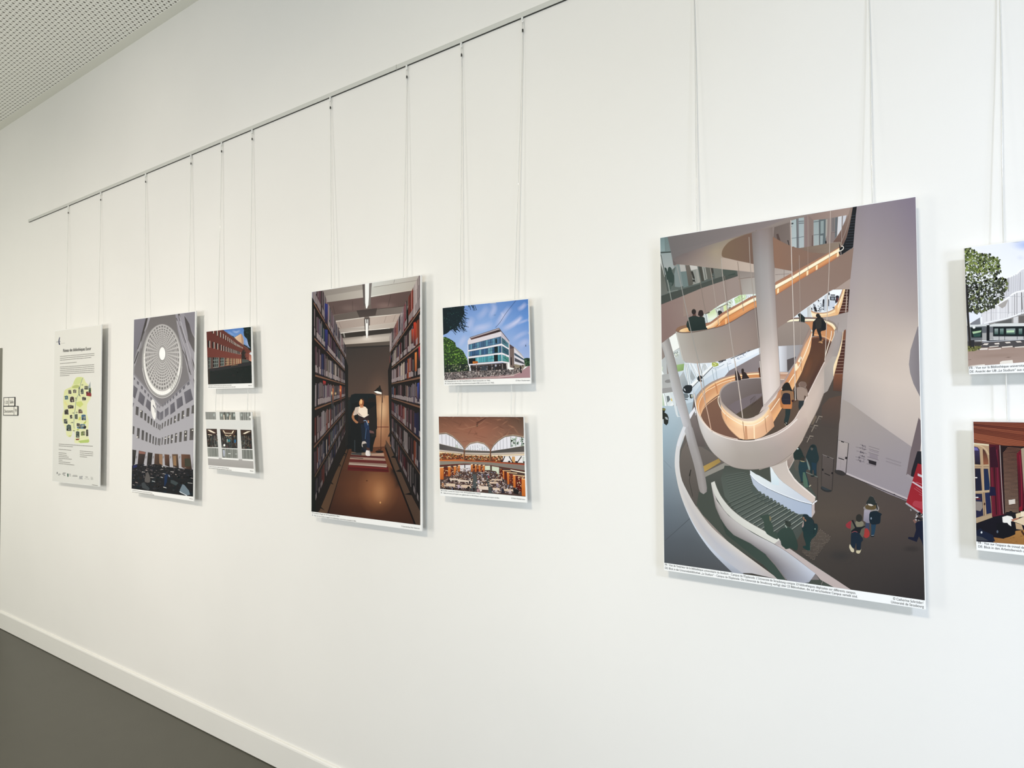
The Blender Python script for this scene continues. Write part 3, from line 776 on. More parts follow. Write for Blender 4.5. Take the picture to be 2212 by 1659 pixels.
# ring of columns, left edge
p.poly([(60, 0), (170, -100), (200, 300), (260, 380), (320, 520), (320, 610), (60, 650)], 'b9bcbb')
p.poly([(60, 130), (130, 255), (70, 285)], 'eef2ee'); p.poly([(60, 90), (110, 120), (100, 200), (60, 170)], 'd2dcc6')
p.poly([(60, 280), (240, 250), (270, 380), (310, 520), (75, 545)], 'a9a9a7', g=((100, 300), (280, 500), 'b6b6b4'))
p.ell(220, 400, 72, 34, '8a8886', rot=-0.1)
p.poly([(60, 545), (310, 520), (325, 608), (60, 650)], '9a9896')
p.poly([(60, 650), (320, 612), (420, 1090), (160, 1000), (60, 900)], 'dfe5e4')
p.poly([(60, 655), (110, 650), (150, 930), (80, 935)], 'b9c9b0'); p.line([(120, 650), (180, 960)], 30, 'eef0f0', s=0); p.line([(140, 650), (205, 940)], 8, '8a9294', s=0)
p.poly([(180, 700), (230, 690), (260, 770), (200, 830)], '6d7274'); p.poly([(265, 740), (300, 750), (300, 800), (275, 790)], 'e0c24a')
p.poly([(160, 960), (330, 800), (350, 850), (180, 1010)], 'eceeed'); p.line([(165, 1025), (340, 870)], 12, '5a6064', s=0)
# lower daylight floor
p.fr(1400, 860, 3.568)
p.loft([[(95, 60), (230, 60), (380, 20)], [(95, 300), (200, 260), (290, 200)], [(95, 560), (180, 560), (240, 560)], [(95, 850), (250, 850), (320, 850)], [(95, 1100), (350, 1100), (520, 1150)], [(95, 1400), (400, 1400), (720, 1400)]],
       [['b2c3cc', 'b5c4cc', 'a5b2ba'], ['9db0bb', '9fb1ba', 'aab6bd'], ['84939c', '8a979f', '8f9aa1'], ['6a747c', '6d767d', '70777d'], ['565c62', '585d62', '5c6165'], ['464849', '4a4b4c', '4d4e50']], n=12, s=0)
p.line([(130, 1100), (330, 920)], 4, '4b5054', s=0)
p.line([(120, 480), (180, 540)], 3, '7d8890', s=0)
# inside the well behind the outer curve
p.poly([(360, -40), (380, 90), (440, 320), (520, 440), (760, 540), (980, 520), (1120, 420), (1150, 520), (1300, 760), (1260, 920), (1150, 1090), (1010, 1100), (1560, 1475), (1100, 1420), (640, 1130), (420, 900), (300, 720), (240, 520), (245, 400), (300, 250), (330, 150)],
       '6c625e', g=((380, 200), (450, 620), '474c44'))
p.poly([(300, 330), (420, 380), (520, 440), (600, 500), (440, 610), (390, 730), (370, 850), (260, 650), (238, 500), (260, 400)], '6f665f', g=((300, 350), (400, 760), '554f49'))
p.poly([(415, 530), (545, 465), (560, 492), (425, 575)], 'b2924f', g=((415, 550), (555, 475), '9a7f48')); p.poly([(425, 578), (600, 492), (640, 515), (440, 608)], '8f8a80')
p.line([(330, 550), (318, 640), (345, 760)], 3, '26241f', s=0); p.line([(318, 600), (330, 552)], 7, '26241f', s=0)
# outer white curve
p.loft([[(375, 60), (320, 120), (270, 218), (225, 340), (206, 470), (214, 590), (258, 770), (350, 980), (480, 1172), (650, 1345)],
        [(380, 110), (335, 160), (283, 240), (238, 350), (222, 470), (232, 590), (275, 730), (370, 920), (520, 1110), (800, 1350)],
        [(384, 90), (340, 190), (296, 262), (252, 370), (240, 480), (252, 600), (292, 700), (392, 868), (560, 1060), (1010, 1398)]],
       [['e9e9ec', 'dcdbdb', 'd8d4d0', 'd5cfc9', 'cfc8c2', 'c4c2c4', 'b3b7bf'], ['e0dfe2', 'd6d5d6', 'd3d0ce', 'c6c0bd', 'bdb9bb', 'b9bac1', 'c1bdbe'],
        ['dedcda', 'd5d2cf', 'd7d3cf', 'ccc5be', 'd6cdc4', 'd8cfc5', 'bcb0ab']], n=44)
p.loft([[(258, 770), (350, 980), (480, 1172), (650, 1345)], [(300, 860), (390, 1030), (560, 1220), (800, 1400)]], [['cdd4dd', 'd8dee6', 'c8cdd6', '9a9ea8'], ['b9bcc4', 'c4c7d0', 'b9bdc8', '989ba3']], n=18)

# ---- central staircase
p.loft([[(590, 520), (690, 525), (770, 548)], [(560, 620), (700, 620), (800, 640)], [(590, 760), (760, 720), (880, 760)], [(700, 900), (880, 850), (1050, 840)], [(880, 1020), (1020, 960), (1200, 900)], [(1020, 1090), (1150, 1080), (1230, 960)]],
       ['474b43', '525850', '555c54', '565d56', '4e5550', '474c46'], n=12, s=0)
def treads():
    p.fr(1400, 860, 3.568)
    for j in range(10, 0, -1):
        x, y = 841-11.5*j, 704-13.0*j; m = -0.45+0.027*j
        q = 225-7*j; x += 22; y += 22*m; p.line([(x, y), (x-q, y-m*q)], 2.2, '6b7268', s=0); p.line([(x, y+5), (x-q, y+5-m*q)], 4, '414741', s=0)
    for i in range(14):
        x, y = 841+29.3*i, 706+17.0*i; m = -0.45-0.02*i
        q = 248; p.line([(x, y+9), (x-q, y+9-m*q)], 7+i*.2, '3c423c', s=0); p.line([(x, y+2), (x-q, y+2-m*q)], 2.6+i*0.22, '747b70' if i < 5 else '999e93', s=0)
treads()
# ---- white flight wall
p.fr(1640, 940, 9.217)
p.poly([(-60, 640), (215, 600), (240, 945), (0, 810), (-100, 700)], '494b43')
p.poly([(212, 620), (550, 460), (560, 600), (590, 690), (640, 780), (700, 860), (790, 955), (900, 1050), (1120, 1232), (1110, 1300), (1050, 1345), (860, 1210), (650, 1060), (480, 940), (380, 840), (300, 730), (240, 640)],
       'c4b8ae', g=((450, 560), (900, 1200), 'd2c1b5'))
p.poly([(540, 465), (552, 462), (560, 590), (600, 700), (700, 855), (790, 950), (1125, 1232), (1110, 1245), (900, 1085), (700, 900), (580, 720), (545, 590)], 'e6dad0')
p.poly([(-180, 700), (-60, 780), (0, 805), (240, 945), (215, 620), (250, 650), (300, 735), (380, 845), (480, 942), (650, 1062), (860, 1212), (1050, 1345), (1040, 1375), (820, 1320), (600, 1240), (330, 1130), (100, 1010), (-60, 900), (-180, 780)],
       'dfe4e4', g=((100, 850), (900, 1280), 'c9cdd6'))
p.poly([(215, 620), (250, 650), (300, 735), (380, 845), (400, 1000), (260, 980), (240, 945)], 'e6eaea', g=((230, 700), (380, 950), 'cfdde2'))
p.poly([(-180, 790), (-60, 915), (100, 1020), (330, 1140), (600, 1250), (820, 1330), (1045, 1388), (1045, 1640), (900, 1570), (800, 1575), (640, 1520), (480, 1420), (330, 1360), (180, 1260), (80, 1190), (0, 1130), (-120, 980)],
       'b7bfcb', g=((0, 1000), (900, 1500), 'a9b4c6'))
p.line([(-180, 775), (-60, 900), (100, 1008), (330, 1122), (600, 1232), (820, 1310), (1065, 1372)], 16, 'eef0f4')
p.line([(-180, 795), (-60, 918), (100, 1026), (330, 1140), (600, 1250), (820, 1328), (1050, 1388)], 7, '8b93a0')
saw = [(-40, 1080)]
x, y = -40, 1080
for i in range(12):
    saw += [(x+22, y+66), (x+34, y+34)]; x += 76-i*0.5; y += 44
    saw.append((x, y))
low = [(q[0]-20, q[1]+130) for q in reversed(saw)]
p.poly([(-160, 985)]+saw+low+[(-160, 1100)], '4e5650', g=((0, 1200), (800, 1600), '48504b'))
for i in range(12):
    bx, by = 30+i*75.6, 1140+i*43.8; m = 0.48+0.02*i
    p.line([(bx, by), (bx-110, by+m*110)], 7+i*.3, '9aa093' if i > 3 else '7c8278', s=0); p.line([(bx, by+22), (bx-110, by+22+m*110)], 14, '3c423c', s=0)
p.poly([(1048, 1390), (1112, 1352), (1108, 1545), (1044, 1645)], 'bfb0ab'); p.poly([(1050, 1345), (1118, 1290), (1118, 1340), (1070, 1372)], 'b3a59f')
p.line([(1062, 1380), (1150, 1300)], 22, 'eceaea', s=0); p.line([(1110, 1340), (1108, 1500)], 12, '4a342d', s=0)
for a in ((150, 1068), (558, 1238), (915, 1352)): p.ell(*a, 10, 7, '8c8f96')
# door recess behind the flight
p.poly([(552, 462), (690, 360), (690, 500), (595, 680), (562, 600)], '8c7a70', g=((560, 560), (690, 420), 'a8978c'))
p.line([(692, 370), (690, 500), (598, 668)], 16, 'b5a79d', s=0)
# glass panel edge
p.line([(1162, 830), (1160, 1290)], 8, '2f2a26', s=0); p.line([(925, 735), (1165, 835)], 12, '6e7a70', s=0); p.line([(1210, 460), (1205, 1100)], 5, '5d564e', s=0)
# people behind the glass
p.poly([(930, 430), (960, 340), (1005, 235), (1040, 192), (1085, 182), (1125, 205), (1145, 250), (1160, 330), (1188, 430), (1182, 500), (1150, 560), (1142, 640), (1142, 780), (1140, 812), (1090, 790), (1085, 700), (1062, 700), (1055, 770), (1010, 740), (1020, 640), (990, 540), (950, 480)], '1e2e30', s=2)
p.ell(1048, 268, 24, 34, '55504a'); p.ell(1065, 225, 45, 30, '1a2423')
p.poly([(1040, 540), (1140, 560), (1132, 770), (1095, 760), (1088, 680), (1060, 700)], '1d3340')
p.ell(1065, 812, 40, 16, '1d2827')
p.poly([(690, 350), (750, 270), (800, 245), (850, 320), (880, 400), (905, 440), (890, 500), (800, 490), (700, 485), (680, 400)], '1f2c28', s=2); p.ell(768, 272, 16, 14, 'c9cfc9')
p.poly([(700, 490), (790, 490), (790, 700), (730, 710), (700, 640)], '565148')
p.poly([(800, 560), (820, 480), (855, 455), (900, 480), (905, 525), (945, 540), (975, 600), (985, 650), (960, 680), (938, 700), (930, 740), (960, 850), (990, 960), (985, 1040), (950, 1030), (930, 880), (895, 760), (870, 760), (865, 850), (880, 925), (840, 940), (815, 840), (790, 740), (780, 620)], '20373c', s=2)
p.ell(862, 480, 44, 40, '2f2c26'); p.poly([(815, 505), (905, 520), (900, 535), (850, 530), (815, 515)], '9a8f6a')
p.poly([(930, 450), (960, 500), (1010, 640), (1015, 700), (985, 690), (960, 600)], '6f7f78')
p.poly([(870, 740), (910, 740), (960, 900), (975, 1040), (900, 1040), (870, 940)], '4d6655'); p.poly([(985, 1015), (1030, 985), (1035, 1000), (1000, 1030)], 'b3a98f')
p.ell(850, 935, 32, 12, '2a2a26')
# security gates
def gate(x0, y0, x1, y1, x2, y2, x3, y3):
    p.poly([(x0, y0), (x1, y1), (x2, y2), (x3, y3)], '574d48' if x0 < 1400 else 'a2978f', g=((x0, y0), (x2, y2), '4d443e' if x0 < 1400 else '9a9094'))
    p.line([(x0, y0), (x1, y1)], 7, '8d8580', s=0); p.line([(x0, y0), (x3, y3)], 8, '342e2a' if x0 < 1400 else '8f8883', s=0); p.line([(x1, y1), (x2, y2)], 12, '2e2825', s=0)
p.ell(1340, 1070, 118, 60, '2b2b2a', rot=0.25); p.ell(1335, 1045, 100, 50, '31373a', rot=0.25)
gate(1258, 385, 1485, 470, 1448, 1105, 1238, 1010)
p.line([(1348, 430), (1398, 447)], 18, '1f1a18', s=0); p.line([(1300, 758), (1408, 805)], 16, '201b19', s=0)
p.poly([(1245, 665), (1280, 668), (1278, 712), (1248, 705)], '1b1716'); p.poly([(1440, 735), (1470, 740), (1468, 780), (1436, 772)], '1b1716')
p.ell(1615, 740, 118, 55, '2c2827', rot=0.25)
gate(1578, 95, 1778, 160, 1722, 770, 1530, 690)
p.poly([(1580, 100), (1770, 165), (1716, 740), (1540, 660)], 'a89c95', g=((1650, 150), (1620, 700), '9a8f90'))
p.ell(1612, 748, 112, 48, '322d2b', rot=0.3); p.line([(1778, 160), (1722, 790)], 14, '3b3230', s=0); p.line([(1570, 95), (1778, 160)], 8, '6f6663', s=0)
p.line([(1630, 124), (1688, 142)], 20, '211a1c', s=0); p.line([(1576, 452), (1690, 490)], 18, '211a1c', s=0); p.poly([(1715, 428), (1752, 434), (1748, 482), (1708, 472)], '1d1718'); p.line([(1628, 500), (1620, 660)], 5, '857a78', s=0); p.line([(1570, 420), (1710, 455)], 5, '8a7f7d', s=0)
p.line([(1565, 10), (1525, 690)], 12, '332b28', s=0)
# benches under the ramp
p.fr(1640, 770, 9.217)
for x, y in ((1200, 1190), (1110, 1370), (1020, 1580)):
    p.line([(x-20, y), (x+60, y+12)], 16, '8f8274', s=0); p.line([(x-10, y+10), (x-70, y+130)], 12, '9a8c7c', s=0); p.line([(x-100, y+25), (x+30, y+60)], 10, '6b6158', s=0)
p.poly([(1110, 1170), (1150, 1190), (1080, 1350), (1030, 1370)], '6b5c4c')

# ---- second curved wall (lower left)
p.fr(1400, 860, 3.568)
p.poly([(485, 655), (530, 790), (620, 905), (800, 1035), (965, 1122), (1060, 1170), (1290, 1350), (1320, 1400), (1180, 1400), (1010, 1398), (900, 1190), (760, 1080), (640, 1010), (560, 930), (520, 840)],
       'b4adaa', g=((560, 880), (640, 1000), '7e7674'))
p.loft([[(485, 655), (530, 790), (620, 905), (800, 1035), (965, 1122), (1090, 1200), (1290, 1352)],
        [(500, 740), (550, 870), (650, 985), (800, 1085), (950, 1180), (1080, 1280), (1240, 1420)],
        [(520, 840), (570, 945), (660, 1060), (790, 1130), (920, 1215), (1010, 1320), (1100, 1440)]],
       [['c4beb8', 'b9b2ad', 'c2beba', 'c6c3c3', 'c3c5cb', 'c6cbd6'], ['9d9591', 'aaa39f', 'aca5a3', 'a9a4a4', 'a5a2a6', 'a7a9b4'], ['837b77', '8b8481', '7e7876', '7a7475', '767275', '8a8a92']], n=36)
p.poly([(560, 930), (600, 1050), (700, 1130), (860, 1260), (1000, 1398), (1060, 1400), (980, 1290), (900, 1200), (790, 1120), (660, 1055), (590, 985)], '39443c', g=((600, 1000), (900, 1300), '3d4a42'))
p.loft([[(514, 640), (535, 700), (570, 765), (640, 850), (740, 930), (860, 1000), (1022, 1086)],
        [(485, 652), (508, 730), (545, 800), (615, 895), (720, 980), (840, 1052), (972, 1122)]],
       [['d8d6cc', 'd3d1c8', 'dcdad0', 'dad8ce'], ['cfccc2', 'cbc9c0', 'd2d0c6', 'd9d6cb']], n=30)
p.line([(514, 642), (536, 702), (572, 768), (642, 852), (742, 932), (862, 1003), (1015, 1084)], 4, '6f6a62')
p.poly([(1022, 1086), (1036, 1110), (1040, 1140), (1000, 1130), (972, 1122)], 'b3aaa6')
p.poly([(972, 1122), (1040, 1140), (1060, 1165), (1090, 1158), (1250, 1270), (1400, 1368), (1570, 1480), (1440, 1462), (1330, 1400), (1290, 1352), (1150, 1240), (1060, 1175)],
       'beb0ab', g=((1050, 1160), (1450, 1430), 'bdadA8'))
p.line([(1345, 1410), (1335, 1440)], 3, '9a8f8c', s=0)
# ---- people on and beside the stairs
p.fr(1620, 1060, 9.217)
p.poly([(205, 500), (270, 490), (300, 480), (380, 470), (395, 520), (400, 580), (430, 640), (460, 720), (470, 810), (540, 830), (560, 930), (540, 970), (400, 900), (330, 850), (290, 760), (280, 640), (250, 560), (220, 540)], '3b493f', s=2)
p.poly([(385, 500), (420, 520), (428, 570), (400, 610), (388, 560)], '7c7256')
p.poly([(560, 830), (620, 760), (690, 735), (760, 720), (840, 770), (880, 850), (920, 950), (945, 1040), (955, 1100), (940, 1180), (905, 1190), (860, 1160), (800, 1130), (740, 1160), (680, 1130), (625, 1080), (610, 1000), (560, 940), (540, 880)], '34433b', g=((650, 800), (850, 1150), '2c3c35'), s=2)
p.ell(760, 660, 62, 58, '343a33', rot=0.4); p.poly([(695, 590), (740, 600), (760, 640), (710, 640)], '2e332c'); p.poly([(690, 690), (712, 680), (742, 735), (728, 745)], '9aa598')
p.poly([(1040, 545), (1048, 505), (1070, 470), (1110, 465), (1155, 480), (1190, 530), (1230, 545), (1262, 590), (1275, 650), (1330, 655), (1352, 710), (1350, 770), (1325, 860), (1300, 910), (1230, 960), (1210, 1010), (1205, 1100), (1200, 1190), (1150, 1190), (1100, 1160), (1055, 1130), (1060, 1100), (1115, 1090), (1095, 1000), (1065, 900), (1060, 820), (1035, 770), (1040, 700), (1070, 680), (1075, 620)],
       '1e2d30', g=((1150, 550), (1180, 1150), '1d3633'), s=2)
p.poly([(1045, 545), (1060, 515), (1085, 530), (1090, 570), (1070, 590)], '8a6a55'); p.poly([(1085, 575), (1110, 565), (1125, 605), (1100, 615)], '8d6b54')
p.poly([(1058, 620), (1072, 615), (1070, 700), (1045, 735), (1035, 710)], 'a58f88'); p.ell(1296, 760, 9, 15, '8ba398')
p.line([(1262, 590), (1282, 700), (1270, 860)], 8, '0f1a1c')
# tactile dot mat
items = []
for r in range(23):
    y = 770+r*28.5
    lo = 1405-r*21.5 if r < 15 else 1405-15*21.5-(r-15)*2
    if r > 14: lo = 1040+(r-16)*42 if r > 16 else 1050
    hi = 1420+r*36 if r < 6 else 1600-(r-6)*21
    x = max(lo, 1205 if 8 < r < 15 else 0)
    while x < hi:
        items.append(([(x-7, y), (x, y-6), (x+7, y), (x, y+6)], rnd.choice(['a08d7b', 'b3a08d', '8b7a6b', 'a9988a']))); x += 27
p.polys_c(items)
p.glow(1800, 1290, 330, 170, '343230', al=.7)
# ---- couple with rucksacks, banner, wall lettering
p.fr(1800, 960, 6.381)
p.glow(1080, 1440, 160, 60, '2c2827', al=.6)
p.poly([(415, 870), (440, 850), (470, 800), (485, 745), (520, 712), (555, 730), (580, 780), (610, 840), (630, 870), (630, 900), (600, 930), (520, 930), (470, 915), (430, 900)], '8c8480', s=2)
p.poly([(455, 800), (480, 760), (492, 730), (520, 714), (552, 728), (572, 765), (590, 810), (575, 850), (520, 850), (470, 835)], '262b29', s=2)
p.poly([(440, 850), (480, 830), (540, 850), (590, 830), (600, 870), (560, 900), (480, 898), (445, 880)], '5a4a2e', s=2); p.poly([(475, 818), (520, 822), (555, 840), (525, 850), (485, 838)], 'c9bfb5')
p.poly([(425, 900), (515, 905), (510, 1000), (500, 1080), (470, 1090), (415, 1050), (420, 970)], 'a29aa3', g=((430, 900), (500, 1080), '7c7885'))
p.poly([(445, 1080), (500, 1085), (495, 1180), (460, 1200), (440, 1150)], '3a4054'); p.poly([(520, 1090), (590, 1100), (575, 1200), (560, 1265), (520, 1260), (525, 1180)], '1f3a4d')
p.ell(540, 1262, 26, 14, '191c1e'); p.line([(525, 1256), (560, 1254)], 5, '9aa3ad', s=0)
p.poly([(510, 930), (600, 915), (625, 935), (655, 950), (672, 965), (655, 985), (650, 1060), (630, 1095), (540, 1105), (500, 1070), (495, 1000)], '121f28', s=2); p.line([(590, 810), (608, 900)], 16, '1b2022', s=0); p.ell(522, 1020, 10, 16, '7f8a96')
p.poly([(245, 1050), (175, 1100), (180, 1135), (205, 1155), (240, 1160), (260, 1110)], '8e2f36', s=2); p.poly([(415, 1180), (440, 1160), (470, 1160), (500, 1210), (495, 1265), (460, 1290), (420, 1270)], '9a3330', s=2)
p.poly([(250, 1060), (300, 1070), (400, 1080), (440, 1120), (430, 1180), (410, 1280), (300, 1290), (245, 1260), (240, 1180)], '5c574b', s=2)
p.poly([(310, 1060), (400, 1060), (420, 1100), (380, 1140), (320, 1130)], '7d7763', s=2); p.ell(355, 1015, 44, 54, '2a2824')
p.poly([(250, 1045), (275, 1042), (320, 1140), (400, 1135), (435, 1118), (445, 1130), (385, 1170), (365, 1230), (250, 1225), (245, 1190), (300, 1150)], '17181c'); p.line([(258, 1215), (300, 1198), (352, 1225)], 6, 'a5545a')
p.poly([(245, 1225), (290, 1205), (350, 1215), (405, 1290), (410, 1320), (385, 1350), (375, 1450), (340, 1455), (322, 1440), (318, 1370), (310, 1360), (295, 1430), (262, 1425), (243, 1400)], '162330', s=1)
p.poly([(228, 1375), (242, 1390), (258, 1420), (282, 1440), (285, 1480), (250, 1480), (220, 1420)], 'c9bda0', s=2); p.poly([(318, 1460), (372, 1460), (385, 1435), (375, 1480), (355, 1505), (320, 1495)], 'c4b898', s=2)
# wall plan and lettering
rw = random.Random(3)
for i, (x, y, w) in enumerate(((370, 0, 80), (310, 35, 150), (320, 90, 140), (360, 145, 80), (305, 170, 140), (310, 210, 120))):
    p.line([(x, y), (x+w*0.35, y+10), (x+w*0.6, y+18), (x+w, y+38)], 5, '6a6167'); p.dabs([(x+w*.3, y), (x+w*.9, y+20), (x+w*.9, y+45), (x+w*.3, y+25)], 14, 7, ['5d5459', '7b7277', '463f44'], rw, chunks=2)
for x, y, w, h in ((490, 25, 145, 12), (490, 60, 140, 8), (500, 78, 125, 22), (485, 110, 140, 8), (500, 125, 112, 60), (470, 170, 155, 10), (460, 265, 125, 10)):
    for k in range(max(1, h//8)):
        p.line([(x, y+k*9), (x+w, y+k*9+w*0.3)], 6, '857a80' if h > 15 else '6c6266', s=0)
p.poly([(470, 205), (595, 240), (590, 292), (490, 262), (488, 220), (468, 214)], '241d21')
for y in (190, 232): p.line([(725, y), (935, y+68)], 17, '807679', s=0)
for y in (190, 232): p.line([(725, y+2), (935, y+70)], 5, '9c9295', s=0)
p.ell(840, 690, 16, 7, '2c2426', rot=0.3)
# red banner
p.poly([(1165, 262), (1260, 290), (1260, 960), (1190, 945), (1005, 805), (1080, 540)], '8e1c24', g=((1180, 300), (1100, 850), '96202a'))
p.poly([(1080, 520), (1100, 510), (1260, 610), (1260, 640), (1215, 605)], 'c9b8bc'); p.poly([(1165, 400), (1260, 440), (1260, 475), (1162, 430)], 'c5bcc0')
p.line([(1000, 808), (1195, 945)], 22, 'a9a2a4', s=0); p.line([(1065, 890), (1075, 915)], 14, '9a9496', s=0)
p.poly([(1100, 800), (1130, 775), (1180, 785), (1260, 800), (1260, 900), (1160, 870), (1095, 840)], 'a63a44', s=2)
p.line([(1140, 590), (1250, 665)], 5, 'b2646c', s=0); p.line([(1115, 605), (1230, 685)], 5, 'b2646c', s=0); p.line([(1180, 685), (1240, 715)], 4, 'b2646c', s=0); p.line([(1140, 520), (1250, 560)], 4, 'c58f95', s=0)
# person at the right edge
p.poly([(1130, 1075), (1260, 1040), (1270, 1500), (1215, 1330), (1180, 1270), (1150, 1345), (1030, 1300), (1035, 1275), (1110, 1280), (1140, 1180)], '14172a')
p.dabs([(1150, 950), (1250, 940), (1250, 1060), (1130, 1050)], 30, 16, ['c9c4c2', '221f24', 'b5b0b0', '1a171c'], rw); p.poly([(1095, 1045), (1125, 1030), (1150, 1070), (1125, 1090)], '7c5a50')
# lettering on the banner
# ---- central column and ramps
p.fr(1640, 430, 9.217)
# upper gallery behind
p.poly([(-100, 640), (270, 545), (600, 450), (980, 310), (1240, 240), (1900, 130), (1850, 350), (1640, 700), (1500, 860), (1350, 890), (1000, 945), (780, 978), (640, 942), (450, 852), (280, 765), (-100, 800)], '8a7d77', g=((400, 700), (1400, 400), '93837c'))
p.poly([(960, 330), (1500, 215), (1820, 165), (1790, 330), (1560, 350), (1350, 385), (1080, 415), (990, 430)], '8f7a72', g=((1000, 370), (1700, 250), 'a28c81'))
p.poly([(300, 560), (600, 465), (620, 935), (450, 855), (285, 770)], '6d605a', g=((320, 600), (600, 700), '7b6e68')); p.poly([(340, 700), (380, 690), (430, 850), (360, 810)], '54443f')
p.poly([(560, 820), (580, 820), (600, 920), (585, 915)], '2a2423')
p.poly([(638, 430), (745, 395), (748, 975), (650, 965)], 'a7b4b4', g=((690, 420), (690, 960), 'b5bdbd')); p.line([(745, 395), (752, 975)], 12, '4a5154', s=0); p.poly([(755, 392), (785, 385), (795, 975), (758, 976)], '77787a')
p.poly([(785, 380), (892, 365), (892, 968), (795, 974)], 'a3afb0', g=((830, 400), (830, 960), 'b0b9ba')); p.line([(785, 445), (890, 438)], 14, '4e5355', s=0); p.line([(787, 482), (890, 476)], 14, '4e5355', s=0)
p.poly([(612, 478), (680, 470), (680, 500), (615, 510)], '3c4245'); p.line([(640, 548), (655, 546)], 10, '3c4245', s=0); p.line([(640, 785), (890, 748)], 10, '5c6467', s=0)
p.poly([(620, 440), (640, 435), (650, 960), (630, 945)], '85797a')
p.poly([(900, 350), (960, 340), (960, 950), (905, 968)], '8a7773'); p.poly([(990, 340), (1080, 420), (1060, 945), (1000, 945)], '86746d')
p.poly([(1082, 425), (1185, 410), (1190, 925), (1085, 935)], '98a4a3', g=((1130, 430), (1130, 920), 'a6aead')); p.line([(1082, 458), (1350, 415)], 12, '52585a', s=0); p.line([(1085, 718), (1340, 685)], 10, '5c6263', s=0)
p.poly([(1190, 412), (1325, 400), (1330, 885), (1195, 922)], '5f696b'); p.poly([(1222, 440), (1285, 430), (1285, 680), (1222, 690)], '8f9b99'); p.poly([(1215, 730), (1270, 725), (1265, 895), (1215, 905)], '9aa3a2'); p.poly([(1325, 410), (1360, 400), (1350, 720), (1320, 790)], 'a8a299')
p.poly([(1055, 720), (1068, 720), (1065, 940), (1050, 942)], '4a302c'); p.ell(1328, 860, 14, 32, '1f1c20'); p.ell(680, 958, 18, 12, '1f1c20')
p.poly([(1385, 400), (1450, 370), (1570, 350), (1555, 740), (1490, 850), (1385, 880)], '8b7f7b'); p.poly([(1450, 380), (1500, 372), (1500, 640), (1450, 650)], '76706e'); p.poly([(1515, 370), (1560, 360), (1545, 730), (1505, 800)], '63686b')
p.line([(1440, 665), (1530, 655)], 6, '5a4a46', s=0)
for x in (1440, 1465, 1490): p.line([(x, 665), (x-4, 860)], 5, '6a5550', s=0)
p.poly([(1572, 352), (1655, 335), (1645, 590), (1550, 740)], 'd3d3d5'); p.poly([(1668, 335), (1740, 322), (1712, 430), (1660, 540)], 'cdcdd1'); p.line([(1660, 335), (1650, 560)], 10, '6b6766', s=0)
p.poly([(1812, 170), (1870, 160), (1830, 420), (1780, 640), (1700, 850), (1650, 930), (1620, 850), (1470, 860), (1600, 680), (1720, 420), (1780, 300)], '6b5248', g=((1500, 850), (1800, 300), '8c776c'))
p.line([(1820, 170), (1790, 400), (1720, 640), (1640, 850)], 12, '93867c')
p.poly([(1865, 158), (1945, 145), (1925, 300), (1900, 600), (1870, 960), (1640, 1110), (1620, 960), (1670, 920), (1740, 760), (1800, 520), (1840, 300)], '15181c')
for k in range(13):
    y = 330+k*55; xr = 1915-k*4.5; xl = 1835-k*11.5
    p.line([(xl, y+4), (xr, y-4)], 7, '3c434b', s=0)
# gallery parapet
p.poly([(270, 750), (450, 850), (640, 942), (780, 978), (1000, 945), (1350, 890), (1640, 848), (1655, 900), (1400, 1060), (980, 1290), (660, 1475), (310, 1372), (270, 1000)],
       '8d6b58', g=((300, 1100), (1100, 1050), '80695d'))
p.poly([(780, 978), (1000, 945), (1350, 890), (1620, 852), (1655, 900), (1500, 1000), (1340, 1085), (1000, 1060)], '7f6b5e', g=((1000, 960), (1550, 900), '8d7d6d'))
p.poly([(305, 1370), (640, 1432), (680, 1470), (330, 1670), (300, 1670)], 'a99b92', g=((350, 1400), (500, 1550), 'b6a9a0')); p.line([(320, 1508), (600, 1485)], 7, '6f625b', s=0); p.line([(495, 1410), (495, 1560)], 7, '6f625b', s=0)
# parapet of the second ramp (large brown band)
p.fr(1640, 600, 9.217)
p.poly([(320, 340), (880, -10), (1600, -430), (1880, -600), (1815, 10), (1800, 235), (1470, 236), (1400, 275), (1240, 385), (1060, 512), (810, 690), (690, 790), (560, 880), (660, 890), (900, 890), (960, 925), (1040, 1040), (1000, 1150), (870, 1335), (380, 1355), (340, 700)],
       '937e73', g=((500, 1000), (1500, -200), '8c7467'))
p.poly([(560, 882), (900, 892), (990, 950), (1045, 1040), (1000, 1150), (870, 1335), (385, 1355), (365, 1000)], '998a80', g=((600, 920), (600, 1340), '8f8178'))
p.poly([(1500, 232), (1815, 15), (1800, 238)], 'a8958a')
p.line([(330, 348), (880, 0), (1600, -420)], 10, 'a0684c', s=0)
# second ramp: rail, light, panel (upper right diagonal)
p.loft([[(1655, -650), (1400, -510), (980, -275), (650, -95), (320, 88)], [(1630, -615), (1400, -480), (980, -230), (650, -25), (320, 150)]], ['a0745c', 'b07d62'], n=10, s=0)
p.loft([[(1630, -615), (1400, -478), (980, -230), (650, -25), (320, 150)], [(1620, -570), (1400, -440), (980, -195), (650, 15), (320, 195)], [(1610, -530), (1400, -405), (980, -158), (650, 45), (320, 232)]],
       [['fbd9a2', 'fde9c2', 'fff0cd'], ['fff3d6', 'fff6dc', 'fff8e0'], ['fbdfae', 'fde5bb', 'f7cf96']], n=16, s=0)
p.loft([[(1610, -530), (1400, -405), (980, -158), (650, 45), (320, 232)], [(1605, -480), (1400, -355), (980, -105), (650, 95), (325, 285)], [(1600, -440), (1400, -310), (980, -60), (650, 140), (330, 342)]],
       [['e0a36c', 'd4905a', 'dc9b62'], ['dd9b68', 'd18d5c', 'd8935c'], ['b87650', 'b67350', 'c07f55']], n=16, s=0)
p.line([(1610, -528), (1400, -405), (980, -158), (650, 45), (320, 232)], 8, '7d5f42', s=0)
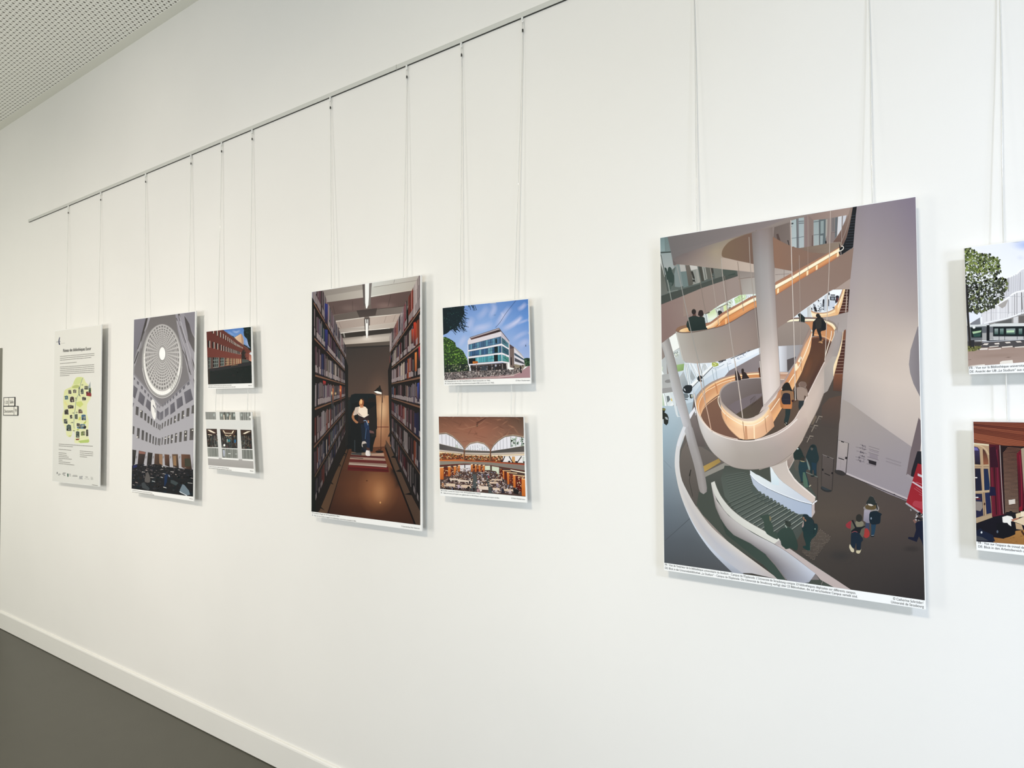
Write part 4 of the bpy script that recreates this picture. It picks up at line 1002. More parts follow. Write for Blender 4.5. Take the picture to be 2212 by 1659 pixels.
for x, y in ((1560, -500), (1140, -240), (955, -130), (370, 225)):
    p.poly([(x-12, y), (x+26, y-20), (x+22, y+70), (x-14, y+92)], 'ffe2b4')
p.poly([(1590, -700), (1600, -540), (1580, -500), (1605, -450), (1632, -470), (1640, -560)], '1c1a1b'); p.line([(1632, -625), (1660, -628), (1678, -600), (1660, -560), (1610, -535), (1570, -520)], 15, 'efe6da'); p.line([(1628, -540), (1628, -470)], 10, 'b0a49a', s=0)
# bright hall seen under the parapet
p.poly([(680, 795), (810, 690), (1060, 512), (1240, 385), (1400, 275), (1470, 238), (1655, 234), (1620, 420), (1570, 560), (1500, 640), (1360, 690), (1150, 700), (1060, 800), (1060, 830), (700, 830)], 'e4e7ea')
p.poly([(820, 700), (950, 605), (955, 785), (840, 785)], 'd9dfe4'); p.poly([(955, 600), (1030, 555), (1040, 790), (960, 790)], 'b9b9b6', g=((960, 700), (1030, 700), 'd9d9d6'))
p.poly([(1400, 275), (1470, 238), (1650, 235), (1640, 300), (1590, 350), (1400, 330)], 'f4f6f8'); p.poly([(1390, 470), (1510, 450), (1530, 560), (1400, 640), (1370, 600)], 'ccd2dc')
p.dabs([(1040, 560), (1110, 540), (1300, 560), (1290, 660), (1150, 680), (1050, 640)], 50, 20, ['9fa3aa', 'cfd3d8', '3a3a40', 'ffffff', 'e9ecf0'], rnd)
p.poly([(1035, 600), (1055, 590), (1060, 640), (1040, 640)], '1c1b20'); p.poly([(1075, 520), (1095, 520), (1100, 570), (1135, 590), (1160, 680), (1100, 670), (1095, 600)], '201f26')
p.poly([(1265, 440), (1285, 420), (1298, 440), (1296, 600), (1270, 590), (1262, 500)], '24242c'); p.dabs([(1200, 500), (1290, 500), (1290, 640), (1200, 640)], 24, 13, ['8f949c', '6a6e76', 'c5cad0'], rnd)
p.line([(1240, 440), (1170, 495)], 7, '85898f', s=0); p.ell(1180, 455, 13, 18, '3b2f35')
p.poly([(1300, 370), (1375, 320), (1365, 655), (1290, 668)], 'b9bec5', g=((1300, 500), (1370, 500), 'dadde0'))
p.poly([(1405, 370), (1512, 370), (1512, 455), (1410, 450)], '3c4148'); p.poly([(1430, 390), (1490, 392), (1485, 440), (1435, 435)], '8b929b'); p.line([(1420, 345), (1510, 345)], 22, '2c3036', s=0)
p.ell(1390, 320, 14, 30, '2b2b33'); p.poly([(1375, 430), (1395, 430), (1390, 570), (1372, 565)], '25252d')
p.ell(1555, 385, 36, 34, '26232b'); p.poly([(1530, 400), (1585, 400), (1580, 460), (1540, 500), (1515, 510), (1512, 460)], '2a252d'); p.line([(1555, 400), (1550, 470)], 10, '8b3a35', s=0)
p.ell(1480, 595, 22, 18, '5d616a'); p.poly([(1500, 540), (1545, 500), (1560, 550), (1520, 600)], 'f4f5f7')
# third, far ramp (yellow curve) and stair
p.loft([[(1030, 640), (1090, 672), (1180, 692), (1300, 690), (1420, 655), (1500, 600), (1560, 480), (1620, 330), (1655, 232)],
        [(1035, 680), (1090, 705), (1180, 716), (1310, 712), (1440, 675), (1530, 610), (1590, 490), (1650, 340), (1680, 232)]], ['a58a7c', 'd9a77c'], n=30)
p.loft([[(1035, 680), (1090, 705), (1180, 716), (1310, 712), (1440, 675), (1530, 610), (1590, 490), (1650, 340), (1680, 232)],
        [(1045, 735), (1100, 750), (1190, 755), (1320, 748), (1450, 715), (1550, 650), (1620, 500), (1670, 350), (1700, 232)],
        [(1060, 785), (1110, 790), (1200, 795), (1340, 782), (1470, 760), (1580, 725), (1650, 520), (1695, 350), (1712, 232)]],
       [['f7dcae', 'f6dcb0', 'f4cf98'], ['fdeccb', 'f4c993', 'f7d9ab'], ['efc69a', 'e0a873', 'f2d2a0']], n=30)
p.line([(1570, 590), (1600, 500), (1660, 330)], 9, 'fff6de'); p.line([(1210, 765), (1350, 750), (1540, 690)], 6, 'c58a5a'); p.poly([(1500, 560), (1560, 540), (1560, 740), (1530, 745)], 'e8b27c')
p.poly([(1712, 232), (1800, 232), (1772, 680), (1700, 695), (1580, 725), (1650, 520)], '3a1f18', g=((1740, 250), (1650, 700), '4c241a'))
for k in range(8):
    y = 268+k*57; p.line([(1712-k*16, y), (1790-k*4, y-4)], 8, 'b59a8c', s=0)
p.line([(1752, 235), (1735, 440), (1715, 690)], 7, 'd9c3b2', s=0); p.poly([(1770, 232), (1800, 232), (1775, 600), (1765, 600)], '2a1512')
p.poly([(1290, 800), (1340, 790), (1560, 742), (1765, 688), (1730, 1065), (1560, 1115), (1545, 960), (1460, 870), (1300, 835)], 'a0938d', g=((1400, 800), (1650, 1000), 'aba09a'))
# near ramp top: rim, light, wall, floor
p.poly([(590, 832), (690, 795), (900, 785), (1120, 790), (1300, 830), (1300, 870), (1100, 850), (700, 850)], '7a6157')
p.loft([[(550, 882), (640, 832), (800, 822), (1100, 822), (1290, 850), (1400, 885), (1480, 930), (1525, 1000)],
        [(560, 884), (660, 870), (800, 862), (1100, 862), (1290, 890), (1390, 930), (1450, 975), (1500, 1050)]], [['fff3d2', 'fffae6', 'fdebc8'], ['fff3d2', 'fbe3b2', 'f7d9a4']], n=30)
p.loft([[(1290, 822), (1400, 845), (1490, 890), (1545, 960), (1560, 1020)], [(1290, 850), (1400, 885), (1480, 930), (1525, 1000), (1530, 1060)]], ['8c7f78', '9a8675'], n=18)
p.poly([(900, 882), (1100, 862), (1290, 890), (1390, 930), (1460, 985), (1500, 1050), (1440, 1270), (1300, 1190), (1180, 1160), (1060, 1160), (1040, 1040), (990, 950)], 'c2855b', g=((1100, 900), (1380, 1150), 'c98d5e'))
p.line([(1060, 1130), (1180, 1145), (1300, 1175), (1440, 1245)], 14, 'f0b27c'); p.line([(1330, 935), (1430, 985), (1480, 1050)], 7, '8d5d3c')
p.poly([(1040, 1190), (1180, 1165), (1300, 1200), (1440, 1275), (1400, 1420), (1330, 1659), (900, 1700), (1010, 1400)], '553629', g=((1150, 1200), (1100, 1659), '5f3f2c'))
p.poly([(1040, 1190), (1180, 1165), (1300, 1200), (1440, 1270), (1430, 1300), (1290, 1230), (1170, 1195), (1040, 1215)], '7b4f38')
# near ramp inner wall
p.fr(1640, 770, 9.217)
p.poly([(860, -20), (1310, -20), (1300, 110), (1150, 400), (1000, 700), (740, 1200), (640, 1320), (400, 1500), (100, 1600), (460, 1040), (840, 330)], '5d3d2b', g=((1000, 100), (400, 1400), '57473a'))
p.soft([(1290, -100), (1240, 120), (1100, 400), (960, 700), (800, 950)], 150, '4a3029', .8)
p.soft([(1020, 0), (960, 250), (860, 480)], 160, '75492f', .7)
p.poly([(470, 1040), (740, 900), (1000, 700), (740, 1200), (640, 1320), (400, 1500), (140, 1590)], '5f4b3d', g=((600, 1000), (300, 1500), '4f4237'))
p.loft([[(1060, -560), (1010, -430), (900, -220), (800, -10), (700, 170), (590, 370), (500, 540), (420, 660), (260, 860), (100, 1045), (0, 1130), (-90, 1180)],
        [(1050, -400), (1020, -280), (930, -120), (860, 60), (760, 230), (680, 380), (560, 560), (440, 740), (300, 960), (140, 1160), (0, 1290), (-90, 1320)],
        [(1030, -200), (1000, -80), (960, 20), (900, 170), (840, 330), (760, 480), (660, 670), (560, 860), (450, 1035), (300, 1280), (140, 1530), (-90, 1600)]],
       [['c98f6a', 'e0a67c', 'dfa379', 'c9875c', 'c98a60', 'f2cc9c', 'f5d8b0'], ['d9996c', 'eab98a', 'd99c6e', 'd0905f', 'b9825f', 'cf9268', 'e8b688'], ['f0bd88', 'efb680', 'f2bd88', 'f0b67c', 'f0b27a', 'f4bb84', 'd9a074']], n=60)
# rim of the inner wall
p.loft([[(990, -560), (880, -300), (760, -30), (700, 110), (590, 290), (470, 470), (400, 580), (260, 760), (100, 950), (0, 1040), (-60, 1090)],
        [(1030, -540), (950, -330), (820, -30), (740, 130), (620, 320), (510, 520), (430, 640), (290, 820), (120, 1030), (0, 1130), (-60, 1170)]],
       [['8a7a72', '8f7f78', '9a8780', 'a8968e', 'c0aea6'], ['a58a7c', 'b89480', 'b3958a', 'bda69c', 'd3c0b3']], n=44)
p.poly([(820, -10), (850, 30), (830, 60), (800, 120), (770, 100)], 'fff5d8'); p.poly([(700, 170), (750, 130), (780, 230), (730, 300), (700, 260)], 'ffe8c0')
for L in ([(1040, -505), (1065, -490), (1045, -420), (960, -170), (880, 20), (775, 225)], [(700, 350), (590, 520)], [(405, 835), (270, 1030), (130, 1205), (0, 1310), (-90, 1330)]): p.line(L, 15, 'ffedd0')
p.line([(1035, -530), (1065, -500), (1060, -460), (1040, -440)], 12, 'e8e0d6')
p.line([(845, 40), (840, 290)], 8, 'b06d44', s=0); p.line([(735, 280), (740, 460)], 8, 'c07c50', s=0); p.line([(128, 1180), (150, 1500)], 12, 'a86c48', s=0)
# outer parapet, right
p.loft([[(1500, -510), (1450, -320), (1310, 60), (1300, 110), (1150, 400), (1000, 700), (870, 950), (740, 1195), (650, 1310), (520, 1410), (330, 1520), (120, 1600), (0, 1640)],
        [(1545, -520), (1530, -250), (1440, 60), (1400, 200), (1230, 560), (1100, 850), (960, 1100), (850, 1350), (760, 1500), (640, 1600), (500, 1680), (300, 1760), (0, 1850)],
        [(1660, -480), (1610, -250), (1550, 60), (1500, 230), (1440, 480), (1285, 740), (1180, 1010), (1080, 1230), (980, 1420), (870, 1659), (700, 1900), (500, 2100), (0, 2260)]],
       [['a19690', 'a3938b', 'b3a297', 'c7b3a6', 'cdb8aa', 'c6b1a5', 'bba9a0', 'b3a39b'], ['a79b96', 'a2968f', 'b9a99e', 'c9b6a9', 'ccb8aa', 'c0ada0', 'b2a197', 'a9998f'], ['a29791', '9d918c', 'a89a92', 'bcaa9e', 'c0ad9f', 'b5a294', 'a99a8e', 'a39588']], n=60)
p.poly([(1290, 240), (1460, 0), (1555, 0), (1500, 230), (1470, 450), (1360, 690), (1290, 735)], 'a2978f', g=((1300, 400), (1500, 300), 'b0a49a')); p.line([(1290, 250), (1292, 730)], 6, 'b8aca2', s=0)
p.line([(1440, -510), (1430, -400), (1370, -200), (1320, -20), (1305, 80)], 15, 'f3e4d0'); p.line([(1495, -500), (1490, -420), (1440, -300)], 12, 'f0dcc0')
p.line([(1300, 110), (1150, 400), (1000, 700), (870, 950), (740, 1195), (650, 1310), (520, 1410), (330, 1520), (120, 1600), (0, 1640), (-90, 1660)], 16, 'e2d0c6')
# stair right of it
p.poly([(1690, -510), (1725, -530), (1700, 0), (1665, 350), (1500, 350), (1580, 20), (1650, -250)], '45251d', g=((1650, -200), (1580, 340), '552d20'))
p.poly([(1690, -520), (1725, -540), (1715, -330), (1655, -330)], '7b4e38')
for k in range(12):
    y = -325+k*61; p.line([(1650-k*13, y), (1712-k*4.5, y-2)], 9, 'a28572', s=0)
p.poly([(1500, 350), (1665, 350), (1640, 700), (1470, 680), (1480, 440)], '7a4a32', g=((1580, 360), (1560, 680), '52392e'))
p.loft([[(1665, -500), (1645, -330), (1580, -90), (1530, 60), (1480, 200), (1475, 380)], [(1675, -490), (1655, -300), (1610, -60), (1570, 60), (1535, 210), (1482, 400)]], [['e9d2ba', 'f6d8a8', 'fff0cc'], ['f3cfa0', 'f9dcae', 'efc794']], n=20)
# underside edge towards the benches
p.line([(870, 1650), (1000, 1380), (1115, 1160), (1215, 950), (1285, 745)], 10, '7c6d62', s=0)
# ---- walker at the top
p.fr(1640, 600, 9.217)
p.poly([(765, 735), (800, 706), (830, 712), (870, 750), (912, 790), (908, 850), (905, 890), (860, 880), (790, 872), (800, 800)], '1d2725')
p.poly([(1085, 870), (1120, 830), (1150, 795), (1200, 782), (1255, 790), (1280, 830), (1300, 870), (1328, 900), (1332, 1030), (1300, 1050), (1235, 1062), (1225, 1090), (1240, 1160), (1252, 1250), (1208, 1250), (1190, 1160), (1150, 1060), (1140, 1010), (1110, 1040), (1095, 1090), (1088, 1160), (1060, 1160), (1058, 1030), (1070, 880)], '211f20', s=1)
p.poly([(1130, 850), (1180, 820), (1240, 830), (1225, 1000), (1140, 1010), (1120, 930)], '302c28', s=2); p.ell(1168, 752, 40, 42, '231f1f'); p.ell(1205, 780, 22, 30, '211d1d')
p.poly([(1240, 830), (1310, 870), (1332, 930), (1330, 1030), (1240, 1040)], '15171a', s=1)
p.poly([(1175, 1285), (1215, 1262), (1260, 1270), (1262, 1310), (1225, 1298)], 'b5895f'); p.poly([(1240, 1230), (1275, 1232), (1278, 1255), (1245, 1262)], 'a9774f')
# ---- inner hall seen left of the near ramp
p.poly([(380, 1355), (870, 1335), (800, 1500), (700, 1700), (600, 1900), (400, 1900)], 'aba9ab', g=((400, 1500), (750, 1500), '9a9494'))
p.poly([(385, 1358), (550, 1345), (552, 1870), (415, 1870)], 'e2e3e8', g=((400, 1500), (550, 1500), 'b1adb0')); p.poly([(553, 1630), (735, 1570), (700, 1700), (610, 1830), (570, 1878), (560, 1850)], '544a49')
p.line([(385, 1358), (860, 1332)], 8, '8d807a', s=0)
p.fr(1640, 770, 9.217)
p.poly([(412, 310), (585, 316), (500, 470), (420, 470)], 'c39a80'); p.line([(415, 330), (575, 335)], 14, 'e9d2bf', s=0); p.line([(415, 380), (545, 385)], 9, 'a8745a', s=0); p.line([(418, 455), (500, 460)], 10, 'e8dfd8', s=0)
p.poly([(418, 468), (500, 468), (400, 600), (415, 520)], '9c8d88')
# ---- the loop on the left
p.fr(1420, 780, 9.217)
p.poly([(2075, -160), (2120, 260), (2110, 420), (1560, 300), (1320, 330), (1430, 195)], '837879', g=((1500, 250), (2080, 0), '8d8180'))
p.poly([(640, 1155), (742, 985), (760, 1100), (830, 1330), (960, 1700), (600, 1700), (560, 1400), (620, 1300)], '7a706c', g=((700, 1100), (800, 1659), '5c534f'))
p.poly([(632, 1078), (742, 912), (748, 985), (652, 1155)], 'e9e8ec')
# brown ramp floor
p.poly([(850, 1090), (950, 880), (1100, 750), (1240, 660), (1230, 850), (1290, 1010), (1330, 1180), (1450, 1370), (1660, 1570), (1400, 1535), (1180, 1460), (1000, 1330), (900, 1200)], '7d5b48', g=((1100, 800), (1300, 1500), '735243'))
# glowing outer wall
p.loft([[(2130, 208), (1900, 215), (1700, 235), (1560, 258), (1400, 292), (1250, 340), (1100, 405), (980, 480), (880, 565), (800, 665), (760, 760), (745, 860), (750, 960)],
        [(2130, 238), (1900, 245), (1700, 265), (1560, 285), (1400, 325), (1260, 375), (1120, 440), (1000, 515), (905, 600), (830, 690), (790, 780), (775, 860), (785, 960)]],
       [['a88a7c', 'a58678', '9c837a', '95837b', 'a0928a'], ['c09378', 'b58e78', 'b99a86', 'b5957c', 'c9a486']], n=44)
p.loft([[(2130, 238), (1900, 245), (1700, 265), (1560, 285), (1400, 325), (1260, 375), (1120, 440), (1000, 515), (905, 600), (830, 690), (790, 780), (775, 860), (785, 960), (840, 1110)],
        [(2130, 262), (1900, 270), (1700, 292), (1560, 312), (1400, 350), (1270, 400), (1140, 462), (1030, 535), (940, 620), (870, 700), (825, 790), (812, 870), (820, 960), (852, 1100)]],
       [['ffe3b0', 'ffdca6', 'f9d09a', 'f0bd86', 'e0a56e', 'd39a68'], ['fff1cf', 'ffe6bb', 'fbdcb0', 'f3c99a', 'e9b27c', 'dcab7e']], n=44)
p.loft([[(2130, 262), (1900, 270), (1700, 292), (1560, 312), (1400, 350), (1270, 400), (1140, 462), (1030, 535), (940, 620), (870, 700), (825, 790), (812, 870), (820, 960), (852, 1100)],
        [(2130, 300), (1900, 305), (1700, 330), (1560, 370), (1430, 410), (1320, 470), (1210, 540), (1120, 610), (1030, 690), (950, 780), (890, 880), (860, 960), (850, 1030), (862, 1100)],
        [(2130, 340), (1900, 345), (1700, 370), (1560, 430), (1450, 500), (1360, 560), (1250, 650), (1150, 715), (1050, 790), (970, 860), (920, 930), (885, 1000), (868, 1050), (868, 1100)]],
       [['d08955', 'cf8a58', 'd5935f', 'cf8f60', 'c98a5e'], ['c98752', 'd0915f', 'dba274', 'd59c70', 'cc9066'], ['c27c48', 'cf9263', 'e3ab7c', 'e9b88a', 'e0aa80']], n=44)
p.line([(1800, 305), (1600, 345), (1400, 395), (1250, 450), (1100, 530), (980, 600), (900, 690), (850, 780), (822, 880), (828, 980), (858, 1090), (930, 1220), (1060, 1360), (1200, 1440), (1400, 1510), (1600, 1555)], 13, 'ffe3bd', c2='e9d3c2')
p.line([(1150, 440), (1190, 640)], 12, 'b87a52', s=0); p.poly([(1165, 480), (1180, 475), (1215, 640), (1185, 660)], 'c98a5e'); p.line([(1460, 370), (1468, 430)], 12, 'f4c999', s=0)
p.line([(860, 1080), (910, 960), (990, 870), (1100, 785), (1220, 700)], 10, 'f0bd92')
# inner island
ISL = [(1258, 660), (1275, 590), (1320, 520), (1400, 455), (1500, 415), (1620, 385), (1800, 355), (2000, 340), (2130, 336), (2170, 600), (2165, 860), (2110, 980), (2000, 1070), (1880, 1120), (1760, 1138), (1660, 1125), (1560, 1060), (1440, 970), (1350, 880), (1280, 790)]
p.poly(ISL, '7f7472', g=((1400, 500), (1900, 1050), '5b4c44'), s=2)
p.poly([(1560, 1060), (1760, 930), (1960, 800), (2160, 650), (2160, 870), (2110, 980), (2000, 1070), (1880, 1120), (1760, 1138), (1660, 1125)], '554a3c', g=((1700, 1000), (2100, 800), '4f3f38'))
p.poly([(1400, 900), (1560, 800), (1900, 660), (2130, 640), (1960, 790), (1760, 925), (1570, 1055)], '74686a')
p.line([(1850, 770), (1945, 690), (1975, 800), (1870, 900), (1850, 770)], 7, '3a2e28', s=0)
for t in (0.25, 0.5, 0.75): p.line([(1850+95*t, 770-80*t), (1870+105*t, 900-100*t)], 6, '3a2e28', s=0)
p.poly([(2085, 650), (2150, 640), (2180, 900), (2100, 960)], '33231e')
# pale rim around the island
p.loft([[(2140, 328), (1950, 332), (1750, 348), (1600, 378), (1450, 418), (1330, 485), (1265, 560), (1235, 650), (1238, 770), (1265, 860), (1330, 950), (1440, 1050), (1560, 1130), (1680, 1180), (1800, 1200), (1940, 1185), (2060, 1120), (2150, 1040), (2230, 930)],
        [(2140, 340), (1950, 344), (1750, 362), (1610, 392), (1470, 435), (1360, 500), (1290, 575), (1262, 655), (1275, 770), (1310, 840), (1380, 915), (1480, 1000), (1580, 1075), (1670, 1130), (1780, 1145), (1900, 1120), (2010, 1065), (2110, 980), (2180, 880)]],
       [['ddd0c8', 'd5c8c0', 'b3a59d', 'a79992', 'c9b3a2', 'dcbda4', 'e3cbb8', 'dccabd'], ['d5c9c2', 'cbbdb5', 'a99a92', '9c8f88', 'ab9b90', 'c2b2a6', 'c9bbb2', 'bfb2aa']], n=60)
# glowing skirt
p.loft([[(1265, 860), (1330, 950), (1440, 1050), (1560, 1130), (1680, 1180), (1800, 1200), (1940, 1185), (2060, 1120), (2150, 1040), (2230, 930)],
        [(1275, 960), (1350, 1080), (1470, 1160), (1580, 1215), (1700, 1245), (1820, 1248), (1960, 1225), (2080, 1165), (2170, 1090), (2250, 990)],
        [(1290, 1060), (1370, 1230), (1500, 1310), (1610, 1350), (1720, 1360), (1840, 1355), (1980, 1330), (2100, 1280), (2190, 1210), (2290, 1100)],
        [(1330, 1180), (1420, 1330), (1520, 1430), (1620, 1520), (1720, 1562), (1850, 1558), (1980, 1545), (2100, 1500), (2170, 1450), (2330, 1300)]],
       [['f0c9a0', 'f5d5ad', 'ffe6c2', 'fff0d2', 'ffe4b8', 'f2c896'], ['e6ad7c', 'efb988', 'ffdcae', 'ffe3ba', 'fbd5a4', 'e6b285'], ['dfa57a', 'e9b68c', 'f3c49a', 'efc09a', 'e4b08a', 'd9a17a'], ['f0c49c', 'f2c498', 'f5c79c', 'e9b88e', 'e0b08a', 'c79570']], n=50)
p.line([(1290, 1050), (1330, 1180), (1450, 1370), (1640, 1545)], 9, 'b98a66')
p.line([(1275, 990), (1300, 1120), (1390, 1290), (1560, 1470), (1660, 1550)], 7, 'd8b08e')
p.line([(1230, 690), (1210, 760), (1220, 840), (1260, 930), (1330, 1030), (1450, 1130), (1560, 1200), (1680, 1262), (1800, 1285), (1930, 1268), (2060, 1205), (2212, 1080)], 13, 'fbeed6')
for a, b in (((1705, 1215), (1740, 1562)), ((2140, 1120), (2175, 1420)), ((1700, 1200), (1740, 1560))): p.line([a, b], 10, '9a6a48', s=0)
p.poly([(1740, 1290), (1780, 1295), (1800, 1555), (1745, 1560)], 'cc9670'); p.poly([(1910, 1280), (1940, 1275), (1945, 1545), (1920, 1548)], 'ffe0b8'); p.line([(1360, 1060), (1380, 1160)], 16, 'd9a880', s=0)
# front face of the big loop
p.fr(1400, 860, 3.568)
p.loft([[(352, -60), (360, 0), (368, 60), (385, 120), (425, 190), (490, 255), (570, 295), (650, 318), (740, 330), (830, 325), (920, 305), (1000, 275), (1080, 225), (1150, 160)],
        [(350, -40), (358, 60), (385, 150), (425, 230), (480, 310), (550, 370), (630, 410), (720, 435), (820, 438), (920, 420), (1010, 390), (1080, 330), (1150, 250), (1220, 150)],
        [(355, -20), (372, 120), (400, 235), (440, 330), (490, 410), (560, 475), (640, 525), (720, 545), (810, 548), (900, 538), (990, 508), (1070, 455), (1140, 390), (1240, 220)]],
       [['c9c1bb', 'cdc5bf', 'd8cfc9', 'd0c7c0', 'b9ada5', 'b3a89f', 'b8a9a1', 'c3afa5', 'c9b5a9'], ['c2bcb8', 'cdc8c4', 'd0c9c4', 'bfb5ad', 'aba096', 'a89d93', 'aa9c94', 'b8a499', 'c4afa3'],
        ['b5b0ae', 'bdb9b6', 'c2bbb6', 'b4aaa2', 'a69b92', 'a3978e', 'a5968e', 'ab9b8f', 'b8a598']], n=60)
p.line([(356, -30), (366, 50), (385, 120), (425, 190), (490, 255), (570, 295), (650, 318), (740, 331), (830, 326), (920, 306), (1000, 276), (1080, 226), (1150, 160)], 9, 'e6d9d0')
p.line([(372, 120), (400, 235), (440, 330), (490, 410), (560, 475), (640, 525), (720, 545), (810, 549), (900, 539), (990, 509), (1070, 456), (1110, 425)], 3, '857a72')
# walkers on the near ramp
p.fr(1640, 770, 9.217)
p.poly([(690, 680), (740, 620), (800, 600), (780, 560), (810, 510), (870, 500), (930, 520), (945, 580), (925, 615), (960, 670), (972, 780), (950, 800), (900, 770), (895, 850), (880, 885), (800, 880), (740, 850), (700, 780)], '8a766a', s=2)
p.poly([(765, 620), (850, 610), (930, 660), (970, 760), (950, 800), (895, 775), (885, 870), (800, 875), (750, 820), (745, 700)], '9b8678', s=2); p.ell(872, 555, 70, 52, '7a6357'); p.line([(775, 605), (860, 605), (930, 640)], 7, '5c4a42')
p.poly([(790, 880), (900, 880), (880, 960), (800, 1080), (780, 1000)], '2a2f30'); p.poly([(690, 690), (740, 620), (750, 850), (700, 850), (680, 760)], '2a211e')
p.poly([(430, 690), (480, 680), (620, 690), (680, 700), (690, 800), (690, 860), (660, 900), (655, 1000), (640, 1045), (480, 1040), (430, 1010), (415, 900), (440, 780)], 'b0703f', s=1)
p.poly([(430, 690), (500, 670), (660, 690), (690, 800), (685, 860), (640, 870), (620, 740), (480, 740), (440, 800)], '8e6a4c', s=1)
p.poly([(455, 670), (450, 640), (480, 570), (520, 525), (560, 515), (600, 540), (625, 600), (655, 670), (650, 695), (600, 680), (520, 680), (470, 690)], '221e1b', s=2)
p.poly([(480, 740), (540, 725), (600, 740), (620, 780), (625, 940), (600, 955), (500, 958), (455, 920), (440, 840), (455, 800)], '26232c', s=2); p.line([(460, 850), (615, 860)], 5, '3d3a46', s=0)
p.poly([(480, 955), (640, 955), (645, 1040), (480, 1040)], 'c17a48'); p.poly([(640, 870), (690, 860), (685, 900), (650, 910)], '3a1f1c')
p.poly([(522, 1045), (625, 1045), (615, 1150), (590, 1260), (570, 1320), (490, 1295), (520, 1180)], '24302f', s=1); p.poly([(492, 1305), (560, 1315), (575, 1340), (548, 1380), (505, 1345)], '1a1a19'); p.line([(530, 1320), (552, 1335)], 9, 'd9d6c8', s=0); p.line([(508, 1335), (545, 1382)], 7, 'c9bfa2', s=0)
p.ell(448, 652, 14, 9, 'e8e4dc')
# people on the far side of the loop
p.fr(1420, 780, 9.217)
p.poly([(1552, 390), (1548, 300), (1550, 200), (1575, 165), (1600, 200), (1650, 290), (1670, 360), (1660, 380), (1600, 388)], '2c1f1c', s=1)
p.poly([(1672, 170), (1690, 148), (1715, 152), (1728, 185), (1722, 210), (1770, 240), (1790, 280), (1830, 330), (1820, 345), (1680, 365), (1690, 290), (1675, 230)], '2e211e', s=1)
p.poly([(2010, 150), (2030, 120), (2060, 130), (2095, 180), (2105, 300), (2090, 330), (2035, 325), (2025, 240)], '4a2c20', s=1)
# leaning column, left
p.loft([[(70, -350), (150, -100), (235, 300), (330, 700), (480, 1180), (600, 1590)], [(110, -370), (200, -150), (290, 250), (400, 680), (560, 1180), (680, 1680)], [(232, -465), (330, -60), (440, 330), (555, 780), (650, 1150), (770, 1700)]],
       [['a8a5a3', 'b2b3b2', 'bcbcbc', 'c2c0c2', 'c5c3c6', 'a9a5a4'], ['b9b4b0', 'b3b0ad', 'b5b2b0', 'b8b5b5', 'bbb8ba', '9f9a97'], ['8a8582', '8f8a87', '948f8c', '9c9794', '9a9592', '7b736f']], n=30)
p.fr(1400, 860, 3.568)
p.loft([[(285, 250), (300, 330), (355, 520), (392, 700), (402, 725)], [(320, 200), (345, 330), (400, 520), (425, 700), (428, 740)], [(345, 230), (372, 330), (425, 520), (455, 700), (452, 722)]],
       [['a8a3a4', '9e9896', '968f8b', '8f8884'], ['aba6a6', 'a29c99', '9f9894', '9c9591'], ['8c8683', '88817d', '8b8480', '8d8682']], n=16)
p.ell(310, 332, 36, 9, 'c0bcbd', rot=0.1) if False else None
p.fr(1420, 780, 9.217)
# second slim column and figure at the far left
p.poly([(240, 620), (330, 650), (420, 1090), (470, 1105), (400, 1115), (370, 1060), (320, 850)], 'd6dcde')
p.loft([[(235, 300), (330, 700), (480, 1180), (600, 1590)], [(290, 250), (400, 680), (560, 1180), (680, 1659)]], [['bcbcbc', 'c2c0c2', 'cbcacd', 'a9a5a4'], ['b5b2b0', 'b8b5b5', 'bbb8ba', '9f9a97']], n=20)
p.poly([(80, 950), (110, 930), (150, 945), (160, 985), (140, 1020), (200, 1060), (225, 1130), (215, 1240), (180, 1280), (130, 1240), (80, 1260)], '262823', s=1); p.ell(135, 960, 30, 24, '7d7a45'); p.poly([(85, 1160), (125, 1155), (130, 1240), (85, 1260)], 'c5cbce'); p.poly([(150, 1110), (200, 1120), (215, 1170), (170, 1160)], 'a5abac')
p.line([(545, 1310), (405, 1690)], 50, 'dcdcdf', s=0)
# suspension cables
C1 = 'c9bdb2'
p.fr(1400, 400, 3.568)
for L, w, c in (([(222, 620), (330, 1120), (420, 1480), (440, 1659)], 5, '9c9a94'), ([(565, 560), (580, 740), (640, 1180), (690, 1500), (715, 1659)], 5, 'b5aaa0'), ([(690, 590), (735, 970)], 4, '8f7f72'),
                ([(778, 400), (790, 640), (830, 1000), (880, 1480), (900, 1659)], 5, 'a5998f'), ([(1100, 270), (1108, 640), (1125, 1180), (1135, 1659)], 6, 'cfc2b8'), ([(1165, 540), (1172, 1000), (1172, 1400)], 4, 'a39388'),
                ([(1230, 230), (1232, 660)], 3, '9f8a80'), ([(1405, 200), (1395, 640), (1370, 1200), (1362, 1380)], 5, 'c0b0a4'), ([(1495, 220), (1490, 450)], 4, 'a09088'), ([(400, 720), (420, 860), (445, 980)], 3, '857a70'),
                ([(480, 640), (500, 760), (545, 1080)], 4, 'a89c90'), ([(150, 730), (180, 890)], 4, 'a9aca4'), ([(590, 700), (620, 1000)], 3, '8c7d72'), ([(1465, 1060), (1458, 1140)], 3, '8a7d76'), ([(1535, 860), (1525, 980)], 3, 'cdbcae')):
    p.line(L, w, c)
p.fr(1420, 780, 9.217)
p.line([(790, 0), (900, 600), (1000, 1020), (1075, 1380)], 17, 'b8a598', c2='d2aa90'); p.ell(1090, 1405, 18, 12, 'c9bcb4')
p.line([(1545, 0), (1620, 520), (1700, 1130)], 17, 'cabbb0')
p.line([(2040, 0), (2080, 420), (2120, 940)], 15, 'cfc3ba')
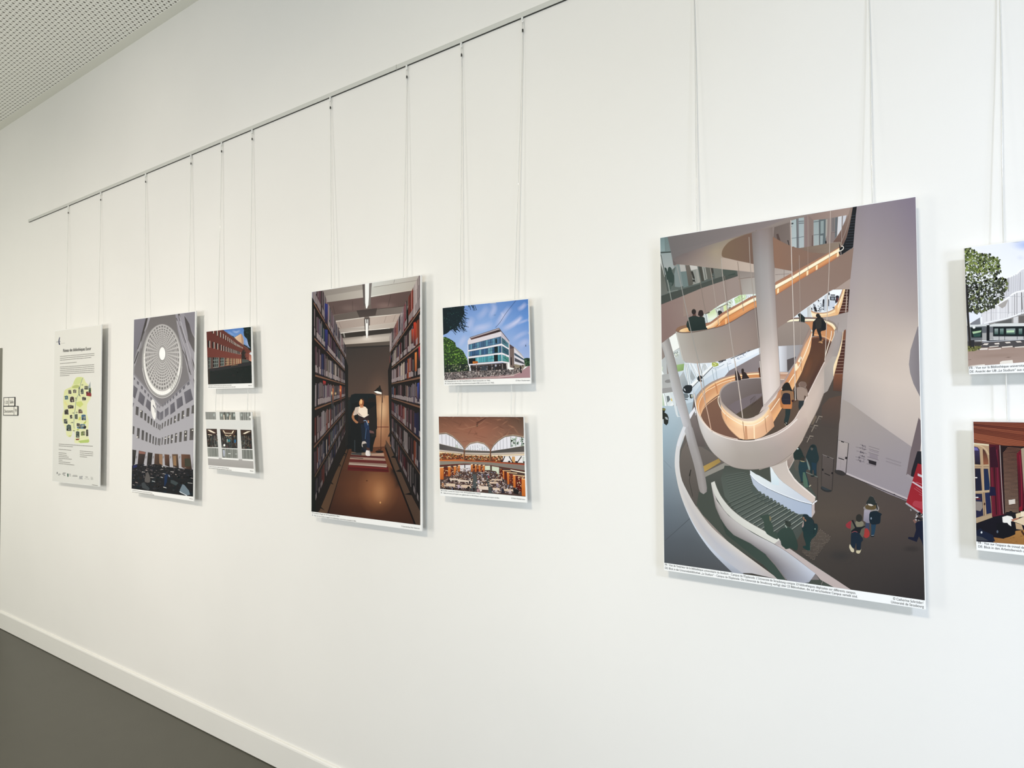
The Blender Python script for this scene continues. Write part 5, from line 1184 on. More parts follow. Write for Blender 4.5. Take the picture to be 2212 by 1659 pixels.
# ---- the tall white column, in front
p.fr(1400, 400, 3.568)
p.loft([[(798, 365), (815, 640), (838, 950), (862, 1250), (890, 1650), (905, 1720)], [(860, 350), (870, 640), (890, 950), (915, 1250), (945, 1560), (945, 1680)], [(920, 335), (925, 640), (945, 950), (968, 1250), (985, 1540), (985, 1640)], [(958, 325), (972, 640), (985, 950), (1002, 1250), (1018, 1520), (1015, 1560)]],
       [['7c706b', '8b8581', '9a938e', 'b0a39b', 'd3c5bc', 'd8cac1'], ['8b7f7d', '9d9896', 'a59f9c', 'b7aca4', 'dfd0c8', 'e2d5cd'], ['8a7c77', 'a19a97', 'aea6a3', 'bdb1aa', 'd8c9bf', 'dbcdc3'], ['7f7069', '8e8079', '9a8d88', 'a99a92', 'c3b1a6', 'c9b7ab']], n=34)
p.fr(1640, 770, 9.217)
p.loft([[(430, 540), (400, 600), (260, 780), (100, 965), (60, 1010)], [(510, 520), (430, 640), (290, 820), (120, 1030), (0, 1130)]], [['a9958c', 'ad9e98', 'b3a6a2', 'c0b0a8'], ['b39586', 'bda69c', 'c6b3aa', 'd3c0b3']], n=20)
p.line([(20, 200), (60, 640), (100, 1040)], 14, 'cfc3ba', s=0)
p.build('printed_photo', R_SP)
lettering('caption_line', [
    ("FR : Vue de l'intérieur de la bibliothèque universitaire du Studium - Campus de l'Esplanade. L'Université de Strasbourg compte 23 bibliothèques déployées sur différents campus.", (1436.5, 1221.5), (1849, 1283.5), 4.6),
    ("DE: Blick in die Universitätsbibliothek „Le Studium“ - Campus de l'Esplanade. Die Université de Strasbourg verfügt über 23 Bibliotheken, die auf verschiedene Campus verteilt sind.", (1436.5, 1228.8), (1852.5, 1291.5), 4.6),
    ("© Catherine Schröder/", (1929, 1295.5), (1995, 1305.2), 5.6), ("Université de Strasbourg", (1925, 1302.8), (1995.5, 1313.2), 5.6)], R_SP, M_TEXT, FRONT-0.0004)
# ------------------------------------------------------------------ print: aisle between bookshelves
R_LIB = board('photo_print', B_LIB, 'tall print of a reader in an armchair at the end of a dim book aisle')
p = Print([(673.8, 631), (907.8, 595), (908, 1134.5), (672.8, 1105)])
r = random.Random(11)
VP = (786.0, 843.0)
p.poly([(660, 580), (920, 580), (920, 1150), (660, 1150)], '15110f')
# ceiling
p.fr(660, 585, 5.822)
p.poly([(60, 200), (1480, 0), (1480, 700), (1140, 960), (430, 960), (60, 500)], '6f625c')
p.poly([(190, 250), (740, 155), (740, 335), (240, 405), (210, 320)], '8d857e', g=((300, 300), (700, 200), 'a79f97'))
p.poly([(225, 320), (730, 235), (735, 335), (240, 405)], '9a928a', g=((260, 350), (720, 290), 'c0b8ae'))
p.poly([(240, 400), (735, 335), (740, 495), (700, 505), (330, 555), (300, 480)], '5c4b47', g=((300, 440), (720, 420), '6a5854'))
p.poly([(820, 150), (1460, 40), (1460, 170), (1380, 235), (820, 330), (800, 250)], 'd9dad4', g=((830, 250), (1400, 120), 'b7aea4'))
p.poly([(840, 200), (1460, 120), (1400, 235), (820, 332)], 'cdccc4', g=((830, 260), (1400, 180), 'b9b0a5'))
p.line([(815, 325), (960, 300), (1390, 235)], 10, 'efeee8', c2='c5b9aa', s=0); p.line([(860, 205), (1460, 112)], 5, '8a8078', s=0)
p.poly([(820, 340), (1390, 240), (1330, 380), (1280, 440), (1140, 455), (830, 500)], '6d5854', g=((850, 420), (1300, 330), '5a4843'))
p.glow(1000, 440, 170, 60, '836c66', '6a5753'); p.glow(560, 470, 160, 60, '77645e', '604f4a')
p.line([(1075, 300), (1035, 450)], 4, '3f3431', s=0); p.line([(1110, 155), (1120, 110)], 4, '77706a', s=0); p.line([(345, 440), (370, 545)], 4, '3f3431', s=0); p.line([(590, 380), (595, 500)], 4, '4a3d3a', s=0)
p.poly([(320, 570), (740, 490), (1140, 455), (1290, 440), (1240, 530), (740, 585), (380, 635), (340, 620)], '5f554f', g=((400, 580), (1200, 480), '7c726b'))
p.line([(720, 500), (1290, 440)], 6, '453a36', s=0)
p.poly([(640, 500), (900, 470), (880, 560), (680, 590)], '443b38', g=((760, 480), (760, 590), '504642'))
p.line([(380, 635), (740, 588)], 12, 'd9cfc6', s=0); p.line([(800, 582), (1190, 545), (1240, 530)], 12, 'e0d8ce', s=0)
p.poly([(380, 640), (740, 595), (740, 700), (440, 735), (400, 700)], 'a3938a', g=((420, 680), (720, 640), 'b3a49a')); p.poly([(810, 590), (1240, 535), (1160, 650), (810, 700)], 'c3b3a8', g=((830, 640), (1160, 590), 'b5a398'))
p.line([(420, 650), (450, 720)], 4, '7a6d66', s=0); p.line([(1015, 570), (990, 650)], 4, '8c7f77', s=0); p.line([(1130, 560), (1100, 640)], 4, '8c7f77', s=0)
p.poly([(410, 735), (740, 695), (1160, 645), (1140, 720), (740, 755), (420, 790)], '9d9189', g=((430, 760), (720, 720), 'cfc6bd'))
p.poly([(810, 690), (1160, 648), (1140, 715), (800, 750)], 'c9beb4', g=((820, 720), (1140, 680), 'b5a89d')); p.line([(440, 785), (740, 750)], 8, 'e9e2da', s=0); p.line([(800, 745), (1060, 722)], 8, 'efe8e0', s=0)
p.poly([(410, 795), (740, 760), (1145, 715), (1145, 780), (430, 860)], '35302c'); p.poly([(470, 785), (490, 785), (500, 835), (485, 838)], '8f8a84')
p.loft([[(420, 850), (740, 820), (1145, 775)], [(420, 885), (740, 862), (1145, 825)], [(430, 930), (740, 910), (1145, 880)]], [['7d736b', 'a89d94', '938a82'], ['a1968c', 'd6cabf', 'b7ada3'], ['b5a89c', 'cbbeb2', 'aaa095']], n=16, s=0)
p.glow(770, 850, 90, 40, 'e0d6cc', 'bdb1a6')
p.poly([(430, 930), (740, 910), (1145, 878), (1145, 935), (500, 985), (430, 960)], '4c433d', g=((450, 950), (1100, 900), '5d534b'))
# tube lights
p.poly([(715, 165), (745, 160), (750, 440), (730, 440)], '5d5552'); p.poly([(800, 150), (835, 145), (815, 420), (790, 440)], '7c7571')
p.poly([(747, 155), (800, 148), (797, 330), (790, 430), (772, 475), (760, 470), (750, 400)], 'fbfbf8', s=0)
p.poly([(735, 600), (800, 585), (795, 740), (745, 745)], '5f5753'); p.poly([(752, 610), (788, 612), (786, 800), (778, 842), (766, 845), (757, 780)], 'fcfaf6'); p.line([(770, 600), (772, 660)], 12, '4c4542', s=0)
# back wall and door
p.poly([(440, 960), (1140, 930), (1140, 1100), (1070, 1680), (500, 1680), (470, 1200)], '2f2b29', g=((760, 980), (760, 1680), '4a3a33'))
p.poly([(505, 985), (1110, 945), (1075, 1250), (1060, 1659), (510, 1659)], '383330', g=((700, 1000), (900, 1640), '58443a'))
p.glow(930, 1640, 200, 420, '7a5c4a', al=0.6)
p.fr(660, 865, 5.622)
p.poly([(490, -40), (1040, -40), (1030, 400), (980, 560), (520, 600), (490, 500)], '2a211d')
p.poly([(845, -60), (1040, -60), (1035, 100), (1025, 380), (985, 470), (960, 560), (815, 570), (845, 470), (858, 240)], 'b0835f', g=((940, 0), (900, 560), '8a5b3f'))
p.glow(930, 120, 90, 200, 'e8bd92', al=0.7); p.glow(915, 330, 70, 160, 'cf9870', al=0.5)
p.line([(860, 323), (1012, 323)], 8, '5c1a16', s=0)
p.poly([(1000, 440), (965, 490), (975, 560), (1040, 560), (1040, 440)], '8a5e42')
p.poly([(480, 200), (560, 100), (640, -60), (850, -60), (855, 240), (860, 400), (845, 470), (820, 480), (815, 600), (640, 640), (520, 620), (490, 480)], '0b0f11')
p.poly([(490, 0), (600, -20), (570, 150), (560, 400), (500, 450), (485, 300)], '1a1f1f', g=((500, 100), (560, 300), '0e1213'))
# floor
p.poly([(515, 600), (980, 565), (1300, 1659), (200, 1659), (255, 1370)], '5b3420', g=((700, 700), (800, 1500), '3a2016'))
p.poly([(520, 590), (970, 565), (1060, 820), (420, 860)], '4a2c1d', g=((600, 600), (900, 800), '6a3d26'))
p.loft([[(440, 830), (700, 850), (1050, 850)], [(380, 1000), (700, 1000), (1130, 1000)], [(330, 1150), (720, 1150), (1190, 1150)], [(280, 1300), (760, 1300), (1260, 1330)], [(200, 1480), (760, 1480), (1360, 1560)]],
       [['4a2b1c', '5b3421', '4f2c1c'], ['4a2b1c', '6a3f28', '57321f'], ['41261a', '6e4229', '523020'], ['382017', '54301f', '44281b'], ['2e1a15', '3f241a', '331e17']], n=20, s=0)
p.glow(880, 1080, 260, 330, 'a06a44', al=0.75); p.glow(900, 1120, 110, 170, 'b57f55', al=0.55)
p.ell(745, 975, 10, 6, '3a1c14'); p.ell(908, 1240, 9, 12, 'd19a62')
# rug
for y0, y1, xa, xb, c in ((630, 660, 560, 950, '83705f'), (660, 685, 550, 955, '4e1c1a'), (683, 712, 545, 965, 'a08373'), (712, 750, 540, 975, '5c2220'), (748, 782, 530, 985, '8f7668'), (782, 850, 518, 1005, '541716')):
    p.poly([(xa, y0), (xb, y0+22 if y0 > 640 else y0+10), (xb+8, y1+22), (xa-8, y1)], c)
p.line([(540, 690), (700, 705)], 12, '5c4b45', s=0); p.line([(530, 770), (985, 805)], 14, 'b5a294', s=0); p.line([(525, 795), (990, 830)], 8, '7a2422', s=0)
p.line([(515, 822), (1005, 852)], 7, '3f0c0c', s=0)
p.poly([(800, 650), (950, 640), (955, 672), (800, 672)], 'b08d79')
# armchair, reader
p.fr(660, 585, 5.822)
p.poly([(560, 1600), (575, 1560), (620, 1545), (850, 1545), (885, 1560), (890, 1640), (900, 1990), (560, 1990)], '10191c', s=0)
p.poly([(790, 1600), (880, 1600), (885, 1900), (800, 1900)], '1b1614')
p.fr(660, 865, 5.622)
p.poly([(560, 40), (640, 20), (860, 20), (862, 230), (858, 440), (830, 480), (815, 620), (640, 640), (560, 620), (545, 300)], '0c1113')
p.poly([(760, 120), (845, 60), (858, 240), (855, 430), (800, 450), (770, 300)], '1e1a18'); p.poly([(770, 360), (825, 375), (835, 400), (780, 395)], '6a4a46')
p.line([(598, 480), (598, 620)], 12, '2d3338', s=0); p.poly([(560, 635), (680, 635), (680, 665), (555, 655)], '3a3a3a')
p.line([(700, 290), (720, 560), (700, 610)], 60, '131d2c'); p.line([(745, 280), (760, 450), (755, 600)], 46, '16243c'); p.line([(740, 300), (725, 470)], 8, '3f5a7c', s=0); p.poly([(705, 245), (750, 250), (775, 330), (765, 360), (720, 330)], '1c3050')
p.poly([(690, 500), (730, 500), (742, 540), (700, 570), (683, 550)], 'c3b8b0', s=2); p.poly([(690, 530), (740, 520), (750, 590), (700, 590)], '1f1f22')
p.poly([(735, 610), (775, 600), (790, 660), (770, 675), (730, 665)], 'e6ddd8', s=2); p.line([(770, 600), (785, 660)], 5, '5b5655', s=0); p.poly([(740, 570), (780, 580), (775, 610), (745, 605)], '4a2d24')
p.poly([(600, 150), (590, 195), (600, 230), (640, 262), (625, 280), (590, 255), (560, 200), (590, 120)], 'a5714e', s=2)
p.poly([(605, 85), (650, 75), (690, 68), (730, 80), (752, 105), (755, 180), (715, 205), (640, 180), (625, 140), (600, 180), (578, 178)], 'f5e3cd', s=1)
p.poly([(605, 85), (650, 75), (640, 140), (620, 175), (578, 175)], 'c9b5a6'); p.poly([(640, 140), (640, 250), (660, 270), (700, 200)], 'b39a8e')
p.poly([(640, 178), (710, 205), (768, 172), (765, 250), (740, 262), (660, 280), (635, 255)], '2b1c1c'); p.line([(650, 178), (712, 207), (768, 172)], 6, 'f4ead9', s=0)
p.poly([(752, 240), (770, 245), (772, 275), (755, 275)], 'b5805f'); p.line([(705, 250), (735, 245), (760, 300)], 8, '8fa6c0')
p.ell(680, 30, 30, 46, 'd08a58', g=((655, 20), (705, 40), '7a4328')); p.poly([(655, 10), (665, -20), (690, -30), (715, -5), (712, 30), (705, 0), (680, -10)], '3a2018', s=1); p.poly([(660, 60), (700, 60), (705, 85), (665, 90)], 'c0825a')
p.ell(675, 15, 14, 30, 'f0bd84')
# floor lamp
p.fr(660, 585, 5.822)
p.line([(965, 1500), (968, 1659)], 7, '3a2620', s=0); p.poly([(930, 1440), (942, 1445), (945, 1470), (958, 1500), (960, 1548), (860, 1518), (900, 1475), (918, 1465)], '1c1916'); p.poly([(860, 1518), (900, 1512), (955, 1530), (958, 1550), (900, 1542)], 'fffdf6')
p.fr(660, 865, 5.622)
p.line([(930, -40), (920, 300), (912, 600)], 7, '3f2419'); p.ell(898, 622, 50, 16, '17110f'); p.line([(880, 590), (912, 600), (920, 575)], 7, '2c1812')
# plinths
p.poly([(150, 1330), (500, 590), (512, 600), (262, 1370), (180, 1400)], '57402f', g=((200, 1300), (480, 650), '4d3626')); p.line([(275, 1370), (430, 850), (520, 590)], 9, '120b08', s=0)
p.poly([(975, 480), (1030, 560), (1150, 850), (1260, 1100), (1420, 1400), (1420, 1659), (1340, 1520), (1200, 1180), (1040, 740), (975, 570)], '4f3a2c', g=((1000, 600), (1350, 1400), '49372c')); p.line([(970, 570), (1040, 760), (1200, 1170), (1340, 1530)], 20, '0f0907', s=0)
for x, y in ((445, 590), (370, 720), (262, 930), (135, 1230)):
    p.poly([(x, y), (x+15, y+60), (x+62+(445-x)*0.12, y+70+(445-x)*0.12), (x+10, y+20)], '0d0b0b'); p.poly([(x, y), (x, y+60), (x+70+(445-x)*0.08, y+90), (x+10, y+75)], '0f0c0b')
for x, y, w in ((1035, 690, 55), (1095, 860, 60), (1200, 1140, 100)):
    p.poly([(x, y), (x+w, y-30), (x+w+20, y+15)], '0c0908')
# shelves with books
p.fr(0, 0, 1)
LEFT = [643.5-78, 643.5, 722.5, 806.5, 884.5, 970.0, 1040.0, 1105.0]
RIGHT = [665.5-80, 665.5, 743.0, 813.5, 877.5, 950.5, 1023.5, 1098.0]
def yl(y0, x0, x): return y0+(VP[1]-y0)*(x-x0)/(VP[0]-x0)
PALT = ['4b3b44', '3b3340', '2e2c3c', '67525a', '8b7478', '5b4148', 'a3989a', '302a2c', '224046', '343a66', 'b9a99c', '7b3f38', '513a48', 'b4a8a8', '8f8792', '6e5460', '3c3c50', '4f4a5c', '77686f']
PALR = ['5a3c40', '8f8088', '3c3440', 'a28f92', '6b4a50', 'b5a5a2', '33405e', '7a6a78', '9a4436', '2a2528', 'c9b7a8', '544858', '8c6a60', '9c4a30', '6a2530', '33335c', '2c2628', '3a3034']
def shelf_books(rows, x0, xe, sgn, pal):
    for si in range(len(rows)-1):
        items = []; labels = []
        d = 1.0; K = abs(VP[0]-x0); dark = (0.95, 0.85, 0.8, 0.72, 0.58, 0.46, 0.38)[min(si, 6)]
        run = r.choice(pal); n_run = 0
        while True:
            xa = VP[0]-sgn*K/d
            if (xa-xe)*sgn > 0: break
            w = r.uniform(0.016, 0.04); d2 = d+w; xb = VP[0]-sgn*K/d2
            if r.random() < 0.05: d = d2; continue
            if n_run <= 0: run = r.choice(pal); n_run = r.choice((1, 1, 2, 3, 5))
            n_run -= 1
            top, bot = rows[si], rows[si+1]
            ta, tb = yl(top, x0, xa), yl(top, x0, xb); ba, bb = yl(bot, x0, xa), yl(bot, x0, xb)
            h = (r.uniform(0.74, 0.84) if n_run > 0 else r.uniform(0.66, 0.86)) if si else 1.0
            fa, fb = ba-(ba-ta)*0.045, bb-(bb-tb)*0.045
            ya, yb = fa-(ba-ta)*h*0.93, fb-(bb-tb)*h*0.93
            fade = dark*(1.0 if d < 2 else max(0.5, 1.5-0.25*d))
            m_ = fade*r.choice((0.2, 0.4, 0.55, 0.75, 0.95, 1.1)); c = tuple(v*m_ for v in hx(run))
            g = 0.12*(xb-xa)
            items.append(([(xa, ya), (xb-g, yb), (xb-g, fb), (xa, fa)], c))
            items_l = 0.72*fade if si > 0 else 0.5
            if r.random() < (0.85 if si < 4 else 0.5):
                la, lb = fa-(fa-ya)*0.30, fb-(fb-yb)*0.30; l2, l3 = fa-(fa-ya)*0.04, fb-(fb-yb)*0.04
                labels.append(([(xa+g*.5, la), (xb-g*1.4, lb), (xb-g*1.4, l3), (xa+g*.5, l2)], tuple(v*items_l for v in hx('c4b3b2'))))
            if r.random() < 0.35:
                labels.append(([(xa, ya), (xa+(xb-xa)*0.3, ya+(yb-ya)*.3), (xa+(xb-xa)*0.3, fa-(fa-ya)*.35), (xa, fa-(fa-ya)*.35)], tuple(v*fade*0.75 for v in hx('b9a9a6'))))
            d = d2
        p.polys_c(items); p.polys_c(labels)
    for si, y in enumerate(rows[1:]):
        A = (x0, y); B = (xe, yl(y, x0, xe)); t = 2.6
        c = ['7d5a48', '755443', '70503f', '6b4b3a', '5f4233', '4f3a2e', '4b382d'][min(si, 6)]
        if si < len(rows)-2: p.poly([A, B, (B[0], B[1]+t*0.45), (A[0], A[1]+t*1.7)], c); p.poly([(A[0], A[1]+t*1.7), (B[0], B[1]+t*0.45), (B[0], B[1]+t*0.9), (A[0], A[1]+t*3.3)], '120d0b')
p.poly([(672, 632), (697, 628), (700, 650), (735, 740), (747, 775), (749, 960), (747, 968), (690, 1104), (672, 1106)], '171210')
p.poly([(909, 595), (905, 615), (870, 690), (858, 745), (845, 760), (841, 830), (842, 950), (852, 985), (885, 1060), (909, 1105)], '171210')
shelf_books(LEFT, 673.0, 747.5, 1, PALT)
shelf_books(RIGHT, 908.5, 842.0, -1, PALR)
# dark upright at the far left
p.poly([(672, 640), (678, 648), (679, 720), (681, 800), (680, 900), (678, 960), (682, 1106), (672, 1106)], '0e1210')
p.poly([(745, 770), (752, 790), (752, 960), (746, 965)], '171615'); p.poly([(838, 800), (846, 770), (846, 950), (842, 945)], '1a1614')
# accents
for (x, y, w, h, c) in ((893.5, 697, 5, 50, 'c23c24'), (889, 712, 4, 30, 'b9452a'), (701.5, 655, 6.5, 44, '2b3478'), (702, 711, 6, 48, '2a3070'), (896, 762, 4.5, 40, 'd17a3c'), (904, 750, 4, 30, 'b02a30'), (901, 828, 5, 40, '2f3c80'), (907, 822, 2, 16, 'b3282e'), (698, 822, 6, 10, 'b8322e'), (716, 845, 5, 40, '1f4a4e'), (734, 832, 4, 34, 'c25a32'), (718, 838, 2.4, 36, 'b8663c')):
    p.poly([(x, y), (x+w, y+(2 if x < 790 else -2)), (x+w, y+h), (x, y+h)], c, g=((x, y), (x, y+h), '2a2024' if c[0] != 'd' else '8a4a2c'))
p.glow(717, 849, 2.2, 5, 'f6d9a8', '6a5048'); p.glow(725, 850, 2.0, 4, 'f2cf9c', '6a5048'); p.glow(735, 843, 2.4, 5, 'f0a86c', '7a4030')
p.build('printed_photo', R_LIB)
lettering('caption_line', [('DE: Leseplatz im Magazin der UB-Hauptbibliothek in Basel', (674, 1109), (733, 1116.6), 2.6),
    ('FR : Place de lecture dans le magasin de la bibliothèque universitaire principale de Bâle', (674, 1114), (769, 1127), 2.6),
    ('© Universität Basel, Mark Niedermann', (867, 1138), (906.5, 1143.2), 3.0)], R_LIB, M_TEXTG, FRONT-0.0004)
# ------------------------------------------------------------------ print: glass office building
R_B = board('photo_print', B_BLDG, 'print of a white and glass office building under blue sky')
p = Print([(956, 665.5), (1140.8, 646), (1145.5, 816), (959.8, 821)])
r = random.Random(5); p.fr(940, 635, 7.9)
p.loft([[(90, 180), (700, 120), (1640, 60)], [(90, 600), (700, 560), (1640, 450)], [(90, 1300), (700, 1200), (1640, 1150)]], [['5f82c4', '6f94d0', '4a78bd'], ['86a6dc', '90b0e2', '5f8fd2'], ['b0c6e8', 'b5c8ea', 'a2b4dc']], n=16, s=0)
for L, w, al in (([(950, 150), (1010, 240), (960, 360), (1000, 420)], 130, .55), ([(1300, 220), (1200, 330), (1130, 430), (1040, 580)], 150, .7), ([(1500, 370), (1380, 480), (1250, 560), (1120, 610)], 120, .8), ([(1480, 380), (1400, 470), (1300, 530)], 60, .8), ([(620, 700), (700, 600), (860, 560), (1000, 500)], 150, .6),
                ([(1560, 150), (1480, 230), (1400, 270)], 100, .6), ([(1610, 430), (1480, 480), (1400, 520)], 60, .5), ([(560, 640), (600, 500), (640, 380)], 150, .45), ([(700, 420), (820, 330), (900, 200)], 140, .35), ([(1300, 800), (1450, 700), (1600, 640)], 100, .4), ([(1420, 900), (1540, 820), (1610, 860)], 140, .45), ([(1120, 300), (1160, 380), (1120, 420)], 60, .5), ([(400, 900), (480, 780), (540, 700)], 120, .4)):
    p.soft(L, w, 'cfd2ee', al)
p.line([(1388, 100), (1215, 320), (1110, 480), (1030, 575)], 7, '3c4f7c')
# trees
p.poly([(110, 235), (480, 195), (490, 260), (500, 340), (450, 420), (420, 470), (400, 540), (330, 590), (260, 620), (220, 660), (160, 690), (120, 660)], '101f24', s=2)
for _ in range(170):
    x0 = r.uniform(180, 450); y0 = r.uniform(240, 570); a = r.uniform(0.2, 1.2); L = r.uniform(70, 190)
    p.line([(x0, y0), (min(x0+L*math.cos(a), 590), min(y0+L*math.sin(a), 765))], 8, '12242b', s=0)
for _ in range(8):
    x0 = r.uniform(520, 690); p.line([(x0, 190), (x0+r.uniform(0, 50), r.uniform(220, 290))], 9, '16303c', s=0)
p.dabs([(130, 250), (480, 200), (540, 380), (440, 560), (150, 640)], 60, 10, ['1c3838', '0a1518', '234844'], r)
TREE = [(130, 740), (230, 760), (330, 820), (360, 900), (430, 940), (480, 980), (510, 1040), (545, 1110), (560, 1200), (540, 1300), (150, 1380), (120, 1000)]
p.poly(TREE, '2c4322', s=2); p.dabs(TREE, 520, 14, ['55802f', '3c5f28', '6f993c', '1c2e1a', '24381e', '8fb552', '4c7030', '304d22'], r, asp=0.7, chunks=8)
p.poly([(150, 1210), (560, 1190), (600, 1300), (560, 1350), (160, 1400)], '1d2a22'); p.dabs([(160, 1210), (560, 1200), (560, 1340), (160, 1380)], 90, 15, ['3f5230', '6f7d52', '1a241e', '8f8f7c', '2c3a28'], r)
p.line([(210, 1130), (215, 1380)], 16, '191c18', s=0)
# building
p.poly([(590, 745), (1090, 575), (1100, 600), (1125, 640), (1265, 800), (1270, 880), (1265, 1180), (1140, 1160), (565, 1210), (555, 800)], 'ddd6dc')
p.poly([(590, 740), (1090, 578), (1265, 800), (1262, 812), (1120, 650), (1090, 612), (600, 765)], '554d52'); p.poly([(605, 762), (1085, 612), (1120, 640), (620, 795)], '5b3c38', g=((650, 780), (1080, 620), '2f2628'))
p.poly([(600, 745), (1088, 588), (1100, 605), (605, 758)], 'b5aab0'); p.poly([(555, 800), (1125, 640), (1130, 715), (557, 862)], 'e0d8de'); p.poly([(1125, 640), (1262, 812), (1262, 850), (1130, 715)], 'c4bcc8')
def band(yl0, yl1, yr0, yr1, cl, cr, ca, cb):
    p.poly([(560, yl0), (1130, yr0), (1138, yr1), (565, yl1)], cl, g=((560, yl0), (1130, yr0), cr))
    items = []
    for i in range(15):
        t0 = i/15; t1 = (i+0.86)/15; X0 = 562+570*t0**1.0; X1 = 562+570*t1
        f = lambda t, a, b: a+(b-a)*t
        items.append(([(X0, f(t0, yl0, yr0)+6), (X1, f(t1, yl0, yr0)+6), (X1, f(t1, yl1, yr1)-6), (X0, f(t0, yl1, yr1)-6)], r.choice([ca, cb, ca, mixc(hx(ca), hx('1a2838'), 0.35)])))
    p.polys_c(items)
band(865, 960, 722, 845, '24344a', '3c6272', '4f7398', '5f90a8')
band(985, 1070, 880, 1000, '1c2c40', '3c6878', '3f6690', '6a9cac')
band(1100, 1190, 1030, 1145, '141c22', '4f94a4', '55a0ac', '7cc0c8')
p.poly([(1133, 730), (1258, 850), (1260, 930), (1138, 850)], '2f5266', g=((1140, 760), (1255, 900), '5b8a98')); p.poly([(1135, 880), (1258, 950), (1262, 1050), (1140, 1000)], '3f6a7c', g=((1140, 930), (1255, 1000), '2c5060')); p.poly([(1138, 1030), (1262, 1085), (1265, 1165), (1142, 1145)], '57a0a8', g=((1140, 1080), (1260, 1120), '47806c'))
p.poly([(560, 960), (1138, 848), (1258, 930), (1260, 952), (1136, 876), (562, 985)], 'eeeaf0'); p.poly([(564, 1078), (1140, 1002), (1262, 1055), (1264, 1082), (1142, 1030), (566, 1100)], 'eeeaf0'); p.poly([(566, 1192), (1142, 1148), (1266, 1165), (1266, 1186), (1142, 1166), (568, 1214)], 'e6e0e6')
p.poly([(570, 1105), (690, 1095), (690, 1190), (572, 1195)], '10181c'); p.poly([(640, 1150), (728, 1146), (730, 1184), (642, 1190)], 'c8762c', g=((640, 1170), (730, 1160), 'a8541c')); p.poly([(1000, 1040), (1070, 1035), (1072, 1150), (1005, 1155)], '0f1c20'); p.poly([(1010, 900), (1070, 890), (1072, 1000), (1012, 1005)], '14262a'); p.poly([(1025, 770), (1055, 765), (1058, 840), (1030, 845)], '16282c')
for x, y in ((950, 800), (955, 940), (968, 1080), (680, 870), (685, 1010)): p.line([(x-45, y+34), (x+50, y+18)], 5, '16222c', s=0); p.line([(x, y-30), (x+2, y+25)], 5, '16222c', s=0)
for x, y in ((1190, 820), (1192, 960), (1196, 1090)): p.line([(x-30, y-10), (x+34, y+36)], 6, '16222c', s=0); p.line([(x, y-50), (x, y+14)], 5, '16222c', s=0)
p.poly([(555, 865), (566, 862), (572, 1195), (562, 1195)], 'ece6ea'); p.line([(1133, 725), (1142, 1150)], 7, 'dfe6ec', s=0); p.line([(1258, 850), (1266, 1170)], 9, 'e4dee4', s=0)
p.poly([(600, 1215), (1145, 1175), (1235, 1185), (1240, 1320), (600, 1340)], '2b2626'); p.poly([(640, 1220), (1140, 1182), (1150, 1190), (640, 1235)], '6a5c5c')
for x in (705, 968, 1148): p.line([(x, 1195), (x+2, 1320)], 14, '8d827e', s=0)
p.poly([(770, 1230), (900, 1222), (895, 1310), (775, 1312)], '3b3f46'); p.dabs([(650, 1230), (1230, 1200), (1230, 1310), (650, 1330)], 40, 12, ['56525a', '1b191c', '847c80', '3c4650'], r)
p.poly([(582, 1270), (608, 1262), (618, 1335), (585, 1340)], 'd5d2d6'); p.ell(1035, 1222, 16, 18, 'b5b5c2')
p.poly([(1268, 850), (1290, 870), (1345, 905), (1350, 1270), (1275, 1250)], '75645e'); p.poly([(1275, 860), (1345, 905), (1340, 925), (1275, 935)], '50444a'); p.poly([(1290, 1080), (1305, 1080), (1310, 1220), (1290, 1210)], '1f1a1c'); p.line([(1222, 1190), (1235, 1310)], 20, 'c5bcbc', s=0)
p.poly([(1345, 905), (1515, 1085), (1525, 1225), (1350, 1190)], 'dcd8de'); p.poly([(1350, 1000), (1518, 1112), (1518, 1135), (1352, 1045)], '3e5264'); p.poly([(1356, 1085), (1520, 1175), (1522, 1200), (1358, 1150)], '4a4a52'); p.poly([(1350, 900), (1470, 1020), (1515, 1085), (1515, 1095), (1345, 925)], 'b5b0b4')
p.poly([(1350, 1195), (1525, 1228), (1525, 1260), (1350, 1280)], '8b7f6c'); p.poly([(1515, 1100), (1570, 1090), (1620, 1095), (1625, 1230), (1530, 1240)], '22382a', s=1); p.dabs([(1520, 1100), (1620, 1095), (1620, 1230), (1530, 1235)], 40, 14, ['36543a', '182a20', '4c6a48'], r)
# street and bicycles
p.poly([(150, 1450), (1330, 1370), (1450, 1330), (1590, 1230), (1640, 1220), (1640, 1480), (150, 1520)], '9a7d78', g=((300, 1450), (1600, 1380), 'a8848a'))
p.poly([(160, 1340), (680, 1310), (1300, 1290), (1420, 1270), (1460, 1330), (1330, 1375), (160, 1470)], '6e6664')
p.dabs([(160, 1350), (680, 1320), (1300, 1290), (1440, 1300), (1330, 1375), (160, 1470)], 420, 14, ['2b2a2c', '8c8484', 'a89c98', '3c3a3e', '746a6a', 'c2b4ae', '4c4446', '5c4a48'], r, chunks=8)
for _ in range(70):
    x = r.uniform(180, 1320); y = 1440-(x-180)*0.08+r.uniform(-60, 0); rr = r.uniform(12, 22)
    p.line([(x+rr*math.cos(t), y+rr*1.2*math.sin(t)) for t in (k*math.pi/4 for k in range(9))], 3, '232226' if r.random() < 0.6 else 'a39a98')
p.line([(350, 1478), (1250, 1400), (1500, 1300)], 8, 'c9b4ac'); p.line([(1080, 1420), (1350, 1392)], 14, 'c9b5b2', s=0); p.poly([(1440, 1250), (1470, 1245), (1480, 1350), (1455, 1350)], '2a2426'); p.ell(1455, 1235, 12, 14, '2a2426')
p.dabs([(1330, 1240), (1560, 1210), (1480, 1320), (1360, 1350)], 50, 12, ['3a3436', '6d5f5c', '9d8c84', '22201f'], r)
p.build('printed_photo', R_B)
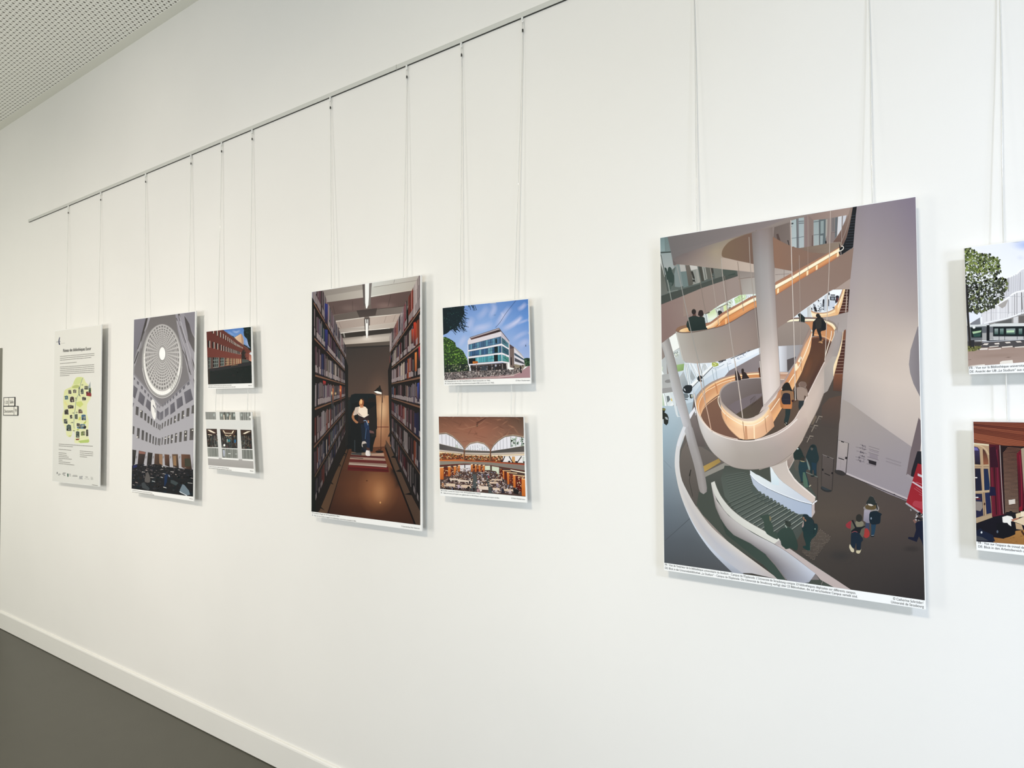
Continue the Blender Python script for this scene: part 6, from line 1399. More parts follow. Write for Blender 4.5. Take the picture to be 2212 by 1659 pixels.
lettering('caption_line', [('DE: Eingangsbereich der UB-Hauptbibliothek in Basel (entstanden um 1960)', (961, 825), (1058.5, 823), 2.6), ('FR : Entrée de la bibliothèque universitaire principale à Bâle (construite vers 1960)', (961, 830), (1067, 828), 2.6), ('© Mark Niedermann', (1114, 823.5), (1144.5, 822.8), 2.9)], R_B, M_TEXT, FRONT-0.0004)

# ------------------------------------------------------------------ print: vaulted reading room
R_V = board('photo_print', B_VAULT, 'landscape print of a crowded reading room under a brown vaulted ceiling')
p = Print([(947.6, 899.8), (1130.7, 900.6), (1135.3, 1073), (950.8, 1056)])
p.fr(940, 890, 7.9); r = random.Random(8)
p.loft([[(50, 60), (700, 60), (1540, 60)], [(50, 300), (700, 300), (1540, 300)], [(50, 700), (700, 700), (1540, 700)]], [['6a4535', '6f4838', '4d3c30'], ['8a5d48', '96614c', '6b5344'], ['a07c66', 'a0705a', '8a7462']], n=14, s=0)
for k in range(110):
    x = r.uniform(60, 1450); y = r.uniform(70, 560); a = r.choice((0.6, -0.5, 1.1, 0.1, -1.0, 0.3))+r.uniform(-.2, .2); L = r.uniform(80, 240)
    p.soft([(x, y), (x+L*math.cos(a), y+L*math.sin(a))], r.uniform(10, 34), r.choice(['6e4636', '7a4e3c', 'b07c60', '9a6a52', '5c3a2e', 'a8765c']), 0.5)
p.poly([(715, 215), (700, 180), (860, 90), (880, 100), (740, 190)], '5b382c'); p.ell(715, 230, 10, 22, '20130f')
p.soft([(400, 300), (720, 230), (880, 110)], 16, 'b58a6c', .6)
# bright arches
for A, m in (([(60, 385), (190, 375), (300, 430), (400, 520), (470, 600), (495, 650), (60, 560)], '3f3c3c'), ([(500, 650), (540, 600), (600, 550), (720, 525), (830, 550), (900, 610), (940, 665)], '3f3c3c'), ([(950, 665), (1000, 580), (1080, 500), (1190, 430), (1330, 410), (1530, 445), (1535, 580), (1200, 630)], '4a4a44')):
    p.poly([(x, y-26) for x, y in A[:len(A)]], 'b09a84', s=0); p.poly(A, 'e6e4ea')
for x, y0, y1 in [(115, 385, 540), (185, 385, 560), (243, 400, 580), (298, 440, 595), (345, 480, 605), (385, 520, 620), (420, 560, 630), (455, 600, 640)]+[(560+k*40, 560-abs(3.6-k)*-9, 655) for k in range(9)]+[(1010, 590, 650), (1060, 530, 645), (1110, 490, 640), (1160, 460, 632), (1222, 430, 625)]: p.line([(x, y0), (x+4, y1)], 6, '8d8c94', s=0)
for x in (1290, 1375, 1475): p.line([(x, 425), (x+3, 600)], 12, '3a4440', s=0)
p.dabs([(1300, 430), (1520, 460), (1520, 580), (1300, 590)], 60, 18, ['8fa390', 'b5c2b4', 'd5dcd4', '7a8f7e'], r); p.dabs([(350, 560), (460, 610), (480, 640), (350, 610)], 20, 10, ['a5b59c', 'cfd8d0'], r)
p.dabs([(560, 590), (900, 600), (920, 655), (540, 650)], 30, 12, ['c5d2d6', 'b5c4bf', 'e9ebef'], r)
p.line([(60, 378), (190, 372), (300, 425), (400, 515), (470, 595), (497, 650)], 9, '4a4240'); p.line([(500, 648), (600, 548), (720, 522), (830, 546), (900, 606), (942, 660)], 7, '6a5d54'); p.line([(950, 660), (1000, 575), (1080, 495), (1190, 426), (1330, 405), (1530, 442)], 9, '4a433c')
# gallery structure
p.poly([(60, 535), (495, 640), (700, 662), (945, 670), (1200, 630), (1540, 570), (1540, 1000), (60, 1000)], 'b5a89a')
p.poly([(60, 540), (495, 645), (495, 690), (60, 640)], '4e4a48', g=((100, 560), (480, 660), '6a6260')); p.poly([(500, 655), (940, 668), (940, 700), (500, 690)], '59544f'); p.poly([(945, 672), (1540, 575), (1540, 680), (945, 715)], '4b4844', g=((960, 690), (1500, 620), '595450'))
p.poly([(60, 640), (495, 690), (940, 702), (1540, 680), (1540, 712), (945, 735), (495, 715), (60, 668)], 'c5b7aa')
p.poly([(60, 668), (495, 718), (940, 735), (1540, 712), (1540, 900), (940, 850), (500, 840), (60, 835)], '6a3b24')
p.poly([(60, 672), (480, 718), (480, 740), (60, 700)], 'e9cfa8'); p.poly([(500, 722), (935, 738), (930, 755), (500, 745)], 'd9c09a'); p.poly([(960, 738), (1540, 715), (1540, 735), (960, 760)], 'efdcbc')
for reg, n in (([(70, 690), (480, 730), (470, 800), (75, 810)], 200), ([(520, 745), (930, 755), (930, 820), (520, 815)], 200), ([(980, 755), (1150, 750), (1150, 830), (990, 840)], 90)):
    p.dabs(reg, n, 11, ['a0402a', 'd9a55c', '3c2418', 'c87a3c', 'e9d5b0', '5a5a38', '2b1c18', 'b55f38'], r, chunks=5)
for y in (718, 748, 778, 806): p.line([(70, y-14), (470, y)], 5, '4a2416', s=0); p.line([(520, y+8), (930, y+12)], 4, '4a2416', s=0)
p.poly([(1160, 755), (1535, 740), (1535, 870), (1150, 850)], 'e9e4e2'); p.poly([(1310, 760), (1360, 760), (1365, 860), (1310, 860)], 'cf9c62'); p.poly([(1490, 760), (1530, 760), (1530, 850), (1490, 850)], 'c9ccc4')
for L in ([(1190, 755), (1150, 845)], [(1262, 755), (1330, 875)], [(1475, 755), (1395, 870)]): p.line(L, 16, '241a18', s=0)
for x, y in ((1265, 845), (1385, 850), (1520, 855), (1140, 835)): p.ell(x, y, 22, 14, '241d22')
for x0, x1 in ((485, 510), (935, 955)): p.poly([(x0, 650), (x1, 650), (x1, 860), (x0, 860)], '6b4834'); p.poly([(x0-20, 720), (x0, 720), (x0, 820)], 'c98f5c')
# parapet
p.poly([(60, 815), (485, 805), (500, 828), (940, 842), (1540, 890), (1540, 908), (940, 860), (500, 842), (70, 838)], 'c4703c', g=((100, 820), (1500, 890), '9d3a24'))
p.poly([(65, 838), (500, 842), (930, 858), (1540, 910), (1540, 1000), (930, 905), (500, 880), (70, 905)], '8d8578', g=((100, 860), (1500, 950), '7f776f')); p.poly([(70, 905), (500, 880), (930, 905), (1540, 1000), (1540, 1012), (930, 918), (500, 893), (70, 925)], '5c1c12')
# lower hall
p.poly([(70, 925), (500, 893), (930, 918), (1545, 1012), (1560, 1460), (80, 1320)], '4d3a34')
p.poly([(420, 905), (610, 900), (605, 1010), (430, 1010)], 'dfd9dc'); p.line([(505, 890), (508, 1010)], 16, '4a4440', s=0); p.poly([(850, 915), (940, 915), (940, 990), (850, 990)], 'd5dcc4'); p.poly([(970, 925), (1090, 945), (1085, 1090), (1040, 1010), (970, 1000)], 'd3dac4')
p.line([(945, 915), (950, 1010)], 20, '5a4c42', s=0); p.line([(1105, 960), (1100, 1110)], 18, '8f7f70', s=0)
for x0, x1, y0, y1 in ((80, 145, 950, 1150), (220, 262, 935, 1095), (318, 358, 930, 1070), (395, 425, 915, 1020), (615, 640, 900, 1015), (680, 705, 905, 1020), (745, 775, 910, 1020), (815, 845, 915, 1025)):
    p.poly([(x0-4, y0), (x1, y0-6), (x1, y1), (x0, y1+4)], 'd9823c', g=((x0, y0), (x0, y1), 'b55c24')); p.poly([(x0-6, y0-8), (x1+2, y0-14), (x1+2, y0), (x0-6, y0+4)], 'f2d9b5')
for x0, x1, y0, y1 in ((146, 220, 945, 1100), (264, 318, 940, 1080), (359, 395, 930, 1050), (641, 680, 905, 1010), (706, 745, 910, 1010), (776, 815, 915, 1020), (1100, 1160, 970, 1150)):
    p.poly([(x0, y0), (x1, y0), (x1, y1), (x0, y1)], '5c2014'); p.dabs([(x0, y0), (x1, y0), (x1, y1), (x0, y1)], 40, 8, ['8b3a24', '3a140e', 'c88450', 'e0c49a', '702818'], r)
p.poly([(1280, 980), (1540, 1030), (1540, 1048), (1300, 1000)], 'f2e4cc'); p.poly([(1380, 1080), (1545, 1110), (1550, 1420), (1370, 1300)], '54160f'); p.dabs([(1390, 1090), (1540, 1110), (1540, 1330), (1390, 1300)], 110, 13, ['8b2c1c', '2f0f0c', 'a8643c', '6a1c14', 'd9b58c'], r)
p.poly([(1165, 1000), (1230, 1030), (1235, 1180), (1170, 1140)], '5c2014'); p.poly([(1250, 1040), (1330, 1070), (1330, 1250), (1250, 1200)], '64261a'); p.dabs([(1250, 1040), (1330, 1070), (1330, 1250), (1250, 1200)], 50, 10, ['a05030', '3a140e', '8a2c1c', 'c08a5a'], r)
for q in ([(1155, 1000), (1178, 1000), (1180, 1150), (1158, 1140)], [(1225, 1030), (1260, 1035), (1265, 1235), (1235, 1230)], [(1328, 1075), (1370, 1080), (1375, 1290), (1335, 1290)], [(1475, 1140), (1545, 1145), (1550, 1440), (1480, 1430)]):
    p.poly(q, 'd9813c', g=(q[0], q[3], 'bd6424')); p.line([q[0], q[1]], 12, 'f2cf9c', s=0)
p.line([(1160, 1000), (1290, 1005)], 12, 'e9c08c', s=0); p.line([(1230, 1032), (1400, 1045)], 12, 'f0cb98', s=0); p.line([(1335, 1075), (1540, 1095)], 12, 'f2cf9c', s=0)
p.poly([(640, 1060), (700, 1060), (720, 1200), (700, 1360), (600, 1340), (650, 1200)], '4c5252'); p.poly([(850, 1060), (880, 1080), (980, 1330), (1000, 1390), (910, 1380), (900, 1250)], '434a4a')
p.dabs([(330, 1020), (430, 960), (600, 960), (640, 1080), (640, 1180), (660, 1320), (100, 1290), (110, 1200), (240, 1100)], 520, 12, ['c2a89a', '2b1f22', 'e0d2c8', '5a3a34', '8c5a44', 'b59a9a', '3c2c34', 'd5b48c', '4c2020', '9aa0a8', '2a1a1c', '3a2224', 'd9c9c0'], r, asp=0.6, chunks=8)
p.dabs([(720, 1010), (860, 1010), (1100, 1050), (1150, 1130), (1250, 1250), (1450, 1310), (1450, 1390), (980, 1380), (880, 1150), (700, 1200)], 520, 12, ['c9b4aa', '2a2226', 'e3d8d2', '5a3430', '8a6a5c', 'a8a2b4', '34303c', 'd9bc98', '4a1f1c', '7c88a0', '2a1a1c', '3a2224', 'd9c9c0'], r, asp=0.6, chunks=8)
p.dabs([(700, 1200), (880, 1160), (920, 1330), (720, 1350)], 50, 17, ['d5b5a2', '3a2a28', 'c9a890', 'e9dcd4'], r)
for q in ([(190, 1215), (345, 1225), (340, 1275), (180, 1262)], [(445, 1240), (600, 1250), (620, 1300), (430, 1290)], [(755, 1262), (905, 1270), (910, 1330), (750, 1320)], [(980, 1290), (1100, 1300), (1110, 1340), (990, 1330)], [(250, 1130), (400, 1140), (390, 1165), (240, 1160)], [(390, 1150), (640, 1175), (630, 1200), (380, 1185)], [(960, 1140), (1150, 1150), (1150, 1170), (980, 1165)], [(1170, 1310), (1330, 1320), (1320, 1350), (1180, 1345)], [(930, 1190), (1080, 1200), (1080, 1225), (930, 1220)]):
    p.poly(q, r.choice(['d9c0a8', 'cfb096', 'e0cdbc']))
for x, y, s_, c in ((130, 1230, 30, 'c4906c'), (240, 1165, 28, '1d1518'), (400, 1260, 34, 'cbb7c4'), (590, 1190, 22, '241416'), (570, 1290, 36, '1a1214'), (290, 1300, 20, '4a78b8'), (450, 1280, 28, 'c9b0ae'), (740, 1180, 30, 'cdbfc6'), (820, 1140, 26, 'd0c0bc'), (1060, 1230, 28, 'a89caa'), (1155, 1335, 36, '1d2436'), (1280, 1350, 34, 'c9b5b5'), (1040, 1330, 34, 'd2c4c2'), (1160, 1160, 24, '1c1418'), (735, 1330, 34, 'b08a8c'), (910, 1100, 18, '9c2c34')):
    p.ell(x, y, s_*0.62, s_*0.6, c); p.ell(x+4, y+s_*0.9, s_*0.8, s_*0.5, mixc(hx(c), hx('3a2a2a'), 0.35))
p.poly([(1330, 1310), (1430, 1330), (1420, 1410), (1340, 1390)], '1c1818'); p.dabs([(90, 1290), (700, 1310), (700, 1355), (90, 1310)], 60, 16, ['3a3030', '6a5a58', '231c1e'], r)
p.build('printed_photo', R_V)
lettering('caption_line', [('DE: Großer Lesesaal mit Galerie in der UB-Hauptbibliothek in Basel', (952.3, 1060.5), (1037.5, 1067.8), 2.5), ('FR : Salle de lecture principale avec galerie dans la bibliothèque universitaire principale de Bâle.', (952.3, 1065.5), (1079, 1077.2), 2.5), ('© Mark Niedermann', (1104.5, 1077.3), (1134.2, 1080.3), 2.9)], R_V, M_TEXT, FRONT-0.0004)
# ------------------------------------------------------------------ print: domed hall
R_D = board('photo_print', B_DOME, 'tall grey print of a round coffered dome above a reading hall')
p = Print([(289.6, 690.6), (421.3, 673.2), (417.3, 1073), (284.2, 1055.5)])
r = random.Random(21)
p.fr(270, 660, 7.54)
p.poly([(100, 50), (1200, 50), (1200, 3300), (60, 3300)], '8e8c8f')
p.poly([(130, 200), (380, 180), (300, 380), (200, 700), (145, 900), (140, 600)], '84818b', g=((160, 300), (250, 700), '75727a'))
p.poly([(400, 180), (830, 120), (860, 400), (1000, 900), (1060, 1250), (620, 1640), (560, 1640), (150, 1130), (160, 1000), (300, 560)], '74706f', g=((600, 200), (600, 1500), '807d80'))
p.poly([(340, 205), (375, 195), (345, 320), (300, 450), (215, 700), (195, 720), (250, 560), (290, 400)], '44403f'); p.poly([(375, 195), (415, 190), (370, 330), (310, 480), (235, 700), (160, 1000), (150, 960), (210, 720), (300, 460), (345, 330)], 'a5a2a8')
p.poly([(215, 740), (225, 760), (160, 950), (148, 940)], '3f3b3c')
for x in (300, 330): pass
p.soft([(280, 700), (330, 500), (390, 380)], 100, '8c898c', .5); p.soft([(900, 500), (980, 800), (1010, 1100)], 120, '8a878a', .4)
# right-hand stone ribs
p.poly([(820, 140), (1145, 95), (1150, 1400), (1090, 1200), (1040, 1150), (985, 900), (940, 720), (860, 400)], '97949c', g=((900, 300), (1100, 900), 'a4a1a6'))
p.poly([(860, 135), (890, 132), (905, 260), (890, 250)], '4a4645'); p.poly([(965, 165), (1010, 230), (1050, 300), (1075, 400), (1100, 470), (1150, 560), (1150, 800), (1090, 690), (1030, 560), (1020, 480), (985, 300)], '514c4d', g=((1000, 300), (1120, 700), '6a6666')); p.poly([(960, 130), (1150, 100), (1150, 540), (1080, 400), (1050, 290), (990, 190)], '8a878f')
p.poly([(1065, 790), (1100, 880), (1145, 1000), (1148, 1130), (1110, 1050), (1085, 930)], '565152'); p.poly([(1110, 1180), (1150, 1250), (1150, 1300), (1130, 1290)], '5a5556')
for L in ([(835, 200), (880, 330), (925, 500), (985, 760), (1050, 1090)], [(900, 330), (960, 520), (990, 610)], [(930, 720), (985, 830), (1050, 1050), (1075, 1130)]): p.line(L, 12, '5c5859')
for L in ([(850, 250), (900, 420), (960, 640), (1040, 900)], [(880, 160), (960, 440), (1060, 780), (1130, 1080)]): p.line(L, 9, 'bdbac0')
p.poly([(1040, 1150), (1090, 1200), (1150, 1420), (1150, 1700), (1110, 1560), (1060, 1260)], 'a3a0a8')
# dome
def E(cx, cy, rx, ry, n=72): return [(cx+rx*math.cos(2*math.pi*k/n), cy+ry*math.sin(2*math.pi*k/n)) for k in range(n)]
p.poly(E(606, 907, 330, 604), 'a5a3a2'); p.poly(E(606, 900, 318, 592), '8c8a8a'); p.poly(E(606, 895, 314, 584), 'b9b7b4')
p.poly(E(606, 890, 300, 568), 'c9c7c4', g=((606, 400), (606, 1440), 'ffffff'))
# lantern windows along the lower rim
items = []
for k in range(34):
    a = -0.12+k/33*(math.pi+0.24); a2 = a+0.075
    P = lambda t, rx, ry, cy: (606+rx*math.cos(t), cy+ry*math.sin(t))
    items.append(([P(a, 298, 560, 890), P(a2, 298, 560, 890), P(a2, 276, 500, 875), P(a, 276, 500, 875)], 'f6f4ef' if (k < 6 or k > 11) else ('f0eee8' if k > 24 else 'c4c2bc')))
p.polys_c(items)
p.poly(E(607, 853, 284, 545), 'bcb9b8', g=((606, 320), (606, 1380), 'c6c3c1'))
# coffers: rings run from the outer ellipse to the oculus
R = 10; S = 38; items = []
def ring(t):   # t 0 outer .. 1 oculus
    e = t**0.8
    return (607, 850+(785-850)*e, 280+(58-280)*e, 535+(122-535)*e)
for i in range(R):
    o = ring(i/R+0.012); n_ = ring((i+0.68)/R)
    for k in range(S):
        a = 2*math.pi*(k+0.2)/S; b = 2*math.pi*(k+0.80)/S
        tw = 0.0
        q = [(o[0]+o[2]*math.cos(a), o[1]+o[3]*math.sin(a)), (o[0]+o[2]*math.cos(b), o[1]+o[3]*math.sin(b)), (n_[0]+n_[2]*math.cos(b), n_[1]+n_[3]*math.sin(b)), (n_[0]+n_[2]*math.cos(a), n_[1]+n_[3]*math.sin(a))]
        items.append((q, r.choice(['858382', '8d8b89', '7a7877'])))
p.polys_c(items)
items = []
for i in range(R-3):
    o = ring(i/R+0.03); n_ = ring((i+0.6)/R)
    for k in range(S):
        a = 2*math.pi*(k+0.22)/S; b = 2*math.pi*(k+0.40)/S
        items.append(([(o[0]+o[2]*math.cos(a), o[1]+o[3]*math.sin(a)), (o[0]+o[2]*math.cos(b), o[1]+o[3]*math.sin(b)), (n_[0]+n_[2]*math.cos(b), n_[1]+n_[3]*math.sin(b)), (n_[0]+n_[2]*math.cos(a), n_[1]+n_[3]*math.sin(a))], '615f5f'))
p.polys_c(items)
p.poly(E(607, 785, 62, 128), 'a3a09e'); p.poly(E(607, 785, 55, 116), '8a8886'); p.poly(E(607, 784, 50, 106), 'fdfdfb')
# lower drum rings
p.line([(606+326*math.cos(t), 905+598*math.sin(t)) for t in [0.15+k*0.07 for k in range(41)]], 7, 'd9d7d6'); p.line([(606+312*math.cos(t), 903+560*math.sin(t)) for t in [0.2+k*0.07 for k in range(39)]], 5, '7f7c7c')
# walls
p.fr(270, 660, 7.54)
WALLC = 'aaa8ae'
p.poly([(140, 1130), (160, 1140), (580, 1640), (620, 1640), (1060, 1230), (1150, 1420), (1150, 3300), (60, 3300), (100, 1400)], WALLC, g=((600, 1600), (600, 2400), 'b5b3b8'))
p.line([(150, 1110), (580, 1620), (620, 1620), (1060, 1210)], 14, '8a888e', s=0)
for x, y, w, h in ((195, 1225, 36, 55), (260, 1300, 34, 56), (315, 1365, 30, 54), (370, 1425, 26, 52), (415, 1480, 24, 50), (460, 1535, 20, 48), (497, 1580, 16, 42), (530, 1610, 13, 42), (560, 1625, 12, 38)): p.poly([(x, y), (x+w, y+22), (x+w-6, y+h+18), (x-2, y+h-6)], '6b6970')
for x, y, w, h in ((1012, 1260, 38, 42), (942, 1325, 34, 44), (880, 1385, 32, 44), (824, 1435, 28, 44), (775, 1485, 25, 42), (728, 1525, 22, 42), (686, 1560, 18, 40), (645, 1590, 16, 40), (610, 1620, 14, 36)): p.poly([(x, y), (x+w, y-24), (x+w+4, y+h-20), (x+4, y+h+6)], '6b6970')
p.poly([(145, 1170), (165, 1180), (160, 1215), (145, 1205)], '55535a')
for q in ([(140, 1295), (208, 1355), (165, 1520), (130, 1480)], [(240, 1395), (328, 1490), (300, 1640), (210, 1555)], [(360, 1520), (425, 1580), (415, 1730), (335, 1640)], [(960, 1415), (1068, 1352), (1110, 1530), (990, 1605)], [(838, 1530), (930, 1472), (948, 1620), (850, 1690)], [(738, 1620), (805, 1570), (820, 1720), (738, 1780)]): p.poly(q, '6f6d75', g=(q[0], q[2], '5d5b62'))
p.fr(270, 875, 7.54)
for q in ([(520, 80), (568, 120), (565, 255), (520, 210)], [(572, 125), (625, 90), (625, 220), (572, 258)], [(648, 75), (708, 30), (712, 150), (648, 205)], [(1085, 15), (1145, -20), (1145, 160), (1125, 160)], [(125, -40), (150, -30), (135, 30), (125, 30)], [(280, -20), (310, -30), (300, 20)]): p.poly(q, '67656d', g=(q[0], q[2], '77757c'))
p.poly([(424, -60), (445, -92), (470, -80), (498, -10), (503, 80), (502, 180), (488, 238), (462, 218), (436, 140), (424, 40)], 'e9e7e4', g=((430, -80), (500, 200), 'f6f4f0'), s=2); p.poly([(452, -8), (468, 6), (500, 62), (502, 90), (470, 40), (456, 20)], '77757c'); p.poly([(478, 60), (498, 92), (500, 130), (486, 110)], 'a9a7ac')
def slit(x, y, w, h, sk, c='4a4848'):
    p.poly([(x, y), (x+w, y+sk), (x+w-8, y+h+sk), (x-8, y+h-3)], c, g=((x, y), (x, y+h), '5e5b5a'))
for x, y, w, h in ((180, 20, 45, 138), (255, 78, 38, 125), (320, 125, 32, 120), (372, 175, 30, 112), (424, 212, 24, 105), (470, 252, 20, 98), (512, 288, 16, 88), (545, 310, 14, 84), (568, 318, 14, 90)): slit(x, y, w, h, 16 if x < 500 else 4)
for x, y, w, h in ((602, 296, 20, 96), (648, 270, 20, 88), (696, 238, 22, 105), (744, 212, 25, 110), (800, 180, 30, 118), (860, 142, 34, 128), (925, 98, 38, 135), (1005, 55, 48, 140), (1090, 15, 50, 130)): slit(x, y, w, h, -12, '55524f')
for x, y, w, h in ((130, 340, 26, 130), (200, 370, 42, 165), (275, 405, 38, 160), (340, 440, 32, 148), (400, 468, 28, 140), (452, 500, 22, 128), (497, 520, 20, 126), (540, 540, 16, 112), (562, 542, 16, 118)): slit(x, y, w, h, 12 if x < 520 else 2)
for x, y, w, h in ((602, 530, 16, 122), (648, 518, 24, 130), (696, 500, 26, 138), (750, 482, 30, 145), (816, 462, 34, 155), (888, 440, 40, 165), (965, 418, 50, 172), (1058, 385, 62, 190)): slit(x, y, w, h, -6, '4c4845')
for x, y in ((960, 170), (985, 440), (990, 500), (838, 490), (820, 240), (715, 520), (660, 540), (1100, 410), (770, 555), (200, 520), (260, 100)): p.ell(x, y, 14, 9, 'e6e2da', rot=-0.3)
# arcade at hall level
for q, c in (([(120, 725), (185, 735), (160, 960), (120, 1000)], '3c3a36'), ([(225, 740), (340, 765), (300, 990), (205, 960)], '463834'), ([(372, 768), (450, 780), (430, 1000), (355, 980)], '36302c'), ([(485, 790), (610, 800), (612, 1000), (475, 970)], '5c4638'), ([(642, 800), (722, 808), (728, 1010), (650, 980)], '6a4a3a'), ([(765, 800), (862, 800), (878, 1030), (785, 1010)], '6e5644'), ([(915, 800), (1060, 805), (1100, 1100), (920, 1010)], '6f4e3c'), ([(1118, 800), (1140, 800), (1140, 1200), (1100, 1000)], '8f8d90')):
    p.poly(q, c, g=(q[0], q[2], '1c1a1a'))
p.poly([(230, 745), (335, 768), (325, 800), (228, 790)], '8a5f54'); p.poly([(970, 870), (1060, 872), (1075, 1000), (975, 1000)], '3c3c30'); p.poly([(785, 830), (830, 825), (840, 990), (790, 980)], '8f7050'); p.poly([(555, 800), (608, 805), (610, 980), (560, 950)], '94745a')
for x in (190, 345, 465, 628, 745, 895): p.line([(x, 830), (x-8, 870)], 20, '8a888a', s=0)
p.poly([(100, 990), (200, 960), (330, 990), (480, 960), (640, 1000), (900, 1030), (1110, 1050), (1130, 1650), (80, 1500)], '17181b')
p.dabs([(110, 990), (320, 960), (1100, 1060), (1110, 1160), (110, 1200)], 260, 15, ['2c2a2c', '0f1114', '3a3436', '1c2430', '5a5254', '26282c'], r, asp=.6)
p.dabs([(110, 1180), (1110, 1160), (1110, 1480), (110, 1360)], 160, 24, ['1a1c20', '0e1013', '2a2c30', '122028', '25201f', '0c1a1c'], r, asp=.8)
for x, y, a, b, c in ((300, 1090, 34, 9, 'd5d0cc'), (640, 1120, 30, 9, 'e2deda'), (605, 1045, 22, 7, 'd5d0cc'), (770, 1085, 38, 10, 'cfcac6'), (880, 1055, 22, 7, 'dcd8d4'), (440, 1180, 34, 9, 'c9c5c0'), (600, 1175, 26, 16, 'c5c6ca'), (720, 1150, 16, 34, '9aa8c0'), (465, 1240, 34, 20, 'a9aeb0'), (650, 1340, 32, 20, 'd0cfca'), (768, 1250, 16, 9, 'd9dde0'), (1060, 1270, 50, 10, 'c9c9c6'), (190, 1260, 26, 20, '8c7a74'), (140, 1300, 22, 9, 'b5b0ac'), (1090, 1190, 28, 10, 'b5a9a8'), (830, 1130, 14, 12, 'c9b9ac'), (980, 1020, 22, 6, 'd9d5d0'), (660, 1015, 14, 7, 'd9d5d0'), (350, 1060, 20, 12, 'd9c9c0'), (610, 1000, 12, 24, 'e9e5e4'), (805, 1010, 12, 7, 'c9c0b8')):
    p.poly([(x-a*.8, y-b*.6), (x+a*.7, y+b*.1), (x+a*.8, y+b*.8), (x-a*.7, y+b*.2)], mixc(hx(c), hx('6a6a6c'), 0.25))
p.poly([(360, 1100), (385, 1110), (410, 1190), (400, 1260), (325, 1250), (330, 1170)], '5c5856', s=2); p.poly([(270, 1270), (310, 1260), (400, 1360), (390, 1390), (280, 1350)], '3d4346')
p.poly([(650, 1130), (700, 1120), (680, 1260), (640, 1340), (640, 1200)], '10284a'); p.poly([(745, 1220), (790, 1225), (870, 1270), (830, 1310), (745, 1270)], '3c4648')
p.poly([(890, 1390), (935, 1290), (965, 1300), (1040, 1390), (1060, 1460), (1010, 1470), (900, 1430)], '6f7f8a', s=1); p.line([(888, 1408), (1010, 1475)], 12, 'cfd6da', s=0); p.poly([(130, 985), (200, 975), (195, 1005), (135, 1030)], '20265a')
p.build('printed_photo', R_D)
M_FAINT = simple('faint small print', '8f8d87', 0.6, spec=0.1)
def dashes(name, rows, parent, h, seed, mat=None, y=FRONT-0.0004):
    """unreadable small print: word-length strokes along each line"""
    h *= 0.85
    rr = random.Random(seed); o = parent.location
    for a, b in rows:
        bm = bmesh.new()
        A = at(*a, y)-o; B = at(*b, y)-o; L = (B-A).length; d = (B-A)/L; n = Vector((-d.z, 0, d.x))*h/2; t = 0.0
        while t < L:
            w = min(rr.uniform(0.004, 0.016), L-t)
            v = [bm.verts.new(A+d*t-n), bm.verts.new(A+d*(t+w)-n), bm.verts.new(A+d*(t+w)+n), bm.verts.new(A+d*t+n)]; bm.faces.new(v); t += w+0.0022
        bm_obj(name, bm, mat or M_FAINT, parent)
dashes('caption_line', [((285.5, 1059), (329, 1065.5)), ((285.5, 1062.6), (333, 1069.2)), ((409, 1077), (416.5, 1078.2))], R_D, 0.0032, 1)

# ------------------------------------------------------------------ print: brick building
R_K = board('photo_print', B_BRICK, 'small print of a red brick building with rows of windows under a blue sky')
p = Print([(446, 716.6), (542, 706), (544.3, 827.8), (449.5, 830.5)])
p.fr(430, 695, 10.7)
p.poly([(100, 80), (1300, 80), (1300, 1600), (100, 1600)], '1b2320')
p.loft([[(540, 190), (1200, 100)], [(800, 350), (1230, 330)], [(1000, 500), (1230, 640)]], ['4f7cc0', '6e97d0', '7f9cc8'], n=8, s=0)
p.soft([(760, 200), (860, 240), (960, 190)], 70, 'b9c9e4', .6); p.soft([(1060, 420), (1120, 480), (1180, 600)], 110, 'b5bfd8', .6); p.soft([(640, 220), (720, 260), (820, 330)], 60, '9ab5e0', .5)
p.poly([(815, 365), (965, 275), (1005, 320), (1030, 420), (1030, 540), (960, 500)], 'e9c8a8', g=((880, 350), (1020, 450), 'c99f7c')); p.poly([(965, 275), (1005, 320), (1030, 540), (990, 520)], 'b08c72'); p.line([(815, 365), (968, 272)], 6, '6a5a54', s=0)
for k in range(5): p.line([(850+k*24, 365-k*14), (866+k*22, 430-k*2)], 4, 'c9a488', s=0)
p.poly([(1020, 140), (1200, 100), (1240, 700), (1215, 700), (1180, 600), (1150, 560), (1130, 500), (1110, 400), (1060, 350), (1040, 320), (1030, 240), (1040, 200)], '14211f', s=1); p.dabs([(1040, 150), (1200, 120), (1215, 600), (1120, 420)], 60, 14, ['1f3230', '0e1817', '2c423c'], r)
p.poly([(160, 235), (540, 190), (570, 200), (1150, 640), (1230, 700), (1230, 900), (960, 870), (520, 830), (190, 820)], '5e2e28', g=((250, 500), (1000, 700), '6a3a30'))
p.poly([(170, 560), (700, 640), (1150, 740), (1160, 900), (960, 870), (520, 830), (190, 820)], '6a342c', g=((300, 700), (1100, 800), '7a4238')); p.line([(545, 188), (1150, 636)], 14, '3f2520', s=0); p.line([(590, 215), (1140, 630)], 5, '9a7a70', s=0)
for x, y, h in ((325, 210, 60), (415, 200, 120), (490, 240, 120), (555, 280, 110), (610, 315, 105), (660, 352, 95), (704, 382, 90), (742, 410, 84), (777, 436, 78), (808, 462, 72), (836, 482, 66), (860, 500, 60), (885, 515, 55), (905, 528, 50), (925, 540, 48), (945, 552, 45), (965, 562, 42), (985, 575, 38), (1003, 585, 34)):
    w = max(6, 22-(x-325)*0.02); p.poly([(x-w*1.1, y), (x, y+2), (x, y+h), (x-w*1.1, y+h-6)], '1d1414'); p.poly([(x, y), (x+w*.75, y+4), (x+w*.75, y+h), (x, y+h)], 'd9c9bc')
